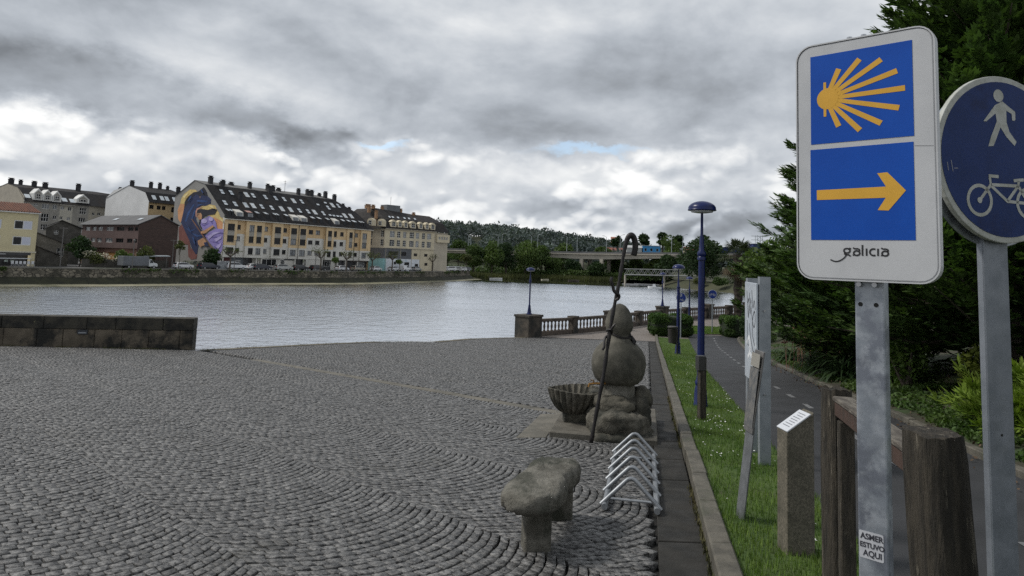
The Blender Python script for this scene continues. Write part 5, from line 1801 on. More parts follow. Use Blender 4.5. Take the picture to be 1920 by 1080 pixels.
MURAL += [
    ('lil2', [(6.72, 8.85), (6.92, 8.51), (7.54, 8.3), (8.34, 8.3), (9.02, 8.52), (9.32, 8.85), (9.12, 9.19), (8.49, 9.4), (7.69, 9.4), (7.01, 9.18)]),
    ('lil2', [(4.19, 9.34), (4.34, 9.03), (4.8, 8.84), (5.4, 8.85), (5.91, 9.04), (6.15, 9.35), (6.0, 9.66), (5.54, 9.85), (4.93, 9.84), (4.42, 9.65)]),
    ('lil2', [(6.16, 5.08), (3.32, 6.19), (0.57, 6.2), (3.23, 5.54), (5.32, 4.43)]),
    ('lil2', [(3.08, 4.46), (0.09, 5.35), (0.19, 4.7), (2.26, 3.82)]),
    ('lil2', [(2.11, 2.74), (0.04, 3.64), (0.29, 2.78), (1.28, 2.01)]),
    ('skin', [(10.37, 14.89), (10.47, 14.8), (10.71, 14.8), (10.84, 14.9), (10.73, 15.0), (10.5, 14.99)]),
    ('ink', [(6.51, 13.92), (6.63, 13.84), (6.9, 13.85), (7.04, 13.93), (6.92, 14.0), (6.65, 14.0)]),
    ('ink', [(12.02, 13.87), (10.8, 13.51), (8.05, 13.19), (10.77, 13.33)]),
    ('blue', [(10.69, 16.88), (10.01, 16.74), (9.2, 15.94), (9.65, 15.84)]),
    ('blue', [(14.99, 15.18), (14.2, 15.27), (15.42, 14.05), (16.0, 13.83)]),
    ('blue', [(15.56, 8.15), (14.42, 7.25), (12.84, 5.91), (13.89, 6.35)]),
    ('blue', [(12.71, 5.01), (11.66, 4.58), (10.86, 3.04), (11.7, 3.47)]),
    ('blue', [(11.12, 13.07), (8.8, 13.07), (10.68, 12.72), (11.81, 12.4)]),
    ('ink', [(11.11, 10.27), (10.66, 10.33), (10.64, 10.22), (11.06, 10.16)]),
    ('red', [(10.72, 9.66), (10.11, 9.75), (10.09, 9.61), (10.62, 9.53)]),
    ('navy', [(7.27, 3.53), (5.79, 3.77), (5.08, 2.69), (6.58, 2.67)]),
    ('ora', [(8.79, 6.15), (8.41, 6.2), (8.24, 5.83), (8.69, 5.76)]),
    ('yel2', [(18.24, 15.25), (17.28, 15.69), (15.76, 16.34), (16.27, 15.67), (17.55, 14.78)]),
    ('yel2', [(6.46, 12.72), (4.55, 12.52), (3.9, 11.85), (5.25, 12.2)]),
    ('yel2', [(1.57, 9.65), (0.06, 9.26), (-0.28, 8.35), (0.75, 9.0)]),
]

long_block()

# ------------------------------------------------------------------ cream building with dormers
def cream_building():
    P = Vector((-38.7, 212, 0))
    f = Frame((P.x, P.y), (12.8, 13.0))
    fl = Frame((-44.4, 214.0), (5.7, -2.0))
    L = 19.6
    root = empty('corner_building', (P.x, P.y, QZ))
    tag(root, 'cream corner building with a row of arched dormers and turquoise ground floor', 'building')
    m_c = M('cream_render', (0.58, 0.51, 0.37), (0.50, 0.44, 0.315), 0.4, rough=0.85, c3=(0.42, 0.37, 0.27), s3=0.4)
    m_cd = M('beige_render', (0.44, 0.395, 0.31), (0.38, 0.34, 0.27), 0.4, rough=0.85)
    m_gr = M('grey_panel', (0.085, 0.09, 0.10), (0.11, 0.115, 0.12), 0.4, rough=0.6)
    m_tq = M('turquoise_wall', (0.20, 0.40, 0.43), (0.25, 0.45, 0.46), 0.4, rough=0.8)
    m_wh = M('white_wall_graffiti', (0.62, 0.64, 0.66), (0.54, 0.57, 0.61), 0.9, rough=0.8, c3=(0.22, 0.38, 0.48), s3=0.35, t3=(0.58, 0.66))
    cols = [(1.9, 3.75, 1, 1), (4.65, 5.95, 1, 1), (6.95, 8.2, 1, 1), (9.5, 11.3, 2, 1), (12.0, 13.3, 1, 1), (14.5, 15.75, 1, 1), (16.6, 18.3, 2, 1)]
    ops = []
    for (a, c, nm, _) in cols:
        ops += [(a, c, 7.75, 9.7), (a, c, 5.02, 7.0)]
    mb = MB()
    wall_grid(mb, f, 0, L, 4.45, 10.25, ops, 0, 0.2)
    mb.build('wall', m_c, root)
    for k_, (a, c, z0, z1) in enumerate(ops):
        window(f, a, c, z0, z1, root, 0, 0.2, m_frw, m_glassd if random.random() < .6 else m_glassm, cols[k_ // 2][2], 2, 0.085)
    lo = [(11.5, 12.9, 2.15, 3.05), (15.74, 17.1, 2.15, 3.05), (16.0, 17.3, -0.75, 0.15), (7.95, 9.9, -1.35, 0.2), (12.1, 13.5, -1.15, -0.25), (3.9, 4.9, -0.6, 0.25), (6.6, 8.5, 2.1, 3.42), (1.7, 5.15, 2.25, 3.45)]

    def mfn(u, z):
        if z > 1.15:
            return 1 if u < 10.55 else 0
        return 2 if u < 1.0 else (3 if u < 13.9 else 0)
    mb = MB()
    wall_grid(mb, f, 0, L, QZ - 0.1, 4.45, lo, -0.02, 0.2, mfn, (1.0, 10.55, 13.9), (1.15,))
    mb.build('lower_wall', [m_c, m_gr, m_tq, m_wh], root)
    for (a, c, z0, z1) in lo:
        window(f, a, c, z0, z1, root, -0.02, 0.2, m_frd, m_glassd, 1, 0, 0.07)
    for (u0, u1, z) in ((0, L, 4.38), (0, L, 10.2)):
        MB().obox(f.p(u0 - 0.1, z, -0.1), f.t * (u1 - u0 + 0.2), UP * 0.16, f.w * 0.32).build('string_course', m_cd, root)
    for uu in (0.6, 6.2, 10.6, 14.0):
        MB().obox(f.p(uu, QZ, -0.01), f.t * 0.12, UP * 6.8, f.w * 0.06).build('pilaster_strip', m_cd, root)
    # left wing
    mb = MB()
    Ll = 6.03
    opl = [(0.72, 1.7, 7.6, 9.4), (0.72, 1.7, 5.1, 7.0), (4.6, 5.7, 7.75, 9.7), (4.6, 5.7, 5.0, 7.0)]
    wall_grid(mb, fl, -9, Ll, 4.35, 10.25, opl, 0, 0.2)
    mb.build('wall', m_cd, root)
    mb = MB()
    wall_grid(mb, fl, -9, Ll, QZ - .1, 4.35, [], -0.02, 0.2, lambda u, z: 0 if z > 1.15 else 1, (), (1.15,))
    mb.build('lower_wall', [m_gr, m_tq], root)
    for q in opl:
        window(fl, *q, root, 0, 0.2, m_frw, m_glassd, 1, 2, 0.085)
    # right side wall with projecting upper bay
    s = Frame((P.x + f.t.x * L, P.y + f.t.y * L), (1, 1.2))
    MB().poly([s.p(0, QZ), s.p(6.2, QZ), s.p(6.2, 10.2), s.p(0, 10.2)]).build('side_wall', m_cd, root)
    ob = [(1.2 + k_ * 1.15, 2.0 + k_ * 1.15, 7.9, 8.9) for k_ in range(4)]
    mb = MB()
    wall_grid(mb, s, 0.6, 6.3, 7.0, 9.6, ob, 0.8, 0.2)
    mb.poly([s.p(0.6, 7.0, 0), s.p(6.3, 7.0, 0), s.p(6.3, 7.0, .8), s.p(0.6, 7.0, .8)])
    mb.poly([s.p(0.6, 7.0, 0), s.p(.6, 7.0, 0.8), s.p(.6, 9.6, .8), s.p(0.6, 9.6, 0)])
    mb.build('side_bay', m_c, root)
    for q in ob:
        window(s, *q, root, 0.8, 0.2, m_frw, m_glassm, 1, 0, 0.07)
    # mansard
    NB = -f.w
    E = lambda u, o, z: f.p(u, z, o)
    mb = MB()
    a0, a1, a2 = fl.p(-9, 10.35, 0.5), E(-0.1, 0.5, 10.35), E(L + 0.5, 0.5, 10.35)
    b0, b1, b2 = fl.p(-9, 13.9, -1.4), E(0.3, -1.4, 13.4), E(L - 1.5, -1.4, 13.4)
    c0, c1, c2 = fl.p(-7.5, 16.7, -5), E(0.8, -6.5, 16.9), E(L - 4.5, -7.0, 16.0)
    d2 = s.p(6.4, 10.35, 0.5)
    e2 = s.p(5.0, 13.4, -1.4)
    g2 = s.p(3.0, 15.8, -6)
    mb.poly([a0, a1, b1, b0]).poly([a1, a2, b2, b1]).poly([b0, b1, c1, c0]).poly([b1, b2, c2, c1]).poly([a2, d2, e2, b2]).poly([b2, e2, g2, c2])
    rf = mb.build('roof', m_slate2, root)
    MB().obox(E(-0.1, 0.0, 10.28), f.t * (L + .6), UP * 0.14, f.w * 0.62).build('cornice', m_cd, root)
    for (a, c) in ((1.64, 4.12), (4.38, 6.34), (6.59, 8.57), (9.22, 11.71), (12.64, 14.53), (15.22, 17.04), (17.35, 19.7)):
        mb = MB()
        mid, hw = (a + c) / 2, (c - a) / 2
        pts = [(-hw * .85, 11.0), (hw * .85, 11.0), (hw * .85, 12.35), (hw, 12.5), (hw * 0.55, 13.0), (0, 13.25), (-hw * .55, 13.0), (-hw, 12.5), (-hw * .85, 12.35)]
        mb.prism(pts, E(mid, -1.6, 0), f.t, UP, f.w, 1.95)
        dm = mb.build('dormer', m_c, rf)
        hwi = hw * 0.52
        wn = [(-hwi, 11.2), (hwi, 11.2), (hwi, 12.2), (hwi * .6, 12.55), (0, 12.65), (-hwi * .6, 12.55), (-hwi, 12.2)]
        mb = MB().prism(wn, E(mid, 0.352, 0), f.t, UP, f.w, 0.02)
        mb.build('dormer_pane', m_glassd, dm)
        mb = MB()
        for (x0, x1, z0, z1) in ((-hwi, hwi, 11.2, 11.28), (-.05, .05, 11.28, 12.6), (-hwi, hwi, 11.85, 11.93), (-hwi, -hwi + .08, 11.28, 12.2), (hwi - .08, hwi, 11.28, 12.2)):
            mb.obox(E(mid + x0, 0.373, z0), f.t * (x1 - x0), UP * (z1 - z0), f.w * 0.02)
        mb.build('dormer_frame', m_frw, dm)
        tp = [(hw, 12.5), (hw * 1.08, 12.55), (0, 13.42), (-hw * 1.08, 12.55), (-hw, 12.5), (0, 13.25)]
    for (u, z, k_) in ((3.0, 14.2, 0), (4.4, 14.2, 0), (6.6, 14.2, 0), (9.4, 14.1, 0), (11.4, 14.1, 0), (14.0, 14.0, 0)):
        o_, d1 = b1.lerp(b2, u / L), (c1 - b1).normalized()
        n_ = f.t.cross(d1).normalized()
        mb = MB().obox(o_ + d1 * 0.8 - f.t * .45 + n_ * 0.02, f.t * .9, d1 * 1.1, n_ * 0.08)
        sk = mb.build('skylight', m_slate, rf)
        q = o_ + d1 * 0.88 - f.t * .37 + n_ * 0.105
        MB().poly([q, q + f.t * .74, q + f.t * .74 + d1 * .94, q + d1 * .94]).build('pane', m_glassl, sk)
    m_or = M('orange_brick_chimney', (0.30, 0.18, 0.10), (0.22, 0.135, 0.08), 2.0, rough=0.85)
    for (u, o, zb, h, w) in ((-2.6, -5.5, 15.2, 2.0, 0.9), (-1.8, -2.6, 13.3, 2.2, 0.8), (-3.2, -1.0, 11.6, 1.2, 0.8), (-1.8, -7.5, 16.6, 0.9, 1.5), (0.2, -7.4, 16.6, 0.9, 1.0), (3.2, -6.8, 16.3, 0.9, 0.9), (10.9, -7.2, 15.9, 1.2, 0.7), (15.6, -6.5, 15.0, 1.2, 0.9)):
        c = f.p(u, 0, o)
        chimney(c.x, c.y, zb, w, h, root, m_or, 0.8)
    c = f.p(7.6, 0, -8.5)
    MB().box((c.x, c.y, 17.2), (5.2, 3.5, 2.4), rz=0.8).build('lift_house', M('lift_house_grey', (0.14, 0.15, 0.16), (0.10, 0.105, 0.11), 0.4, rough=0.7), root)
    MB().tube([(c.x, c.y, 18.4), (c.x, c.y, 21.2)], 0.05, 5).build('aerial', m_frd, root)
    for (u, o, z) in ((-5.6, 0.2, 12.2), (-2.0, 0.3, 12.1)):
        q = f.p(u, 0, o)
        fr = Frame((q.x, q.y), (5.7, -2.0))
        dm = MB().prism([(-1, 10.9), (1, 10.9), (1, 12.5), (0.6, 13.0), (0, 13.2), (-.6, 13.0), (-1, 12.5)], fr.p(0, 0, -1.6), fr.t, UP, fr.w, 1.9).build('dormer', m_c, rf)
        window(fr, -.55, .55, 11.2, 12.5, dm, 0.48, 0.16, m_frw, m_glassd, 1, 1, 0.08, 'dormer_frame')


cream_building()


# ------------------------------------------------------------------ yellow house with tiled roof and cafe
def yellow_house():
    P = Vector((-92.5, 124.0, 0))
    f = Frame((P.x, P.y), (T6.x, T6.y))
    root = empty('yellow_house', (P.x + 3, P.y + 4, QZ))
    tag(root, 'pale yellow house with red tiled roof above a dark cafe front', 'house')
    m_c = M('pale_yellow_render', (0.56, 0.495, 0.31), (0.50, 0.44, 0.275), 0.4, rough=0.85, c3=(0.44, 0.39, 0.26), s3=0.35)
    m_tile = M('red_roof_tiles', (0.17, 0.07, 0.042), (0.11, 0.05, 0.034), 1.5, rough=0.85, bump=0.6, bscale=2.5, bdist=0.1, c3=(0.22, 0.12, 0.08), s3=1.0)
    ops = []
    for u0 in (-4.6, -0.9, 2.62):
        ops += [(u0, u0 + 2.98, 4.3, 5.93), (u0, u0 + 2.98, 1.38, 2.98)]
    ops = [q if q[0] > 0 else (q[0] - .4, q[1] - 1.4, q[2], q[3]) for q in ops]
    mb = MB()
    wall_grid(mb, f, -9, 6.45, 0.2, 7.5, ops, 0, 0.15)
    mb.poly([f.p(6.45, QZ), f.p(6.45, QZ) + N6 * 9, f.p(6.45, 7.5) + N6 * 9, f.p(6.45, 7.5)])
    mb.build('wall', m_c, root)
    m_blind = M('white_roller_blind', (0.50, 0.52, 0.60), rough=0.6)
    for (a, c, z0, z1) in ops:
        w_ = window(f, a, c, z0, z1, root, 0.03, 0.13, m_frw, m_glassd, 1, 0, 0.14)
        m_ = (a + c) / 2
        MB().obox(f.p(m_ + .06, z0 + .14, -0.07), f.t * ((c - a) / 2 - .2), UP * (z1 - z0 - .28), f.w * 0.03).build('blind', m_blind, w_)
    mb = MB()
    mb.poly([f.p(-9.3, 7.5, 0.5), f.p(6.8, 7.5, 0.5), f.p(6.3, 9.3, -4.2), f.p(-9.3, 9.3, -4.2)])
    mb.poly([f.p(6.8, 7.5, 0.5), f.p(6.8, 7.5, -9.4), f.p(6.3, 9.3, -4.2)])
    mb.build('roof', m_tile, root)
    mb = MB()
    for i in range(38):                                              # rows of cover tiles
        u = -9.2 + i * 0.42
        mb.tube([f.p(u, 7.56, 0.55), f.p(u if u < 6.2 else 6.2, 9.33, -4.2)], 0.10, 5, cap=False)
    mb.build('tile_rows', m_tile, root, kind='stuff')
    MB().obox(f.p(-9.2, 7.30, 0.0), f.t * 15.9, UP * 0.18, f.w * 0.45).build('cornice', m_frw, root)
    MB().obox(f.p(-9.2, 0.05, 0.0), f.t * 15.7, UP * 0.22, f.w * 0.35).build('fascia', M('fascia_cream', (0.5, 0.47, 0.38), rough=0.8), root)
    m_dk = M('cafe_black', (0.012, 0.012, 0.014), (0.025, 0.025, 0.03), 0.8, rough=0.3)
    MB().obox(f.p(-9, QZ, -1.6), f.t * 14.85, UP * (0.05 - QZ), f.w * 0.3).build('cafe_front', m_dk, root)
    MB().obox(f.p(-9, -0.45, 0.1), f.t * 14.7, UP * 0.5, f.w * 0.2).build('cafe_sign', m_dk, root)
    MB().obox(f.p(0.4, -0.36, 0.31), f.t * 1.3, UP * 0.16, f.w * 0.02).build('sign_lettering', M('sign_letter_grey', (0.3, 0.3, 0.3), rough=0.6), root)
    MB().obox(f.p(-9, -1.12, 0.15), f.t * 14.6, UP * 0.13, f.w * 0.9).build('awning_bar', M('awning_white', (0.48, 0.5, 0.52), rough=0.6), root)
    for u in (2.1, 3.1):
        MB().obox(f.p(u, -1.75, -1.28), f.t * 0.6, UP * 0.38, f.w * 0.05).build('lit_panel', M('menu_board', (0.42, 0.5, 0.48), rough=0.5), root)
    MB().obox(f.p(5.87, QZ, -0.3), f.t * 0.6, UP * (0.05 - QZ), f.w * 0.4).build('pillar', m_c, root)
    # terrace furniture in front
    for k_ in range(6):
        q = f.p(2.6 + k_ * 0.65, QZ, 1.3)
        t = empty('terrace_chair', q)
        tag(t, '%s pale terrace chair outside the cafe, counting from the left' % ('first', 'second', 'third', 'fourth', 'fifth', 'sixth')[k_], 'chair', 'terrace chairs outside the cafe')
        mc = M('terrace_aluminium', (0.5, 0.51, 0.53), rough=0.4, metal=0.6)
        MB().box((q.x, q.y, QZ + 0.46), (0.45, 0.45, 0.04), rz=0.5).build('seat', mc, t)
        MB().obox(q + UP * 0.5 - T6 * .22 + N6 * .2, T6 * .44, N6 * .04, (0, 0, 0.5)).build('backrest', mc, t)
        for (sx_, sy_) in ((-1, -1), (1, -1), (1, 1), (-1, 1)):
            p = q + T6 * .19 * sx_ + N6 * .19 * sy_
            MB().tube([p, p + UP * 0.45], 0.025, 4).build('leg', mc, t)


yellow_house()


# ------------------------------------------------------------------ brown gabled warehouse
def brown_building():
    C = Vector((-82.1, 152.0, 0))
    f = Frame((C.x + N6.x * 26.3, C.y + N6.y * 26.3), (-N6.x, -N6.y))     # long front, u from far end to near corner
    s = Frame((C.x, C.y), (T6.x, T6.y))                                   # brick gable towards the river
    root = empty('brown_building', (C.x, C.y, QZ))
    tag(root, 'brown two-storey warehouse with brick gable and dark low-pitched roof', 'building')
    m_b = M('maroon_render', (0.08, 0.05, 0.045), (0.105, 0.066, 0.06), 0.4, rough=0.85)
    m_lo = M('faded_pink_render', (0.24, 0.135, 0.095), (0.19, 0.11, 0.08), 0.5, rough=0.85)
    m_br = M('dark_brown_brick', (0.050, 0.032, 0.027), (0.075, 0.048, 0.04), 1.2, rough=0.9, bump=0.5, bscale=4, stretch=(1, 1, 5), c3=(0.036, 0.028, 0.026), s3=0.3)
    m_rf = M('fibre_cement_roof', (0.075, 0.076, 0.08), (0.10, 0.10, 0.102), 0.5, rough=0.8, stretch=(1, 1, 1))
    X = lambda d: 26.3 - d
    W = []
    for (a, c) in ((22.26, 24.56), (19.26, 21.32), (16.18, 18.48), (11.12, 14.49), (6.23, 9.58), (2.36, 4.62), (0.3, 1.67)):
        W.append((X(c), X(a), 5.38, 6.28))
        W.append((X(c), X(a), 2.70, 3.66))
    mb = MB()
    wall_grid(mb, f, 0, 26.3, 1.45, 7.0, W, 0.0, 0.2)
    mb.build('wall', m_b, root)
    for i, q in enumerate(W):
        window(f, *q, root, 0, 0.2, m_frw if i < 8 else m_frd, m_glassm if i < 8 else m_glassd, 2 if q[1] - q[0] > 3 else 1, 0, 0.09)
    D = [(X(18.7), X(15.2), -2.3, 0.4), (X(13.9), X(10.4), -2.3, 0.43), (X(10.1), X(8.3), -2.3, 0.5)]
    mb = MB()
    wall_grid(mb, f, 0, 26.3, QZ - .3, 1.45, D, -0.5, 0.3)
    mb.poly([f.p(0, 1.45, -0.5), f.p(0, 1.45, 0), f.p(26.3, 1.45, 0), f.p(26.3, 1.45, -0.5)])
    mb.build('lower_wall', m_lo, root)
    for q, c in zip(D, ((0.20, 0.10, 0.045), (0.26, 0.13, 0.035), (0.05, 0.055, 0.06))):
        MB().obox(f.p(q[0], q[2], -0.72), f.t * (q[1] - q[0]), UP * (q[3] - q[2]), f.w * 0.08).build('door', M('door_%d' % int(c[0] * 1000), c, tuple(v * 1.2 for v in c), 1.0, rough=0.7), root)
    MB().poly([s.p(0, QZ - .3), s.p(9.0, QZ - .3), s.p(9.0, 7.15), s.p(4.6, 9.15), s.p(0, 7.0)]).build('gable_wall', m_br, root)
    mb = MB()
    ov = 0.5
    mb.poly([s.p(-ov, 6.85, .35), s.p(4.6, 9.28, .35), s.p(4.6, 9.28, 0) + N6 * 27, s.p(-ov, 6.85, 0) + N6 * 27])
    mb.poly([s.p(4.6, 9.28, .35), s.p(9.5, 7.05, .35), s.p(9.5, 7.05, 0) + N6 * 27, s.p(4.6, 9.28, 0) + N6 * 27])
    mb.poly([s.p(-ov, 6.7, .35), s.p(-ov, 6.85, .35), s.p(-ov, 6.85, 0) + N6 * 27, s.p(-ov, 6.7, 0) + N6 * 27])
    mb.poly([s.p(-ov, 6.7, .35), s.p(4.6, 9.1, .35), s.p(4.6, 9.28, .35), s.p(-ov, 6.85, .35)]).poly([s.p(4.6, 9.1, .35), s.p(9.5, 6.9, .35), s.p(9.5, 7.05, .35), s.p(4.6, 9.28, .35)])
    rf = mb.build('roof', m_rf, root)
    for n_ in (4.5, 15.5):
        q = s.p(1.7, 8.0, 0) + N6 * n_
        dd = (s.p(4.6, 9.28) - s.p(-ov, 6.85)).normalized()
        MB().obox(q, N6 * -1.6, dd * 0.9, UP * 0.06).build('skylight', m_glassl, rf)


brown_building()


# ------------------------------------------------------------------ blocks behind
def white_gable_block():
    C = Vector((-97.9, 185, 0))
    g = Frame((C.x + N6.x * 23.5, C.y + N6.y * 23.5), (-N6.x, -N6.y))
    f = Frame((C.x, C.y), (T6.x, T6.y))
    root = empty('white_gable_block', (C.x, C.y, QZ))
    tag(root, 'apartment block with blank whitish gable end and ochre front behind the warehouse', 'building')
    m_w = M('bare_white_gable', (0.64, 0.645, 0.645), (0.56, 0.565, 0.565), 0.25, rough=0.9, c3=(0.48, 0.48, 0.47), s3=0.5, t3=(0.55, 0.8))
    MB().poly([g.p(0, QZ), g.p(23.5, QZ), g.p(23.5, 14.3), g.p(21.3, 16.78), g.p(12.3, 18.88), g.p(4, 17.8), g.p(0, 15.7)]).build('gable_wall', m_w, root)
    m_y = M('ochre_render_back', (0.52, 0.38, 0.21), (0.47, 0.345, 0.19), 0.4, rough=0.85)
    ops = [(0.3, 1.45, 12.3, 13.35), (2.3, 3.4, 12.25, 13.3), (3.75, 4.75, 12.25, 13.3), (6.4, 7.5, 11.8, 13.25), (6.4, 7.5, 8.8, 10.4), (0.3, 1.45, 9.4, 10.5)]
    mb = MB()
    wall_grid(mb, f, 0, 9, QZ, 14.1, ops, 0, 0.2)
    mb.build('wall', m_y, root)
    for q in ops:
        window(f, *q, root, 0, 0.2, m_frd, m_glassd, 1, 0, 0.07)
    mb = MB()
    q = lambda u, n_, z: f.p(u, z) + N6 * n_
    mb.poly([q(-.1, -.7, 14.0), q(12, -.7, 14.0), q(12, 2.2, 16.9), q(-.1, 2.2, 16.9)]).poly([q(-.1, 2.2, 16.9), q(12, 2.2, 16.9), q(12, 11.2, 19.0), q(-.1, 11.2, 19.0)]).poly([q(-.1, 11.2, 19.0), q(12, 11.2, 19.0), q(12, 23.5, 15.6), q(-.1, 23.5, 15.6)])
    rf = mb.build('roof', m_slate, root)
    for (u, n_) in ((1.2, 0.2), (3.4, 0.3), (4.8, 0.3), (7.0, 0.2)):
        d = (q(0, 2.2, 16.9) - q(0, -.7, 14.0)).normalized()
        o_ = q(u, -.7, 14.0) + d * 1.2
        nn = f.t.cross(d).normalized()
        MB().obox(o_ + nn * 0.02, f.t * 1.0, d * 1.7, nn * .08).build('skylight', m_glassl, rf)
    m_ch = M('chimney_slate', (0.05, 0.052, 0.06))
    for (u, n_, zb, h, w) in ((0.8, 11.2, 18.7, 1.3, 1.1), (0.5, 17, 17.2, 1.0, 0.8), (6.0, 11.0, 18.6, 1.6, 1.0), (8.4, 10.6, 18.5, 1.7, 1.0), (10.6, 10.4, 18.4, 1.1, 0.8), (10.8, 5, 16.9, 2.2, 1.1)):
        c = q(u, n_, 0)
        chimney(c.x, c.y, zb, w, h, root, m_ch)


white_gable_block()


def grey_block():
    P = Vector((-131.5, 185, 0))
    f = Frame((P.x, P.y), (T6.x, T6.y))
    g = Frame((P.x + N6.x * 24, P.y + N6.y * 24), (-N6.x, -N6.y))
    root = empty('grey_apartment_block', (P.x, P.y, QZ))
    tag(root, 'grey-beige apartment block with three pointed white dormers behind the yellow house', 'building')
    m_g = M('greige_render', (0.36, 0.33, 0.27), (0.31, 0.285, 0.235), 0.4, rough=0.88, c3=(0.27, 0.25, 0.215), s3=0.4)
    m_g2 = M('pale_greige_render', (0.47, 0.445, 0.38), (0.41, 0.39, 0.33), 0.4, rough=0.88)
    m_st = M('stone_cladding_grey', (0.29, 0.275, 0.245), (0.24, 0.23, 0.205), 0.8, rough=0.9)
    MB().poly([g.p(0, QZ), g.p(24, QZ), g.p(24, 14.4), g.p(19, 17.1), g.p(12, 18.3), g.p(0, 17.0)]).build('gable_wall', m_g, root)
    ops = [(-0.1 + .2, 0.85, 12.15, 12.85), (2.4, 3.45, 12.1, 12.75), (4.4, 6.3, 11.45, 12.85), (7.05, 8.2, 11.5, 12.8), (9.05, 10.0, 11.6, 12.55), (10.95, 11.9, 11.4, 12.5), (4.45, 6.35, 8.0, 10.15), (7.3, 8.3, 8.75, 9.8), (9.05, 9.85, 8.8, 9.65), (10.9, 11.8, 8.7, 9.55), (4.6, 6.3, 5.7, 7.25),
           (14.05, 15.85, 10.7, 12.6), (14.0, 15.8, 8.45, 9.75), (17.4, 18.2, 10.6, 11.4), (18.9, 19.8, 10.7, 11.5), (7.3, 8.3, 5.9, 6.9), (14.0, 15.8, 5.4, 7.2)]
    mb = MB()
    wall_grid(mb, f, 0, 23, QZ, 13.3, ops, 0, 0.2, lambda u, z: 2 if 3.9 < u < 8.9 else (1 if 8.9 < u < 12.2 else (2 if u < 16.5 else 0)), (3.9, 8.9, 12.2, 16.5))
    mb.build('wall', [m_g, m_g2, m_st], root)
    for q in ops:
        window(f, *q, root, 0, 0.2, m_frw, m_glassm if random.random() < .35 else m_glassd, 2 if q[1] - q[0] > 1.6 else 1, 1 if q[3] - q[2] > 1.5 else 0, 0.09)
    q = lambda u, n_, z: f.p(u, z) + N6 * n_
    mb = MB()
    mb.poly([q(-.1, -.6, 13.2), q(23, -.6, 13.2), q(23, 4.9, 17.1), q(-.1, 4.9, 17.1)]).poly([q(-.1, 4.9, 17.1), q(23, 4.9, 17.1), q(23, 12, 18.4), q(-.1, 12, 18.4)]).poly([q(-.1, 12, 18.4), q(23, 12, 18.4), q(23, 24, 16.5), q(-.1, 24, 16.5)])
    mb.poly([q(23, -.6, 13.2), q(46, 6, 13.4), q(46, 16, 17.5), q(23, 12, 18.4)])
    rf = mb.build('roof', m_slate, root)
    MB().poly([q(23, 0, QZ), q(46, 6.6, QZ), q(46, 6.6, 13.4), q(23, 0, 13.3)]).build('wing_wall', m_g, root)
    MB().obox(f.p(8.6, 12.75, 0), f.t * 4.0, UP * 0.25, f.w * 0.7).build('balcony_slab', m_st, root)
    for (a, c, z0, ap) in ((2.06, 4.25, 13.7, 16.9), (4.35, 6.58, 13.7, 16.8), (6.69, 8.95, 13.6, 16.7), (12.94, 16.3, 13.9, 16.4)):
        mid, hw = (a + c) / 2, (c - a) / 2
        mb = MB().prism([(-hw, z0), (hw, z0), (hw, ap - 1.4), (0, ap), (-hw, ap - 1.4)], f.p(mid, 0, -3), f.t, UP, f.w, 3.25)
        dm = mb.build('dormer', m_frw, rf)
        hi = hw * 0.68
        MB().prism([(-hi, z0 + .2), (hi, z0 + .2), (hi, ap - 1.3), (0, ap - .5), (-hi, ap - 1.3)], f.p(mid, 0, 0.252), f.t, UP, f.w, 0.02).build('dormer_face', m_st, dm)
        window(f, mid - hi * .7, mid + hi * .7, z0 + .3, ap - 1.5, dm, 0.40, 0.12, m_frw, m_glassd, 1, 1 if ap - z0 > 2.8 else 0, 0.09, 'dormer_frame')
    for (u, s0) in ((0.5, 1.5), (9.6, 1.2), (11.6, 1.0)):
        d = (q(0, 4.9, 17.1) - q(0, -.6, 13.2)).normalized()
        nn = f.t.cross(d).normalized()
        MB().obox(q(u, -.6, 13.2) + d * s0 + nn * .02, f.t * 1.3, d * 1.8, nn * .08).build('skylight', m_glassl, rf)
    m_ch = M('chimney_slate', (0.05, 0.052, 0.06))
    for (u, n_, zb, h, w) in ((0.8, 12, 18.1, 1.4, 1.4), (3.2, 12.2, 18.1, 1.2, 1.0), (5.6, 9.5, 17.5, 1.6, 1.3), (8.2, 9.0, 17.4, 1.6, 1.4), (17, 9, 17.4, 2.2, 1.3)):
        c = q(u, n_, 0)
        chimney(c.x, c.y, zb, w, h, root, m_ch)


grey_block()


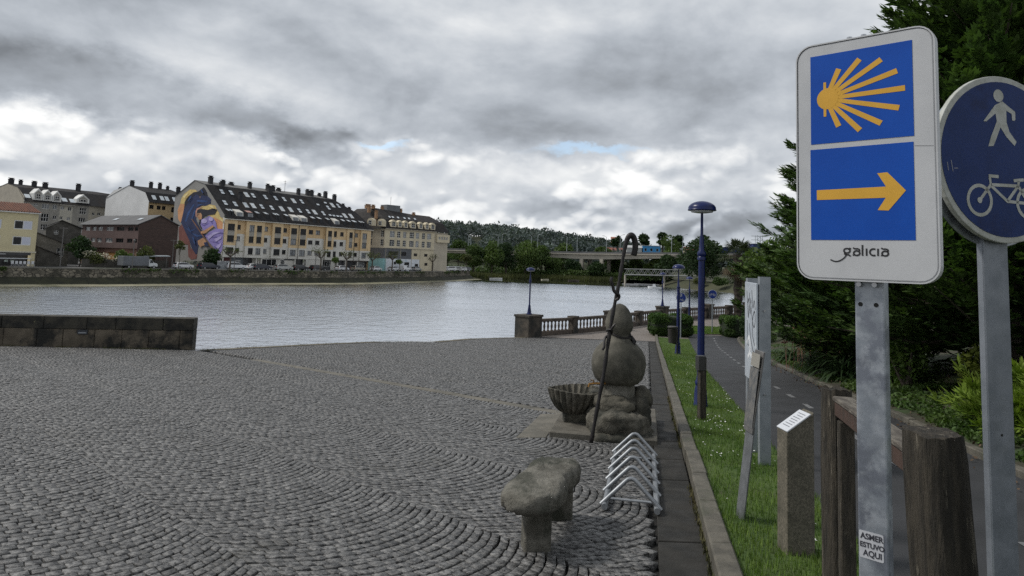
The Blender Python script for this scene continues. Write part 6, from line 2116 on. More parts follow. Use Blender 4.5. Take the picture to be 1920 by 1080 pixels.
# ------------------------------------------------------------------ old stone houses
def stone_house(name, label, o, d, L, depth, z_eave_l, z_eave_r, mat, roofm, ops, ridge=None):
    f = Frame(o, d)
    root = empty(name, (o[0], o[1], QZ))
    tag(root, label, 'house')
    B_ = -f.w
    mb = MB()
    wall_grid(mb, f, 0, L, QZ - .2, min(z_eave_l, z_eave_r), ops, 0, 0.2)
    z0 = min(z_eave_l, z_eave_r)
    if ridge:
        mb.poly([f.p(0, z0), f.p(L, z0), f.p(L, z_eave_r), f.p(L * ridge[0], ridge[1]), f.p(0, z_eave_l)])
    else:
        mb.poly([f.p(0, z0), f.p(L, z0), f.p(L, z_eave_r), f.p(0, z_eave_l)] if z_eave_l != z_eave_r else [f.p(0, z0), f.p(L, z0), f.p(L, z0 + .02), f.p(0, z0 + .02)])
    for uu in (0, L):
        mb.poly([f.p(uu, QZ - .2), f.p(uu, QZ - .2, -depth), f.p(uu, z_eave_l if uu == 0 else z_eave_r, -depth), f.p(uu, z_eave_l if uu == 0 else z_eave_r)])
    mb.build('wall', mat, root)
    mb = MB()
    pts = [(-0.4, z_eave_l)] + ([(L * ridge[0], ridge[1])] if ridge else []) + [(L + .4, z_eave_r)]
    for (a, c) in zip(pts, pts[1:]):
        mb.obox(f.p(a[0], a[1] + .03, 0.35), f.p(c[0], c[1] + .03) - f.p(a[0], a[1] + .03), f.w * (-depth - .7), UP * 0.14)
    mb.build('roof', roofm, root)
    for q in ops:
        window(f, *q, root, 0, 0.2, m_frw, m_glassd, 1, 1, 0.08)
    return root


m_rub = M('old_rubble_wall', (0.13, 0.12, 0.10), (0.19, 0.175, 0.15), 0.8, rough=0.95, bump=0.6, bscale=2.5, bdist=0.1, c3=(0.07, 0.065, 0.05), s3=0.4)
m_rubd = M('dark_rubble_wall', (0.05, 0.047, 0.04), (0.085, 0.08, 0.07), 0.8, rough=0.95, bump=0.6, bscale=2.5, bdist=0.1)
m_oldr = M('old_tile_roof', (0.045, 0.042, 0.040), (0.075, 0.068, 0.060), 1.0, rough=0.9, bump=0.6, bscale=3, bdist=0.1)
stone_house('stone_house', 'low grey stone cottage with long sagging roof beside the yellow house', (-94.5, 136.5), (0.75, 0.66), 6.2, 8, 4.3, 1.5, m_rub, m_oldr, [(4.2, 5.4, -0.6, 1.1)])
stone_house('stone_house', 'dark slate-roofed stone house behind the low grey cottage', (-102.5, 152), (0.80, 0.60), 6.6, 9, 5.4, 5.4, m_rubd, m_slate, [(1.5, 2.3, 4.0, 4.9)], (0.42, 7.1))
stone_house('garden_shed', 'small lean-to shed with pale panels at the yellow house corner', (-90.6, 132.6), (0.70, 0.71), 3.6, 4, 1.3, -0.5, m_rubd, m_oldr, [])

# garden wall with the pale notices
b = MB()
gw = [(-84.8, 137.2), (-80.6, 141.4), (-74.3, 150.8)]
for (p, q) in zip(gw, gw[1:]):
    d = Vector((*q, 0)) - Vector((*p, 0))
    b.obox(Vector((*p, QZ - .1)), d, Vector((-d.y, d.x, 0)).normalized() * 0.35, (0, 0, 1.75))
b.build('garden_wall', m_rubd, label='dark rough garden wall below the flowering shrub', cat='wall', kind='thing')

# ------------------------------------------------------------------ quay furniture
m_pole = M('quay_pole', (0.12, 0.115, 0.11), rough=0.7)


def pole(px, x, y, h, label, arm=False):
    root = empty('utility_pole', (x, y, QZ))
    tag(root, label, 'pole', 'poles along the far quay')
    MB().tube([(x, y, QZ - .1), (x, y, QZ + h)], [0.11, 0.07], 6).build('shaft', m_pole, root)
    if arm:
        MB().lathe([(0.02, h), (0.2, h + .05), (0.22, h + .35), (0.05, h + .5)], 8, (x, y, QZ)).build('lantern', m_pole, root)
    else:
        MB().tube([(x - .5, y - .4, QZ + h - .2), (x + .5, y + .4, QZ + h - .2)], 0.05, 4).build('crossbar', m_pole, root)


pole(322, -71.6, 146.8, 6.2, 'slim pole beside the slender pale-trunked tree')
pole(248, -75.3, 138.2, 5.4, 'dark lantern pole in front of the parked truck', True)
pole(436, -62.6, 157.4, 6.8, 'pole in front of the mural corner of long block')
pole(115, -83.2, 128.2, 7.5, 'tall thin pole at the left end of the verge')
pole(590, -48.9, 174.2, 4.2, 'short lantern pole in front of the white shop wall', True)
pole(822, -24.5, 229.6, 7.0, 'pole at the cream building corner by the car park')

# white graffiti wall panels and hoarding
b = MB()
b.obox((-66.0, 156.4, QZ), (2.6, 3.6, 0), (-0.1, 0.07, 0), (0, 0, 1.9))
b.build('hoarding', M('hoarding_grey', (0.30, 0.32, 0.33), (0.20, 0.21, 0.22), 0.9, rough=0.7, c3=(0.5, 0.5, 0.5), s3=0.9, t3=(0.55, 0.62)), label='grey graffitied hoarding at the foot of the mural', cat='hoarding')
b = MB()
b.obox((-73.2, 155.2, QZ), (4.6, 6.8, 0), (-0.2, 0.14, 0), (0, 0, 1.7))
b.build('graffiti_wall', M('graffiti_wall', (0.36, 0.36, 0.28), (0.06, 0.07, 0.06), 1.3, rough=0.85, lo=0.46, hi=0.56, c3=(0.35, 0.33, 0.10), s3=0.8), label='low wall covered in pale and yellow graffiti behind the white hatchback', cat='wall', kind='thing')
MB().obox((-77.4, 146.5, QZ + 2.35), (4.6, 1.8, 0.15), (-2, 2.6, 0.1), (0, 0, 0.18)).build('shelter_roof', M('shelter_sheet', (0.28, 0.31, 0.33), rough=0.5), label='flat pale sheet shelter roof behind the truck cab', cat='shelter')
for (x, y) in ((-77.0, 147.0), (-73.6, 148.4), (-78.6, 149.0), (-75.0, 150.3)):
    MB().tube([(x, y, QZ), (x, y, QZ + 2.5)], 0.07, 5).build('shelter_post', m_pole, bpy.data.objects['shelter_roof'])


# ------------------------------------------------------------------ vehicles
m_tyre = M('tyre_rubber', (0.012, 0.012, 0.013), rough=0.8)
m_rim = M('wheel_rim', (0.32, 0.33, 0.34), rough=0.35, metal=0.7)
m_carglass = M('car_glass', (0.015, 0.018, 0.022), rough=0.08, spec=0.7)
m_hl = M('head_lamp', (0.6, 0.62, 0.65), rough=0.2)
m_tl = M('tail_lamp', (0.30, 0.01, 0.01), rough=0.3)
SHAPES = {
    'hatch': (4.1, 1.72, [(0, .35), (0, .72), (.12, .86), (.95, .98), (1.55, 1.42), (2.9, 1.48), (3.7, 1.38), (4.0, 1.0), (4.1, .85), (4.1, .35)], [(1.08, 1.0), (1.62, 1.37), (2.85, 1.42), (3.55, 1.32), (3.72, 1.02)]),
    'estate': (4.6, 1.78, [(0, .35), (0, .75), (.15, .88), (1.15, 1.0), (1.9, 1.46), (3.6, 1.52), (4.35, 1.42), (4.55, 1.0), (4.6, .85), (4.6, .35)], [(1.3, 1.02), (1.95, 1.41), (3.55, 1.46), (4.15, 1.36), (4.25, 1.04)]),
    'suv': (4.6, 1.85, [(0, .42), (0, .88), (.18, 1.02), (1.1, 1.14), (1.75, 1.64), (3.5, 1.70), (4.3, 1.58), (4.55, 1.1), (4.6, .95), (4.6, .42)], [(1.25, 1.16), (1.82, 1.58), (3.45, 1.63), (4.05, 1.52), (4.2, 1.18)]),
    'van': (4.5, 1.85, [(0, .38), (0, .85), (.2, 1.0), (.85, 1.12), (1.5, 1.72), (1.8, 1.82), (4.4, 1.84), (4.5, 1.7), (4.5, .38)], [(1.0, 1.14), (1.58, 1.68), (2.5, 1.72), (2.5, 1.14)]),
}


def car(kind, col, x, y, ang, label, group='cars parked along the far quay', z=QZ - 0.05, detail=True):
    L, W, side, glass = SHAPES[kind]
    root = empty('parked_van' if kind == 'van' else 'parked_car', (x, y, z), R(ang))
    tag(root, label, 'van' if kind == 'van' else 'car', group)
    mp = M('car_paint_%d_%d_%d' % tuple(int(c * 999) for c in col), col, rough=0.25, spec=0.6)
    t, w, up = Vector((1, 0, 0)), Vector((0, -1, 0)), UP
    mb = MB()
    n = len(side)
    tum = lambda p: W / 2 - (0.16 * max(0, p[1] - 0.95) / 0.5)
    Lf = [(p[0] - L / 2, -tum(p), p[1]) for p in side]
    Rt = [(p[0] - L / 2, tum(p), p[1]) for p in side]
    mb.v = Lf + Rt
    mb.f = [tuple(reversed(range(n))), tuple(range(n, 2 * n))] + [(i, (i + 1) % n, n + (i + 1) % n, n + i) for i in range(n)]
    mb.m = [0] * len(mb.f)
    body = MB.mesh(mb, 'body', mp)
    bo = bpy.data.objects.new('body', body)
    COL.objects.link(bo)
    bo.parent = root
    bv = bo.modifiers.new('b', 'BEVEL')
    bv.width = 0.06
    bv.segments = 2
    bv.limit_method = 'ANGLE'

    def part(nm, m, mat, par=root):
        o = bpy.data.objects.new(nm, m.mesh(nm, mat))
        COL.objects.link(o)
        o.parent = par
        return o
    for sgn in (-1, 1):
        g = MB()
        q = [(p[0] - L / 2, sgn * (tum(p) + 0.012), p[1]) for p in glass]
        g.poly(q if sgn < 0 else q[::-1])
        part('side_window', g, m_carglass)
        for wx in (0.82, L - 0.85):
            wm = MB()
            wm.tube([(wx - L / 2, sgn * (W / 2 - 0.18), 0.31), (wx - L / 2, sgn * (W / 2 + 0.02), 0.31)], 0.315, 14)
            wo = part('wheel', wm, m_tyre)
            rm = MB()
            rm.tube([(wx - L / 2, sgn * (W / 2 + 0.0), 0.31), (wx - L / 2, sgn * (W / 2 + 0.03), 0.31)], 0.2, 10)
            part('rim', rm, m_rim, wo)
        h = MB().box((-L / 2 + 0.03, sgn * (W / 2 - .3), 0.72), (0.10, 0.34, 0.14))
        part('headlight', h, m_hl)
        h = MB().box((L / 2 - 0.03, sgn * (W / 2 - .22), 0.85), (0.10, 0.22, 0.22))
        part('tail_light', h, m_tl)
    i0 = 2 if kind != 'van' else 3
    A, B_ = side[3], side[4]
    g = MB()
    wv = lambda p, s, o=0.02: (p[0] - L / 2 - o, s * (tum(p) - 0.12), p[1] + o)
    a2 = (A[0] + (B_[0] - A[0]) * .1, A[1] + (B_[1] - A[1]) * .1)
    b2 = (A[0] + (B_[0] - A[0]) * .92, A[1] + (B_[1] - A[1]) * .92)
    g.poly([wv(a2, 1), wv(a2, -1), wv(b2, -1), wv(b2, 1)])
    part('windscreen', g, m_carglass)
    if kind != 'van':
        A, B_ = side[-4], side[-3]
        g = MB()
        wv2 = lambda p, s: (p[0] - L / 2 + 0.02, s * (tum(p) - 0.12), p[1] + 0.01)
        g.poly([wv2(A, 1), wv2(A, -1), wv2(B_, -1), wv2(B_, 1)][::-1])
        part('rear_window', g, m_carglass)
    return root


WHT, SLV, NVY, BLK, GRY = (0.62, 0.63, 0.64), (0.38, 0.385, 0.37), (0.018, 0.022, 0.035), (0.012, 0.012, 0.014), (0.12, 0.13, 0.14)
for (k_, c, x, y, a, lb) in (
        ('hatch', WHT, -70.7, 149.9, 57, 'white hatchback parked in front of the yellow graffiti wall'),
        ('estate', NVY, -67.3, 155.0, 55, 'dark navy car half hidden before the bush under the mural'),
        ('suv', WHT, -63.5, 160.2, 50, 'white off-road car parked at the mural corner of the long block'),
        ('hatch', WHT, -60.5, 164.6, 52, 'small white car tucked behind the dark navy estate'),
        ('estate', NVY, -59.0, 165.2, 51, 'dark navy estate car parked before the glazed shop'),
        ('estate', SLV, -55.5, 169.9, 52, 'silver estate car parked in front of the white shop wall'),
        ('hatch', BLK, -52.5, 173.8, 52, 'black hatchback parked before the dark portal'),
        ('estate', BLK, -49.1, 177.9, 54, 'long black car parked beside the first pollarded tree'),
        ('hatch', WHT, -44.8, 185.1, 62, 'white hatchback parked by the second pollarded tree'),
        ('estate', (0.30, 0.28, 0.23), -42.0, 191.8, 65, 'beige estate car in front of the pub window'),
        ('hatch', WHT, -38.6, 200.0, 67, 'white compact car before the turquoise wall corner'),
        ('hatch', WHT, -34.9, 208.4, 67, 'white low car with its nose against the white van'),
        ('van', WHT, -32.3, 214.8, 67, 'white van parked before the graffitied white wall'),
        ('hatch', SLV, -29.7, 221.1, 68, 'pale small car between the white van and the dark car'),
        ('estate', BLK, -26.9, 227.9, 74, 'black car parked under the cream wall at the corner pole')):
    car(k_, c, x, y, a + 180, lb)
# car park at the end of the quay
lots = [(-22.5, 236, 20, WHT, 'hatch'), (-20.8, 241, 20, WHT, 'suv'), (-19.2, 246.5, 20, SLV, 'estate'), (-17.6, 252, 20, WHT, 'hatch'), (-16.2, 257, 20, GRY, 'hatch'), (-25.5, 243, 20, BLK, 'estate'), (-24.2, 250, 20, WHT, 'estate'),
        (-22.3, 255, 20, SLV, 'hatch'), (-28.5, 251, 20, WHT, 'van'), (-26.5, 258, 20, WHT, 'hatch'), (-20.5, 261, 20, WHT, 'estate')]
nms = ['white car at the near corner of the car park, beside the cream building', 'white tall car second along the car park edge', 'silver car at the middle of the car park edge', 'white car near the outer end of the car park', 'dark grey car at the outermost end of the quay',
       'black car in the second row of the car park', 'white estate in the second row of the car park', 'silver car in the second row near the quay end', 'white van in the back row of the car park', 'white hatchback at the end of the back row', 'white car furthest out in the car park under the trees']
for (x, y, a, c, k_), lb in zip(lots, nms):
    car(k_, c, x, y, a, lb, 'cars in the quay car park', z=QZ + 0.0)


def truck():
    ang = 59
    root = empty('box_truck', (-76.0, 141.4, QZ - 0.05), R(ang))
    tag(root, 'small truck with long grey box and white graffitied cab parked on the quay', 'truck')

    def part(nm, m, mat, par=root, bev=0):
        o = bpy.data.objects.new(nm, m.mesh(nm, mat))
        COL.objects.link(o)
        o.parent = par
        if bev:
            b_ = o.modifiers.new('b', 'BEVEL')
            b_.width = bev
        return o
    mb = MB().box((-0.9, 0, 1.55), (5.3, 2.1, 1.9))
    bx = part('cargo_box', mb, M('truck_box_grey', (0.13, 0.14, 0.155), (0.11, 0.118, 0.13), 1.0, rough=0.6), bev=0.03)
    for i in range(7):
        part('box_rib', MB().box((-3.3 + i * 0.8, -1.065, 1.55), (0.06, 0.03, 1.86)), M('truck_box_rib', (0.17, 0.18, 0.195), rough=0.6), bx)
    cab = MB().prism([(1.85, .45), (3.75, .45), (3.8, .95), (3.55, 1.12), (2.9, 1.25), (2.35, 1.95), (1.85, 2.0)], (0, 0.98, 0), (1, 0, 0), UP, (0, -1, 0), 1.96)
    cb = part('cab', cab, M('truck_cab_white', (0.55, 0.57, 0.58), (0.12, 0.12, 0.12), 1.6, rough=0.35, lo=0.55, hi=0.6), bev=0.06)
    for s in (-1, 1):
        q = [(2.05, s * 0.995, 1.2), (2.8, s * 0.995, 1.2), (2.35, s * 0.995, 1.8), (2.05, s * 0.995, 1.8)]
        part('side_window', MB().poly(q if s < 0 else q[::-1]), m_carglass, cb)
        for wx in (-2.3, 2.95):
            wo = part('wheel', MB().tube([(wx, s * 0.75, 0.33), (wx, s * 1.0, 0.33)], 0.34, 14), m_tyre)
            part('rim', MB().tube([(wx, s * 0.98, 0.33), (wx, s * 1.02, 0.33)], 0.2, 10), m_rim, wo)
        part('headlight', MB().box((3.78, s * .7, .8), (.08, .3, .2)), m_hl, cb)
    part('windscreen', MB().poly([(2.86, -.8, 1.32), (2.86, .8, 1.32), (2.40, .75, 1.92), (2.40, -.75, 1.92)]), m_carglass, cb)


truck()
# ================================================================== VEGETATION
m_bark = M('bark', (0.05, 0.04, 0.03), (0.09, 0.075, 0.06), 6.0, rough=0.9, bump=0.6, bscale=20)
m_barkp = M('pale_bark', (0.16, 0.145, 0.12), (0.10, 0.09, 0.075), 3.0, rough=0.9)


def fmat(name, a, b_, sc=0.6, tint=0.5, trans=0.25):
    return M(name, a, b_, sc, rough=0.65, tint=tint, trans=trans, spec=0.3)


F_MID = fmat('foliage_mid', (0.040, 0.070, 0.018), (0.066, 0.102, 0.027), 0.15)
F_LIGHT = fmat('foliage_light', (0.052, 0.088, 0.021), (0.080, 0.120, 0.030), 0.15)
F_DARK = fmat('foliage_dark', (0.016, 0.036, 0.012), (0.030, 0.055, 0.018), 0.15)
F_BLUE = fmat('foliage_hill_hazed', (0.058, 0.078, 0.082), (0.085, 0.108, 0.100), 0.02, 0.6, 0.15)  # eucalyptus green, lifted and blued: distance haze put into the colour
F_HEDGE = fmat('foliage_hedge', (0.028, 0.060, 0.014), (0.055, 0.10, 0.02), 2.0)
F_OLIVE = fmat('foliage_olive', (0.05, 0.065, 0.02), (0.085, 0.095, 0.03), 0.3)


def unit(n):
    v = rng.normal(size=(n, 3))
    return v / np.linalg.norm(v, axis=1, keepdims=True)


def leaf_quads(P, size, tint, nrm=None, flat=0.55):
    """one leaf-clump quad at every point, randomly turned"""
    n = len(P)
    a = unit(n) if nrm is None else nrm + 0.6 * unit(n)
    b_ = unit(n)
    u = np.cross(a, b_)
    u /= np.linalg.norm(u, axis=1, keepdims=True) + 1e-9
    v = np.cross(a, u)
    v /= np.linalg.norm(v, axis=1, keepdims=True) + 1e-9
    s = (size * rng.uniform(0.6, 1.4, n))[:, None]
    V = np.stack([P - u * s, P - v * s * flat, P + u * s, P + v * s * flat], 1)
    return V.reshape(-1, 3), np.arange(n * 4).reshape(n, 4), np.repeat(tint, 4)


def lobe_points(lobes, n):
    """points near the surface of several ellipsoid lobes; tint random per lobe and per point"""
    out, tn = [], []
    vol = np.array([l[3] * l[4] * l[5] for l in lobes]) ** 0.67
    cnt = np.maximum(8, (n * vol / vol.sum()).astype(int))
    for (cx, cy, cz, rx, ry, rz), c in zip(lobes, cnt):
        d = unit(c)
        r = 1 - np.abs(rng.normal(0, 0.22, c))
        r = np.clip(r, 0.25, 1.12)
        out.append(np.c_[cx + d[:, 0] * r * rx, cy + d[:, 1] * r * ry, cz + d[:, 2] * r * rz])
        base = rng.uniform(-0.12, 0.12)
        tn.append(np.clip(0.5 + base + rng.normal(0, 0.16, c), 0, 1))
    return np.concatenate(out), np.concatenate(tn)


def crown_mesh(name, lobes, n, size, mat):
    P, t = lobe_points(lobes, n)
    V, F, T = leaf_quads(P, size, t)
    return npmesh(name, V, F, mat, T)


def tree(name, label, x, y, z, h, r, mat, n=2500, leaf=0.35, nl=9, trunk=0.3, tr=0.18, group=None, cat='tree', squash=1.0, bark=None, seed=None):
    """broadleaf tree: tapered trunk, limbs into lobes, crown of leaf clumps"""
    rs = random.Random(seed if seed is not None else int(x * 7 + y * 13))
    root = empty(name, (x, y, z))
    tag(root, label, cat, group)
    hc = h * trunk
    lobes = []
    for i in range(nl):
        a = rs.uniform(0, 6.28)
        k = rs.random() ** 0.6
        f = rs.random()
        zz = z + hc + (h - hc) * (0.25 + 0.55 * f)
        spread = r * (0.62 - 0.35 * abs(f - 0.35)) * k
        q = r * rs.uniform(0.38, 0.58)
        lobes.append((x + math.cos(a) * spread, y + math.sin(a) * spread, zz, q, q, q * rs.uniform(0.6, 0.85) * squash))
    lobes.append((x, y, z + h - 0.35 * r, r * 0.45, r * 0.45, r * 0.38))
    mb = MB()
    mb.tube([(x, y, z - 0.2), (x + 0.03 * h, y, z + hc * 0.6), (x, y, z + hc + (h - hc) * 0.35)], [tr, tr * 0.75, tr * 0.35], 7)
    mb.build('trunk', bark or m_bark, root)
    for L in lobes[:5]:
        MB().tube([(x, y, z + hc * 0.8), ((x + L[0]) / 2, (y + L[1]) / 2, (z + hc + L[2]) / 2), L[:3]], [tr * 0.5, tr * 0.35, tr * 0.12], 5).build('limb', bark or m_bark, root)
    link('crown', crown_mesh('crown', lobes, n, leaf, mat), root)
    return root


def shrub(name, label, x, y, z, rx, ry, h, mat, n=900, leaf=0.2, nl=6, cat='shrub', group=None, seed=None):
    rs = random.Random(seed if seed is not None else int(x * 11 + y * 5))
    root = empty(name, (x, y, z))
    tag(root, label, cat, group)
    lobes = []
    for i in range(nl):
        a, k = rs.uniform(0, 6.28), rs.random() ** 0.5
        q = rs.uniform(0.42, 0.6)
        hh = h * rs.uniform(0.35, 0.5)
        lobes.append((x + math.cos(a) * rx * (1 - q) * k, y + math.sin(a) * ry * (1 - q) * k, z + hh + rs.uniform(-.05, .15) * h, rx * q, ry * q, hh))
    mb = MB()
    for L in lobes[:4]:
        mb.tube([(x, y, z - .05), L[:3]], [0.05 * h + .01, 0.01], 5)
    mb.build('stems', m_bark, root, kind='stuff')
    link('foliage', crown_mesh('foliage', lobes, n, leaf, mat), root)
    return root


# ------------------------------------------------------------------ hill, viaduct, marsh
HP = [(-900, 42), (-500, 40), (-200, 30), (-78, 27), (-4, 25), (60, 19), (127, 9), (200, 4), (400, 3), (1400, 2)]


def hill_h(x, y):
    s = max(0.0, min(1.0, (y - 390) / 300))
    s = s * s * (3 - 2 * s)
    return -2.8 + (interp(HP, x) + 2.8 + 3.0 * mnoise.noise(Vector((x * 0.01, y * 0.01, 0)))) * s


m_hill = M('hill_ground', (0.035, 0.045, 0.02), (0.055, 0.06, 0.03), 0.02, rough=0.95)
b = MB()
XS, YS = frange(-900, 1400, 40), [330, 390, 430, 480, 530, 580, 640, 700, 800, 1000, 1500, 4000]
for i in range(len(XS) - 1):
    for j in range(len(YS) - 1):
        b.poly([(x, y, hill_h(x, y)) for x, y in ((XS[i], YS[j]), (XS[i + 1], YS[j]), (XS[i + 1], YS[j + 1]), (XS[i], YS[j + 1]))])
b.build('hill', m_hill, kind='structure')


def forest():
    VV, FF, TT, k = [], [], [], 0
    pts = []
    while len(pts) < 1500:
        x = rng.uniform(-260, 420)
        y = rng.uniform(430, 760)
        if x > 150 and rng.random() < 0.75:
            continue
        if x < -130 and rng.random() < 0.6:
            continue
        pts.append((x, y))
    for (x, y) in pts:
        h = rng.uniform(10, 15) * (1.0 if rng.random() > .06 else 1.2)
        z = hill_h(x, y)
        r = rng.uniform(3.6, 6.0)
        n = 85
        d = unit(n)
        rr = rng.uniform(0.5, 1.05, n)
        ps = np.c_[x + d[:, 0] * r * rr, y + d[:, 1] * r * rr, z + h * 0.60 + d[:, 2] * h * 0.36 * rr]
        t = np.clip(0.45 + rng.normal(0, 0.15) + 0.1 * rng.normal(size=n), 0, 1)
        V, F, T = leaf_quads(ps, 1.15, t)
        VV.append(V)
        FF.append(F + k)
        TT.append(T)
        k += len(V)
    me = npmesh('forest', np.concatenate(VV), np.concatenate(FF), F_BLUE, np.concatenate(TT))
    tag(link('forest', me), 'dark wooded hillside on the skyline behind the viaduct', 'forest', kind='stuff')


forest()

m_vc = M('viaduct_concrete', (0.40, 0.37, 0.31), (0.33, 0.305, 0.26), 0.15, rough=0.9, c3=(0.25, 0.235, 0.2), s3=0.3)
m_vd = M('viaduct_parapet', (0.10, 0.10, 0.10), (0.14, 0.14, 0.14), 0.4, rough=0.8)
DECK = [(-170, 385, 6.0), (-32, 330, 6.1), (31.6, 305, 6.35), (73.7, 285, 7.2), (120, 262, 8.3), (190, 228, 9.5)]
via = empty('viaduct', (31, 305, -3))
tag(via, 'concrete road viaduct with haunched girder crossing behind the riverside trees', 'viaduct')
for i in range(len(DECK) - 1):
    A, B_ = Vector(DECK[i]), Vector(DECK[i + 1])
    d = (B_ - A)
    n_ = Vector((-d.y, d.x, 0)).normalized()
    seg = 6
    mb = MB()
    for k in range(seg):
        p, q = A + d * (k / seg), A + d * ((k + 1) / seg)
        hd = lambda v: 1.5 + 1.1 * math.exp(-((v.x - 36) / 26) ** 2)
        for (o0, o1, z0a, z0b, z1) in ((0, 11, hd(p), hd(q), 0.55),):
            mb.poly([p - UP * z0a, q - UP * z0b, q - UP * 0.55, p - UP * 0.55])
            mb.poly([p - UP * z0a + n_ * 11, q - UP * z0b + n_ * 11, q - UP * z0b, p - UP * z0a])
    mb.build('girder', m_vc, via)
    mb = MB()
    mb.obox(A - n_ * 0.8 - UP * 0.55, d, n_ * 12.6, UP * 0.45)
    mb.build('deck_slab', m_vc, via)
    mb = MB()
    mb.obox(A - n_ * 0.78 - UP * 0.10, d, n_ * 0.3, UP * 0.75)
    mb.obox(A + n_ * 11.2 - UP * 0.10, d, n_ * 0.3, UP * 0.75)
    mb.build('parapet', m_vd, via)
for (x, y, h) in ((32.0, 305.5, 4.2), (40.2, 301.0, 4.0), (36.5, 313, 4.2), (44.5, 308.5, 4.0), (-40, 336, 4.5), (110, 268, 6.2), (-100, 360, 4.5)):
    MB().box((x, y, (h - 7) / 2), (1.5, 1.5, h + 7), rz=-0.5).build('pier', m_vc, via)
m_lp = M('lamp_post_grey', (0.22, 0.25, 0.26), rough=0.5)
vl = [(862, 0), (885, 1), (921, 0), (945, 1), (984, 0), (1010, 1), (1051, 0), (1082, 1), (1124, 0), (1160, 1), (1245, 0), (1272, 1)]
vpos = [(-24.5, 327.5), (-18.6, 325), (-9.8, 322), (-3.8, 319), (6.0, 316), (12.5, 312.5), (22.3, 309.5), (29.8, 305.8), (39.6, 302), (47.6, 297.5), (66.3, 290), (71.8, 286)]
names = ['first', 'second', 'third', 'fourth', 'fifth', 'sixth', 'seventh', 'eighth', 'ninth', 'tenth', 'eleventh', 'twelfth']
for i, ((px_, near), (x, y)) in enumerate(zip(vl, vpos)):
    z = interp([(p[0], p[2]) for p in DECK], x)
    if not near:
        x, y = x + 4.0, y + 9.5
    root = empty('viaduct_lamp', (x, y, z))
    tag(root, '%s grey lamp post on the viaduct, counting from the cream building' % names[i], 'lamp post', 'lamp posts on the viaduct')
    h = 7.6
    s = 1 if near else -1
    MB().tube([(x, y, z), (x, y, z + h)], [0.16, 0.10], 6).build('shaft', m_lp, root)
    MB().tube([(x, y, z + h), (x + s * 1.0, y - 0.4 * s, z + h + 0.5)], 0.07, 5).build('arm', m_lp, root)
    MB().box((x + s * 1.4, y - 0.6 * s, z + h + 0.55), (0.9, 0.4, 0.18), rz=-0.4).build('lamp_head', m_lp, root)
# traffic on the viaduct
car('van', (0.5, 0.5, 0.5), -17.0, 331, -22, 'white van driving along the viaduct above the car park', 'vehicles on the viaduct', 6.1)

# land under and beyond the viaduct
b = MB()
b.poly([(-40, 293, -3.2), (-9, 266, -5.7), (10.5, 293, -5.7), (43, 284, -5.7), (52, 300, -4.6), (95, 300, -2.8), (140, 420, -2.8), (-260, 420, -2.9), (-140, 345, -2.9)])
b.build('marsh_bank', M('marsh_ground', (0.05, 0.055, 0.025), (0.07, 0.07, 0.03), 0.1, rough=0.95), kind='structure')
b = MB()
RB = [(56, 262), (60.5, 232), (66.5, 212), (78, 190), (110, 160), (170, 130), (320, 100)]
for (p, q) in zip(RB, RB[1:]):
    d = Vector((*q, 0)) - Vector((*p, 0))
    n_ = Vector((-d.y, d.x, 0)).normalized()
    b.poly([(*p, WATER - .3), (*q, WATER - .3), (q[0] + n_.x * 7, q[1] + n_.y * 7, -2.9), (p[0] + n_.x * 7, p[1] + n_.y * 7, -2.9)])
b.poly([(RB[0][0] + 7, RB[0][1], -2.95)] + [(x + 5.5, y + 4.2, -2.95) for x, y in RB[1:]] + [(900, 120, -2.95), (900, 420, -2.95), (90, 420, -2.95)])
b.build('far_right_bank', M('bank_ground', (0.038, 0.044, 0.02), (0.06, 0.06, 0.03), 0.1, rough=0.95), kind='structure')


def reeds():
    n = 42000
    poly = [(-9, 266.5), (10.5, 294), (42.5, 285), (50, 300), (6, 330), (-35, 300)]
    pts = []
    P = np.array(poly)
    from math import inf
    while len(pts) < n:
        q = np.c_[rng.uniform(-35, 50, 4000), rng.uniform(266, 322, 4000)]
        ins = np.zeros(len(q), bool)
        for i in range(len(P)):
            a, c = P[i], P[(i + 1) % len(P)]
            cond = ((a[1] > q[:, 1]) != (c[1] > q[:, 1])) & (q[:, 0] < (c[0] - a[0]) * (q[:, 1] - a[1]) / (c[1] - a[1] + 1e-9) + a[0])
            ins ^= cond
        pts += q[ins].tolist()
    pts = np.array(pts[:n])
    me = blades('reeds', pts, np.full(n, -5.6), 1.2, 2.7, 0.10, fmat('reed_green', (0.040, 0.050, 0.018), (0.075, 0.082, 0.028), 0.08), 0.6)
    tag(link('reeds', me), 'green reed bed along the far water edge', 'reeds', kind='stuff')


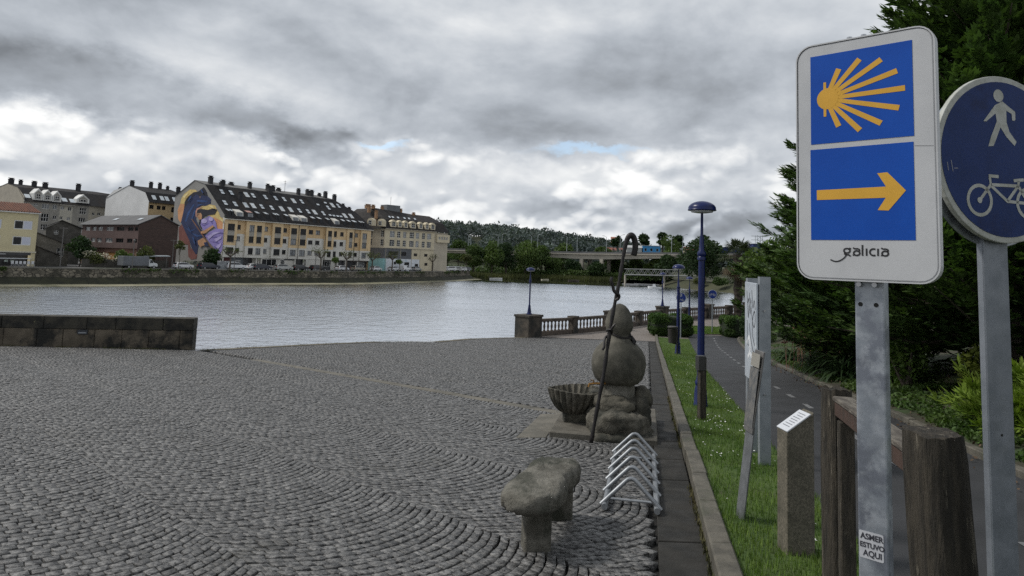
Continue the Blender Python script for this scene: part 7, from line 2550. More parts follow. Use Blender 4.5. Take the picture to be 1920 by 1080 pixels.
reeds()
TG = 'trees in front of the viaduct'
for (x, y, h, r, mt, lb) in (
        (-15.0, 288, 10.5, 4.6, F_MID, 'mid green tree beside the car park, first in front of viaduct'),
        (-7.5, 290, 11.0, 5.2, F_LIGHT, 'yellowish green tree, second along the bank from car park'),
        (-1.5, 296, 11.6, 4.6, F_DARK, 'dark rounded tree hiding the viaduct deck'),
        (6.8, 300, 12.4, 5.8, F_LIGHT, 'large bright tree between the dark tree and the open girder'),
        (14.0, 303, 11.2, 5.0, F_MID, 'mid green tree at the left end of the open girder'),
        (20.5, 304, 6.4, 4.2, F_MID, 'low bushy tree below the girder before the first pier'),
        (28.0, 303, 6.0, 4.2, F_DARK, 'low dark tree at the foot of first viaduct pier'),
        (37.5, 299, 5.2, 4.4, F_DARK, 'low dark tree at the foot of second viaduct pier'),
        (47.0, 312, 8.2, 5.0, F_MID, 'tree under the viaduct to the right of piers'),
        (56.0, 306, 7.6, 5.0, F_MID, 'tree above the middle of the truss footbridge'),
        (64.0, 300, 7.8, 5.0, F_LIGHT, 'pale tree above the right of the truss footbridge')):
    tree('riverside_tree', lb, x, y, -3.8, h * 1.16, r * 1.25, mt, 4200, 0.42, 13, 0.04, 0.25, TG)
TB = 'trees beyond the viaduct'
for (x, y, h, r, mt, lb) in ((-28, 372, 15.5, 8, F_MID, 'rounded tree rising behind the viaduct near the cream building'), (-9, 366, 15.0, 7, F_LIGHT, 'pale tree rising behind the viaduct above the yellowish tree'), (10, 362, 16.0, 8, F_MID, 'tree rising behind the viaduct above the large bright tree'),
                             (28, 360, 15.0, 7.5, F_LIGHT, 'pale tree rising behind the open girder'), (48, 356, 13.5, 7, F_MID, 'tree rising behind the girder near the staff hook'), (83, 360, 21.0, 9.5, F_LIGHT, 'big airy green tree right of the light blue shed')):
    tree('background_tree', lb, x, y, -2.8, h, r, mt, 2600, 0.6, 10, 0.2, 0.3, TB)
for (x, y, h, r, lb) in ((104, 470, 26, 7, 'dark umbrella pine by the light blue shed'), (118, 480, 25, 6, 'slim dark pine right of the light blue shed'), (88, 455, 24, 6, 'dark pine left of the big airy tree'), (132, 470, 25, 6.5, 'dark pine right of the big airy tree'), (72, 460, 22, 5, 'small dark pine beside the staff hook')):
    tree('pine_tree', lb, x, y, -1, h, r, F_DARK, 900, 0.9, 6, 0.6, 0.4, 'dark pines on the skyline', squash=0.7)
tree('holm_oak', 'broad dark domed evergreen tree behind the near lamp post', 67.0, 238, -3.2, 16.0, 9.5, F_DARK, 6500, 0.45, 16, 0.06, 0.5)
for (x, y, h, r, mt, lb) in ((82, 236, 11, 6, F_DARK, 'dark tree to the right of domed evergreen'), (94, 240, 12, 7, F_MID, 'green tree behind the palm crown'), (112, 232, 12.5, 7, F_MID, 'green tree right of the palm, far bank'), (60.0, 262, 9, 5, F_DARK, 'dark tree at the right end of truss footbridge')):
    tree('far_bank_tree', lb, x, y, -3, h, r, mt, 2600, 0.45, 9, 0.12, 0.3, 'trees on the far right bank')
for i, (x, y, rx, h, mt, lb) in enumerate(((66.5, 219, 3.2, 2.6, F_MID, 'green bush on the far right bank left of lamp'), (72, 207, 3.4, 2.4, F_OLIVE, 'olive bush at the far water edge behind near lamp'), (80, 197, 3.6, 2.6, F_MID, 'green bush at the far water edge left of palm'),
                                         (74, 222, 4.2, 4.0, F_DARK, 'dark bush above the far water edge'), (88, 206, 4.5, 4.2, F_OLIVE, 'tall olive bush left of the palm trunk'), (63.5, 230, 2.4, 2.0, F_OLIVE, 'small olive bush by the footbridge end'))):
    shrub('bank_bush', lb, x, y, -3.6, rx, rx, h, mt, 1100, 0.3, 6, 'bush', 'bushes on the far right bank')

# truss footbridge
fbr = empty('footbridge', (54, 256, -2))
tag(fbr, 'pale steel truss footbridge low over the water before the trees', 'bridge')
m_tr = M('truss_steel', (0.26, 0.27, 0.27), (0.20, 0.21, 0.21), 0.6, rough=0.6)
A, B_ = Vector((43.8, 262.5, -1.75)), Vector((70.5, 248.5, -1.2))
for off in (0.0, 2.4):
    n_ = Vector((0.46, 0.88, 0)) * off
    MB().tube([A + n_, B_ + n_], 0.14, 5).build('bottom_chord', m_tr, fbr)
    MB().tube([A + n_ + UP * 2.1, B_ + n_ + UP * 2.1], 0.12, 5).build('top_chord', m_tr, fbr)
    nb = 12
    for k in range(nb):
        p, q = A + (B_ - A) * (k / nb), A + (B_ - A) * ((k + 1) / nb)
        MB().tube([p + n_, (p + q) / 2 + n_ + UP * 2.1], 0.07, 4).build('diagonal', m_tr, fbr)
        MB().tube([(p + q) / 2 + n_ + UP * 2.1, q + n_], 0.07, 4).build('diagonal', m_tr, fbr)
MB().obox(A - UP * 0.25, B_ - A, Vector((0.46, 0.88, 0)) * 2.4, UP * 0.15).build('walkway', m_tr, fbr)
for k in (0.0, 0.5, 1.0):
    p = A + (B_ - A) * k + Vector((0.5, 1.0, 0))
    MB().tube([p - UP * 5, p - UP * 0.2], 0.4, 7).build('pile', m_vc, fbr)


# boats and pontoons
def boat(name, label, x, y, ang, L, col, cabin=True, motor=True):
    root = empty(name, (x, y, WATER), R(ang))
    tag(root, label, 'boat', 'small boats on the river')
    W = L * 0.36
    st = [(-0.5, 0.82), (-0.2, 1.0), (0.15, 0.92), (0.36, 0.58), (0.5, 0.03)]
    mb = MB()
    ring = []
    for (s, w) in st:
        zt = 0.14 * L * (0.8 + 0.5 * max(0, s))
        ring.append([(s * L, -w * W / 2, zt), (s * L, -w * W / 2 * 0.7, -0.05), (s * L, 0, -0.12), (s * L, w * W / 2 * 0.7, -0.05), (s * L, w * W / 2, zt), (s * L, w * W / 2 * 0.75, zt - 0.04), (s * L, -w * W / 2 * 0.75, zt - 0.04)])
    mb.v = [p for r in ring for p in r]
    k = 7
    for i in range(len(st) - 1):
        for j in range(k):
            mb.f.append((i * k + j, i * k + (j + 1) % k, (i + 1) * k + (j + 1) % k, (i + 1) * k + j))
    mb.f.append(tuple(range(k)))
    mb.m = [0] * len(mb.f)

    def part(nm, m, mat):
        o = bpy.data.objects.new(nm, m.mesh(nm, mat))
        COL.objects.link(o)
        o.parent = root
    part('hull', mb, M('hull_%d' % int(col[0] * 999), col, rough=0.4))
    if cabin:
        part('cabin', MB().prism([(-0.1, 0.12), (0.2, 0.14), (0.12, 0.30), (-0.02, 0.32)], (0, W * 0.3, 0), (L, 0, 0), (0, 0, L), (0, -1, 0), W * 0.6), M('boat_cabin', (0.5, 0.52, 0.54), rough=0.3))
        part('windscreen', MB().prism([(0.125, 0.17), (0.205, 0.16), (0.13, 0.29)], (0, W * 0.31, 0), (L, 0, 0), (0, 0, L), (0, -1, 0), W * 0.62), m_carglass)
    else:
        part('thwart', MB().box((0, 0, 0.1 * L), (0.25, W * 0.7, 0.05)), m_bark)
    if motor:
        part('outboard_motor', MB().box((-0.53 * L, 0, 0.16 * L), (0.3, 0.35, 0.6)), m_black)


boat('motor_boat', 'white motor boat with dark outboard moored in mid river', 48.3, 229, 155, 4.6, (0.62, 0.64, 0.66))
boat('motor_boat', 'white boat moored off the end of the car park quay', -5.0, 268, 10, 5.0, (0.5, 0.51, 0.5), False)
boat('rowing_boat', 'dark low rowing boat moored before the reed bed', 26.5, 283, 10, 4.6, (0.06, 0.05, 0.04), False, False)
boat('rowing_boat', 'small pale rowing boat moored left of the dark one', 15.0, 285, 30, 3.6, (0.35, 0.33, 0.25), False, False)
for (x, y, L, a, lb) in ((49.5, 262, 13, -27, 'long white floating pontoon under the footbridge'), (53.5, 268, 10, -27, 'shorter white pontoon behind the long one'), (46.0, 257, 5, -27, 'short pale pontoon end nearest the staff')):
    r = empty('pontoon', (x, y, WATER))
    tag(r, lb, 'pontoon', 'floating pontoons')
    MB().box((x, y, WATER + 0.22), (L, 1.8, 0.3), rz=R(a)).build('deck', M('pontoon_white', (0.22, 0.225, 0.23), rough=0.6), r)
    MB().box((x, y, WATER + 0.0), (L * 0.98, 1.5, 0.2), rz=R(a)).build('float', M('pontoon_float', (0.1, 0.1, 0.1), rough=0.6), r)

# distant buildings above the viaduct
def shed(name, label, x, y, z, L, D, h, col, rz, roofc, windows=0, gable=0.0):
    root = empty(name, (x, y, z))
    tag(root, label, 'building')
    f = Frame((x, y), (math.cos(rz), math.sin(rz)))
    mt = M('wall_' + name + str(int(x)), col, tuple(c * 0.85 for c in col), 0.1, rough=0.8)
    ops = [(L * (i + .3) / windows, L * (i + .7) / windows, z + h * .35, z + h * .7) for i in range(windows)]
    mb = MB()
    wall_grid(mb, f, 0, L, z - 2, z + h, ops, 0, 0.3)
    for uu in (0, L):
        mb.poly([f.p(uu, z - 2), f.p(uu, z - 2, -D), f.p(uu, z + h, -D), f.p(uu, z + h)])
        if gable:
            mb.poly([f.p(uu, z + h), f.p(uu, z + h, -D), f.p(uu, z + h + gable, -D / 2)])
    mb.build('wall', mt, root)
    mb = MB()
    if gable:
        mb.poly([f.p(-.4, z + h, .4), f.p(L + .4, z + h, .4), f.p(L + .4, z + h + gable, -D / 2), f.p(-.4, z + h + gable, -D / 2)]).poly([f.p(-.4, z + h + gable, -D / 2), f.p(L + .4, z + h + gable, -D / 2), f.p(L + .4, z + h, -D - .4), f.p(-.4, z + h, -D - .4)])
    else:
        mb.obox(f.p(-.2, z + h, .2), f.t * (L + .4), -f.w * (D + .4), UP * 0.3)
    mb.build('roof', M('roof_' + name + str(int(x)), roofc, rough=0.8), root)
    for q in ops:
        window(f, *q, root, 0, 0.25, m_frw, m_glassd, 0, 0, 0.1)


shed('blue_shed', 'bright light blue industrial shed beyond the viaduct', 81, 420, 9, 10.5, 10, 5.0, (0.05, 0.26, 0.55), -0.1, (0.35, 0.37, 0.38), 3)
shed('white_shed', 'low white shed joined to the light blue one', 71.5, 421, 9, 9, 10, 3.6, (0.45, 0.46, 0.46), -0.1, (0.4, 0.4, 0.4), 0, 1.6)
shed('cream_shed', 'cream and red roofed shed beside the domed evergreen', 102, 400, 8.5, 12, 10, 3.4, (0.42, 0.37, 0.25), -0.1, (0.30, 0.08, 0.06), 2, 2.0)
shed('navy_warehouse', 'long dark blue warehouse on the skyline behind the palm', 128, 450, 9.0, 62, 25, 6.6, (0.018, 0.030, 0.13), -0.12, (0.02, 0.03, 0.10), 0)
shed('navy_tower', 'raised dark blue block on top of the long warehouse', 157, 444, 12, 9, 12, 6.2, (0.02, 0.035, 0.15), -0.12, (0.02, 0.03, 0.10), 0)
MB().obox((159, 442.6, 14.6), (22, -2.6, 0), (0, -0.1, 0), (0, 0, 0.7)).build('warehouse_lettering', M('warehouse_lettering', (0.30, 0.33, 0.45), (0.03, 0.045, 0.16), 1.5, rough=0.6, lo=0.48, hi=0.55), bpy.data.objects['navy_tower'])
shed('terracotta_house', 'small terracotta house on the wooded slope', 82, 560, 18.5, 7, 7, 4.5, (0.36, 0.17, 0.10), -0.2, (0.28, 0.12, 0.08), 2, 1.6)
shed('cream_house', 'small cream house on the slope above viaduct', 60, 520, 11.0, 7, 7, 3.5, (0.45, 0.38, 0.25), -0.2, (0.30, 0.13, 0.09), 2, 1.8)
for i, (x, y) in enumerate(((62, 470), (71, 472), (80, 474))):
    shed('roadside_house', ['white house with red roof, first of three beyond the girder', 'white house with red roof, middle of three beyond the girder', 'white house with red roof, last of three beyond the girder'][i], x, y, 7.5, 7.5, 8, 4.2, (0.45, 0.44, 0.42), -0.2, (0.20, 0.075, 0.055), 3, 1.8)
# pylon
pyl = empty('lattice_pylon', (325.6, 900, 5))
tag(pyl, 'lattice transmission pylon on the skyline', 'pylon')
for s in (-1, 1):
    for t_ in (-1, 1):
        MB().tube([(325.6 + 9 * s, 900 + 9 * t_, 0), (325.6 + 3.5 * s, 900 + 3.5 * t_, 34), (325.6 + 3.5 * s, 900 + 3.5 * t_, 47)], 0.28, 4).build('leg', m_lp, pyl)
for k in range(9):
    z0, z1 = k * 5.2, (k + 1) * 5.2
    w = lambda z: 9 - 5.5 * min(1, z / 34)
    for s in (-1, 1):
        MB().tube([(325.6 - w(z0) * s, 900 - w(z0), z0), (325.6 + w(z1) * s, 900 - w(z1), z1)], 0.2, 4).build('brace', m_lp, pyl)
for z in (36, 41, 46):
    MB().tube([(325.6 - 10, 900, z), (325.6 + 10, 900, z)], 0.28, 4).build('cross_arm', m_lp, pyl)


# ------------------------------------------------------------------ far quay trees
def pollard(x, y, h, label, leafy):
    root = empty('pollarded_tree', (x, y, QZ))
    tag(root, label, 'tree', 'pollarded plane trees on the quay')
    rs = random.Random(int(x * 31))
    MB().tube([(x, y, QZ - .1), (x + .1, y, QZ + h * .45), (x, y, QZ + h * .62)], [0.22, 0.17, 0.15], 7).build('trunk', m_bark, root)
    P = []
    for k in range(7):
        a = k * 0.9 + rs.uniform(0, .5)
        r = rs.uniform(0.9, 1.9)
        e = (x + math.cos(a) * r, y + math.sin(a) * r, QZ + h * rs.uniform(.78, 1.0))
        MB().tube([(x, y, QZ + h * .58), (x + math.cos(a) * r * .6, y + math.sin(a) * r * .6, QZ + h * .72), e], [0.12, 0.09, 0.12], 5).build('limb', m_bark, root)
        P.append(e)
    pts = np.array(P)[rng.integers(0, len(P), leafy)] + rng.normal(0, 0.42, (leafy, 3))
    V, F, T = leaf_quads(pts, 0.16, rng.random(leafy))
    link('crown', npmesh('crown', V, F, F_OLIVE, T), root)


for (x, y, h, lf, lb) in ((-47.9, 175.3, 5.4, 260, 'pollarded tree before the white shop wall, first of the row'), (-43.1, 182.7, 5.2, 240, 'pollarded tree before the pub, second of the row'), (-38.5, 193.6, 5.0, 320, 'pollarded tree at the gap between the two apartment buildings'),
                          (-34.5, 203.2, 5.6, 300, 'pollarded tree before the graffitied white wall'), (-25.1, 225.6, 5.2, 200, 'pollarded tree at the cream building corner'), (-63.3, 156.6, 5.0, 160, 'pollarded tree before the mural corner')):
    pollard(x, y, h, lb, lf)
for (x, y, h, r, mt, lb) in ((-45.4, 179.8, 3.4, 1.5, F_LIGHT, 'small bright leafy tree between the pollards'), (-33.0, 207.0, 3.6, 1.5, F_LIGHT, 'small umbrella-shaped leafy tree before the white wall'), (-70.0, 146.3, 6.0, 1.1, F_OLIVE, 'slender pale-trunked tree before the brick gable')):
    tree('street_tree', lb, x, y, QZ, h, r, mt, 500, 0.2, 6, 0.62, 0.1, 'young trees on the quay', bark=m_barkp)
shrub('bush', 'dark bush covering the foot of the mural', -67.9, 158.6, QZ, 2.6, 2.6, 5.0, F_DARK, 2600, 0.24, 8, 'bush')
shrub('bush', 'yellow-green bush behind the truck box', -80.0, 143.8, QZ, 2.2, 2.2, 3.6, F_LIGHT, 1400, 0.22, 7, 'bush')
shrub('bush', 'grey-green bush against the brick gable', -78.3, 147.6, QZ, 2.8, 2.2, 4.6, F_OLIVE, 1600, 0.22, 7, 'bush')
tree('garden_tree', 'dark leafy tree behind the flowering shrub', -87.0, 140.0, QZ, 6.2, 3.0, F_DARK, 2200, 0.24, 9, 0.2, 0.15)
fl = shrub('flowering_shrub', 'shrub covered in white blossom above the garden wall', -83.3, 139.4, QZ + 0.6, 3.6, 2.2, 2.6, F_OLIVE, 1500, 0.2, 8)
P, t = lobe_points([(-84.5, 138.9, QZ + 2.6, 1.6, 1.2, 0.8), (-82.6, 140.2, QZ + 2.2, 1.8, 1.2, 0.7), (-80.9, 141.6, QZ + 1.6, 1.6, 1.0, 0.6)], 420)
V, F, T = leaf_quads(P, 0.14, t)
link('blossom', npmesh('blossom', V, F, M('blossom_white', (0.55, 0.52, 0.42), (0.62, 0.58, 0.40), 1.0, rough=0.8), T), fl)
for (x, y, h, r, mt, lb) in ((-27, 238, 6.2, 2.6, F_MID, 'young green tree at the near side of car park'), (-23.5, 262, 6.5, 3.0, F_MID, 'green tree at the back of the car park'), (-29.5, 262, 7.0, 3.2, F_DARK, 'darker tree behind the car park by the cream wall'), (-17, 270, 6.4, 2.8, F_OLIVE, 'olive tree at the outer end of the car park')):
    tree('car_park_tree', lb, x, y, QZ, h, r, mt, 1200, 0.28, 8, 0.35, 0.15, 'trees around the car park')
# hanging greenery on the quay wall
pts = []
for i in range(len(WLINE) - 1):
    pass
wl0 = offline(5.2)
q = []
for _ in range(2600):
    i = rng.integers(2, 7)
    s = rng.random()
    p = np.array(wl0[i]) * (1 - s) + np.array(wl0[i + 1]) * s
    k = mnoise.noise(Vector((p[0] * 0.12, p[1] * 0.12, 2)))
    if k > 0.12:
        q.append((p[0] + 0.3, p[1] - 0.2, QZ + 0.1 - abs(rng.normal(0, 0.5))))
V, F, T = leaf_quads(np.array(q), 0.2, rng.random(len(q)))
tag(link('wall_greenery', npmesh('wall_greenery', V, F, F_MID, T)), 'weeds and creepers hanging over the far quay wall', 'creepers', kind='stuff')


# dense undergrowth between the riverside trees
n = 9000
x = rng.uniform(-34, 70, n)
y = 304 - 0.10 * x + rng.uniform(-5, 6, n)
hgt = np.array([2.2 + 1.6 * mnoise.noise(Vector((a * 0.22, c * 0.22, 7))) for a, c in zip(x, y)])
z = -4.6 + rng.random(n) ** 0.7 * hgt * 1.5
V, F, T = leaf_quads(np.c_[x, y, z], 0.42, np.clip(rng.normal(0.45, 0.2, n), 0, 1))
tag(link('undergrowth', npmesh('undergrowth', V, F, F_MID, T)), 'dark undergrowth between the trees before the viaduct', 'undergrowth', kind='stuff')
# ================================================================== NEAR PLANTING
F_CYP = fmat('cypress_foliage', (0.046, 0.088, 0.026), (0.080, 0.130, 0.034), 0.5, 0.7, 0.2)
F_JUN = fmat('juniper_foliage', (0.095, 0.155, 0.018), (0.15, 0.205, 0.026), 1.2, 0.45, 0.2)
F_STRAP = fmat('strap_leaf', (0.020, 0.045, 0.014), (0.035, 0.065, 0.02), 1.0, 0.4, 0.15)


def sprays(P, D, L, tint, k=7, fan=0.95, wid=0.085):
    """fans of k narrow pointed leaflets at points P pointing along D with length L"""
    n = len(P)
    D = D / (np.linalg.norm(D, axis=1, keepdims=True) + 1e-9)
    r = unit(n)
    up = np.array([0, 0, 1.0]) + 0.35 * r
    S = np.cross(D, up)
    S /= np.linalg.norm(S, axis=1, keepdims=True) + 1e-9
    N = np.cross(S, D)
    VV, TT = [], []
    for j in range(k):
        a = (j / (k - 1) - 0.5) * 2 * fan + rng.normal(0, 0.10, n)
        t0 = 0.12 + 0.5 * (1 - np.abs(a) / fan * 0.8)
        o = P + D * (L * 0.45 * (1 - np.abs(a) / fan))[:, None]
        d = D * np.cos(a)[:, None] + S * np.sin(a)[:, None] + N * rng.normal(0.05, 0.22, n)[:, None]
        ln = L * rng.uniform(0.45, 0.75, n) * (0.65 + 0.35 * np.cos(a))
        w = np.cross(d, N)
        w /= np.linalg.norm(w, axis=1, keepdims=True) + 1e-9
        hw = (wid * L)[:, None]
        m_ = o + d * (ln * 0.45)[:, None]
        VV.append(np.stack([o, m_ - w * hw, o + d * ln[:, None], m_ + w * hw], 1))
        TT.append(np.repeat(np.clip(tint + rng.normal(0, .08, n), 0, 1), 4).reshape(n, 4))
    V = np.concatenate(VV).reshape(-1, 3)
    T = np.concatenate(TT).ravel()
    return V, np.arange(len(V)).reshape(-1, 4), T


def cypress(label, x, y, z, H, Rm, nb, seed, lo=0.02, per=46, L0=0.34):
    rs = np.random.default_rng(seed)
    root = empty('cypress_tree', (x, y, z))
    tag(root, label, 'tree', 'cypresses on the bank')
    MB().tube([(x, y, z - .3), (x + .1, y, z + H * .4), (x, y, z + H * .93)], [0.34, 0.22, 0.03], 9).build('trunk', m_bark, root)
    Ps, Ds, Ls, Ts = [], [], [], []
    limbs = MB()
    for i in range(nb):
        h = lo + (1 - lo) * (i + rs.random()) / nb
        h = h ** 0.9
        az = i * 2.399963 + rs.normal(0, .35)
        prof = (1 - h) ** 0.75 * (0.82 + 0.18 * min(1, h / 0.2))
        ln = Rm * prof * rs.uniform(0.8, 1.14) + 0.25
        el = 0.10 + 0.45 * h + rs.normal(0, 0.06)
        d0 = np.array([math.cos(az) * math.cos(el), math.sin(az) * math.cos(el), math.sin(el)])
        base = np.array([x, y, z + H * h * 0.95])
        bt = rs.uniform(0.25, 0.65)
        m = int(per * (0.35 + ln / Rm))
        s = rs.random(m) ** 0.62
        c = base + d0 * (s * ln)[:, None]
        c[:, 2] += 0.12 * ln * s ** 2.2 - 0.05 * ln * np.sin(s * np.pi)
        side = np.array([-math.sin(az), math.cos(az), 0])
        lat = rs.normal(0, 1, m) * 0.20 * ln * (1.05 - s) * 0.9
        c += side * lat[:, None]
        c[:, 2] += rs.normal(0, 0.035, m) - 0.06 * np.abs(lat)
        dd = d0 * 1.0 + side * (np.sign(lat) * rs.uniform(0.1, 0.9, m) * (1.1 - s))[:, None] + np.array([0, 0, 1]) * rs.uniform(-0.10, 0.22, m)[:, None]
        Ps.append(c)
        Ds.append(dd)
        Ls.append(L0 * rs.uniform(0.7, 1.35, m) * (1.0 - 0.35 * s))
        Ts.append(np.clip(bt * 0.55 + 0.42 * s - 0.05 + rs.normal(0, .07, m), 0, 1))  # inner sprays darker, tips lighter: crown shade put into the tint
        if i % 3 == 0:
            e = base + d0 * ln * .85
            limbs.tube([tuple(base), tuple((base + e) / 2 - np.array([0, 0, .04 * ln])), tuple(e)], [0.05, 0.03, 0.01], 4)
    limbs.build('limbs', m_bark, root, kind='stuff')
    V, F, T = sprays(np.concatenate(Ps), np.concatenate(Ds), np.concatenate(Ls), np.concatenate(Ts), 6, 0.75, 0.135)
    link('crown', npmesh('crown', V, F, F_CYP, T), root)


bz_ = lambda x, y: BEDSLOPE(x, y)
cypress('tall cypress with jagged tips left of the shell sign', 10.1, 19.2, bz_(10.1, 19.2), 9.0, 3.7, 420, 11, 0.02, 66, 0.42)
cypress('tall dark cypress between and above the two blue signs', 10.2, 14.2, bz_(10.2, 14.2), 11.5, 4.3, 400, 12, 0.05, 62, 0.42)
cypress('cypress at the edge of the frame behind the round sign', 13.2, 13.6, bz_(13, 13.4), 12.0, 4.5, 220, 13, 0.04, 52, 0.46)
cypress('cypress filling the gap behind the shell signpost', 13.0, 18.0, bz_(12.4, 18), 9.5, 3.8, 160, 14, 0.04, 50, 0.5)

# leafy trees beyond the cypress
tree('leafy_tree', 'fresh green leafy tree just left of the cypress', 18.6, 47.5, bz_(18.6, 47.5), 6.2, 2.9, F_LIGHT, 6500, 0.16, 12, 0.12, 0.14)
tree('leafy_tree', 'darker leafy tree low behind the graffiti board', 16.6, 38.5, bz_(16.6, 38.5), 3.9, 2.2, F_MID, 5200, 0.12, 10, 0.08, 0.1)
tree('leafy_tree', 'shaded leafy tree at the foot of the jagged cypress', 12.6, 27.5, bz_(12.6, 27.5), 3.4, 2.0, F_DARK, 5200, 0.10, 10, 0.08, 0.1)


# ---- clipped hedges ----
def hedge(label, x0, x1, y0, y1, h, n, seed, leaf=0.055, roundness=0.25):
    rs = np.random.default_rng(seed)
    cx, cy = (x0 + x1) / 2, (y0 + y1) / 2
    root = empty('box_hedge', (cx, cy, gz(cy)))
    tag(root, label, 'hedge')
    d = unit(n)
    e = 0.38
    sg = np.sign(d) * np.abs(d) ** e
    sg /= np.maximum(1e-6, (np.abs(sg) ** 5).sum(1, keepdims=True) ** (1 / 5))
    P = np.c_[cx + sg[:, 0] * (x1 - x0) / 2, cy + sg[:, 1] * (y1 - y0) / 2, gz(cy) + h * 0.52 + sg[:, 2] * h * 0.48]
    P += rs.normal(0, 0.035, P.shape)
    nz = np.array([mnoise.noise(Vector(p) * 1.6) for p in P])
    P += sg * (nz * 0.07)[:, None]
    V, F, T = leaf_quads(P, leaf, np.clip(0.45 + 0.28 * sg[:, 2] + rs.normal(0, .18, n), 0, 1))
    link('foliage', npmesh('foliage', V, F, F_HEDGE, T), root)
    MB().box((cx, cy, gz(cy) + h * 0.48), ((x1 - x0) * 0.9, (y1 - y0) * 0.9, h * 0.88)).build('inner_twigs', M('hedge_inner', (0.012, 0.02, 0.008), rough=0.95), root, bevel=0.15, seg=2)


hedge('wide clipped box hedge behind the litter bin', 8.95, 11.45, 42.6, 44.6, 1.32, 14000, 1)
hedge('clipped box hedge at the end of path before the palm', 13.75, 15.1, 43.4, 45.4, 1.25, 9000, 2)
shrub('round_shrub', 'dark rounded conifer shrub between hedge and graffiti board', 14.0, 40.4, bz_(14.2, 40.4), 0.62, 0.62, 2.1, F_DARK, 5200, 0.07, 6)


# ---- palm ----
def palm(x, y, z, h):
    root = empty('palm_tree', (x, y, z))
    tag(root, 'shaggy fan palm with thick dark trunk on the promenade', 'palm')
    mb = MB()
    pts = [(x + 0.05 * math.sin(i), y, z + h * i / 24) for i in range(25)]
    mb.tube(pts, [0.34 + 0.05 * (i % 2) + (0.08 if i > 18 else 0) for i in range(25)], 10)
    mb.build('trunk', M('palm_bark', (0.018, 0.014, 0.010), (0.035, 0.028, 0.02), 5.0, rough=0.95), root)
    m_fr = fmat('palm_frond', (0.032, 0.050, 0.016), (0.055, 0.075, 0.022), 1.0, .4, .15)
    m_dead = fmat('dead_frond', (0.07, 0.05, 0.025), (0.12, 0.085, 0.035), 1.0, .4, .1)
    for dead, cnt in ((False, 30), (True, 18)):
        for k in range(cnt):
            az = rng.uniform(0, 6.283)
            el = rng.uniform(-0.25, 1.35) if not dead else rng.uniform(-1.45, -0.5)
            d = Vector((math.cos(az) * math.cos(el), math.sin(az) * math.cos(el), math.sin(el)))
            b0 = Vector((x, y, z + h - (0.1 if not dead else 0.35)))
            c = b0 + d * rng.uniform(0.95, 1.3) + Vector((0, 0, -0.12))
            s = d.cross(UP).normalized()
            n_ = s.cross(d)
            mb = MB()
            mb.tube([b0, c], [0.025, 0.015], 4)
            for j in range(15):
                a = (j / 14 - .5) * 3.9
                q = d * math.cos(a) + s * math.sin(a)
                tip = c + q * 0.95 + Vector((0, 0, -0.16 - 0.12 * abs(math.sin(a))))
                w_ = q.cross(n_).normalized() * 0.05
                m1 = c + q * 0.5
                mb.poly([c, m1 + w_, tip, m1 - w_])
            mb.build('frond', m_dead if dead else m_fr, root)


palm(20.55, 62.0, gz(62), 5.6)


# ---- strap-leaved clumps, flowers ----
def clump(label, x, y, n, ln, mat, name='agapanthus', cat='plant', group='strap-leaved clumps along the path'):
    z = bz_(x, y)
    root = empty(name, (x, y, z))
    tag(root, label, cat, group)
    VV, FF, TT, k = [], [], [], 0
    for i in range(n):
        az = rng.uniform(0, 6.283)
        L = ln * rng.uniform(0.7, 1.2)
        el = rng.uniform(0.5, 1.35)
        o = np.array([x + rng.normal(0, .12 * ln), y + rng.normal(0, .12 * ln), z])
        d = np.array([math.cos(az), math.sin(az), 0])
        s = np.array([-d[1], d[0], 0])
        t = rng.random()
        p = o.copy()
        rows = []
        for j in range(6):
            w = 0.019 * ln / 0.7 * (1 - (j / 5) ** 2 * 0.9)
            rows += [p - s * w, p + s * w]
            a = el - j * 0.42
            p = p + (d * math.cos(a) + np.array([0, 0, 1]) * math.sin(a)) * L / 5
        VV += rows
        FF += [(k + 2 * j, k + 2 * j + 1, k + 2 * j + 3, k + 2 * j + 2) for j in range(5)]
        TT += [t] * 12
        k += 12
    link('leaves', npmesh('leaves', np.array(VV), np.array(FF), mat, TT), root)
    return root


cl = [(9.15, 20.2, 'dense strap-leaved clump at the path kerb behind graffiti board'), (8.75, 17.9, 'large strap-leaved clump nearest the plinth side of kerb'), (9.9, 18.9, 'strap-leaved clump behind the largest one'), (9.9, 21.6, 'strap-leaved clump with dry pink stems'), (10.0, 24.2, 'strap-leaved clump furthest along the kerb'), (9.6, 17.0, 'strap-leaved clump low beside the shell signpost'), (9.2, 19.0, 'strap-leaved clump squeezed between two larger ones')]
for (x, y, lb) in cl:
    clump(lb, x, y, 130, 1.15, F_STRAP)
b = MB()
rt = empty('dry_flower_stems', (9.6, 21.4, bz_(9.6, 21.4)))
tag(rt, 'dry pinkish flower stems above the strap leaves', 'plant')
for _ in range(42):
    x, y = 9.5 + random.gauss(0, .55), 21.6 + random.gauss(0, .9)
    z = bz_(x, y)
    hh = random.uniform(0.7, 1.15)
    tx, ty = random.gauss(0, .12), random.gauss(0, .12)
    b.tube([(x, y, z), (x + tx, y + ty, z + hh)], [0.008, 0.006], 4)
    for k in range(7):
        a = random.uniform(0, 6.28)
        b.tube([(x + tx, y + ty, z + hh), (x + tx + .10 * math.cos(a), y + ty + .10 * math.sin(a), z + hh + random.uniform(-.03, .10))], [0.012, 0.02], 4)
b.build('stems', M('dry_pink', (0.26, 0.12, 0.09), (0.16, 0.09, 0.06), 3.0, rough=0.85), rt, kind='stuff')


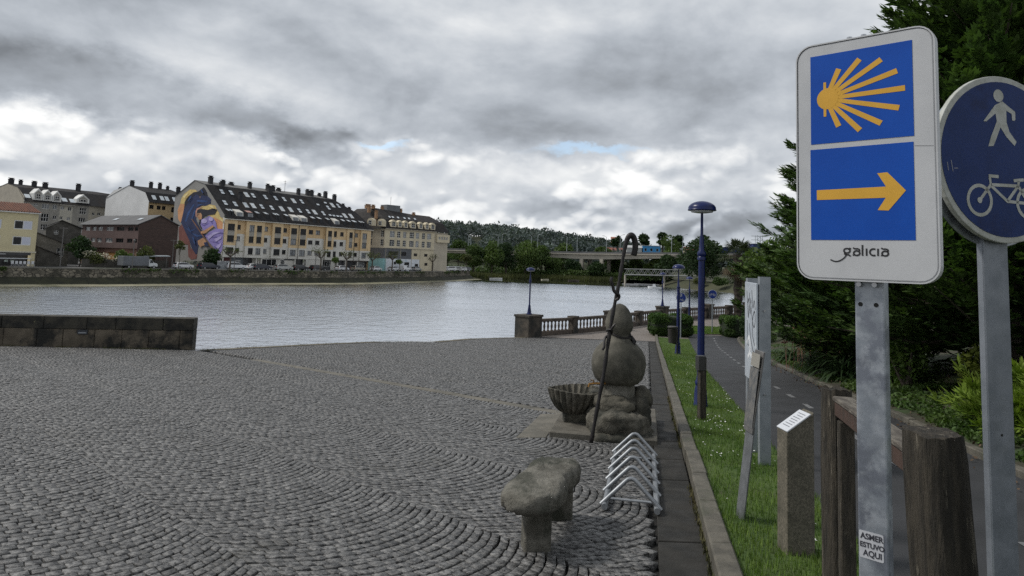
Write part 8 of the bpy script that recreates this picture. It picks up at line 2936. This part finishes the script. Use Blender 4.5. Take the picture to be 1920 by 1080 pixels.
# ---- junipers: low spreading, bright ----
def juniper(label, x, y, r, h, n, seed, brown=0.0):
    rs = np.random.default_rng(seed)
    z = bz_(x, y)
    root = empty('juniper', (x, y, z))
    tag(root, label, 'shrub', 'spreading junipers on the bank')
    Ps, Ds, Ls, Ts = [], [], [], []
    mb = MB()
    for i in range(n):
        az = rs.uniform(0, 6.283)
        el = rs.uniform(0.08, 1.2)
        ln = r * rs.uniform(0.55, 1.1) * (1.0 if el < .6 else 0.75)
        d0 = np.array([math.cos(az) * math.cos(el), math.sin(az) * math.cos(el), math.sin(el) * h / r * 1.1])
        m = 26
        s = rs.random(m) ** 0.7
        c = np.array([x, y, z + 0.1]) + d0 * (s * ln)[:, None]
        c += rs.normal(0, 0.09 * r * .5, (m, 3)) * (1.1 - s)[:, None]
        c[:, 2] = np.maximum(c[:, 2], z + 0.03)
        dd = d0 + rs.normal(0, .35, (m, 3)) + np.array([0, 0, 0.25])
        Ps.append(c)
        Ds.append(dd)
        Ls.append(rs.uniform(0.16, 0.30, m))
        Ts.append(np.clip(0.15 + 0.65 * s + rs.normal(0, .1) + rs.normal(0, .06, m), 0, 1))
        if i % 4 == 0:
            mb.tube([(x, y, z), tuple(np.array([x, y, z + .05]) + d0 * ln * .8)], [0.02, 0.006], 4)
    mb.build('stems', m_bark, root, kind='stuff')
    V, F, T = sprays(np.concatenate(Ps), np.concatenate(Ds), np.concatenate(Ls), np.concatenate(Ts), 6, 0.8, 0.075)
    link('foliage', npmesh('foliage', V, F, F_JUN, T), root)
    if brown:
        pts = np.array([x - r * .2, y - r * .55, z + h * .30]) + rs.normal(0, 1, (160, 3)) * np.array([r * .3, r * .2, h * .15])
        V, F, T = sprays(pts, rs.normal(0, 1, (160, 3)) + np.array([0, 0, .3]), rs.uniform(.12, .22, 160), rs.random(160), 6, .8, .08)
        link('browned_tips', npmesh('browned_tips', V, F, fmat('juniper_brown', (0.14, 0.06, 0.025), (0.20, 0.09, 0.035), 2.0), T), root)


juniper('bright green juniper spreading left of the round sign post', 7.75, 10.2, 1.25, 0.95, 130, 21, 1)
juniper('juniper behind and right of the round sign post', 7.6, 8.5, 1.15, 1.0, 110, 22, 1)
juniper('low juniper creeping over the kerb beside the wooden post', 7.0, 9.6, 0.7, 0.55, 60, 23)
juniper('juniper furthest right at the frame edge', 8.6, 9.4, 1.3, 1.35, 110, 24)
# small leafy shrubs
F_LEAF = fmat('shrub_leaf', (0.05, 0.095, 0.018), (0.085, 0.135, 0.025), 1.5)
F_YEL = fmat('shrub_yellow_leaf', (0.11, 0.14, 0.02), (0.15, 0.18, 0.03), 1.5)
shrub('leafy_shrub', 'yellow-leaved young shrub in the shade under the cypress', 9.15, 13.4, bz_(9.15, 13.4), 0.55, 0.5, 0.85, F_YEL, 700, 0.055, 6)
shrub('leafy_shrub', 'glossy dark shrub right beside the shell signpost', 8.5, 14.8, bz_(8.5, 14.8), 0.65, 0.6, 1.5, F_LEAF, 1500, 0.05, 7)
shrub('leafy_shrub', 'lime green shrub behind the dry flower stems', 11.3, 25.6, bz_(11.3, 25.6), 1.0, 0.9, 1.7, F_YEL, 2600, 0.07, 7)
shrub('leafy_shrub', 'mid green shrub between strap leaves and cypress', 10.6, 22.4, bz_(10.6, 22.4), 1.0, 0.9, 1.5, F_LEAF, 2600, 0.06, 7)
shrub('leafy_shrub', 'small green shrub just left of the shell signpost', 9.1, 16.4, bz_(9.1, 16.4), 0.55, 0.5, 1.0, F_LEAF, 1300, 0.05, 6)
shrub('leafy_shrub', 'low ground shrub behind the far box hedge', 13.9, 37.6, bz_(13.9, 37.6), 1.0, 1.6, 0.7, F_MID, 1800, 0.06, 6)
# ground cover
n = 30000
y = rng.uniform(6, 36, n)
y = 6 + (y - 6) * rng.random(n) ** 0.5
bx = np.array([bed_x(v) for v in y])
x = bx + 0.06 + np.abs(rng.normal(0, 1.5, n))
keep = np.array([mnoise.noise(Vector((a * .7, c * .7, 4))) > -0.15 for a, c in zip(x, y)])
x, y = x[keep], y[keep]
z = np.array([BEDSLOPE(a, c) for a, c in zip(x, y)])
V, F, T = leaf_quads(np.c_[x, y, z + rng.uniform(0.01, 0.10, len(x))], 0.035, rng.random(len(x)))
tag(link('ground_cover', npmesh('ground_cover', V, F, fmat('clover_cover', (0.038, 0.075, 0.014), (0.062, 0.10, 0.02), 0.8), T)), 'low clover ground cover on the planting bed', 'ground cover', kind='stuff')
# fallen leaves and dead twigs in the shade
n = 2500
y = rng.uniform(6, 26, n)
x = np.array([bed_x(v) for v in y]) + rng.uniform(-0.5, 3.5, n)
z = np.array([BEDSLOPE(a, c) if a > bed_x(c) else gz(c) + 0.03 for a, c in zip(x, y)])
V, F, T = leaf_quads(np.c_[x, y, z + 0.02], 0.028, rng.random(n))
tag(link('leaf_litter', npmesh('leaf_litter', V, F, M('leaf_litter', (0.09, 0.055, 0.03), (0.05, 0.035, 0.02), 3.0, rough=0.9, tint=0.4), T)), 'brown leaf litter along the planting bed kerb', 'litter', kind='stuff')
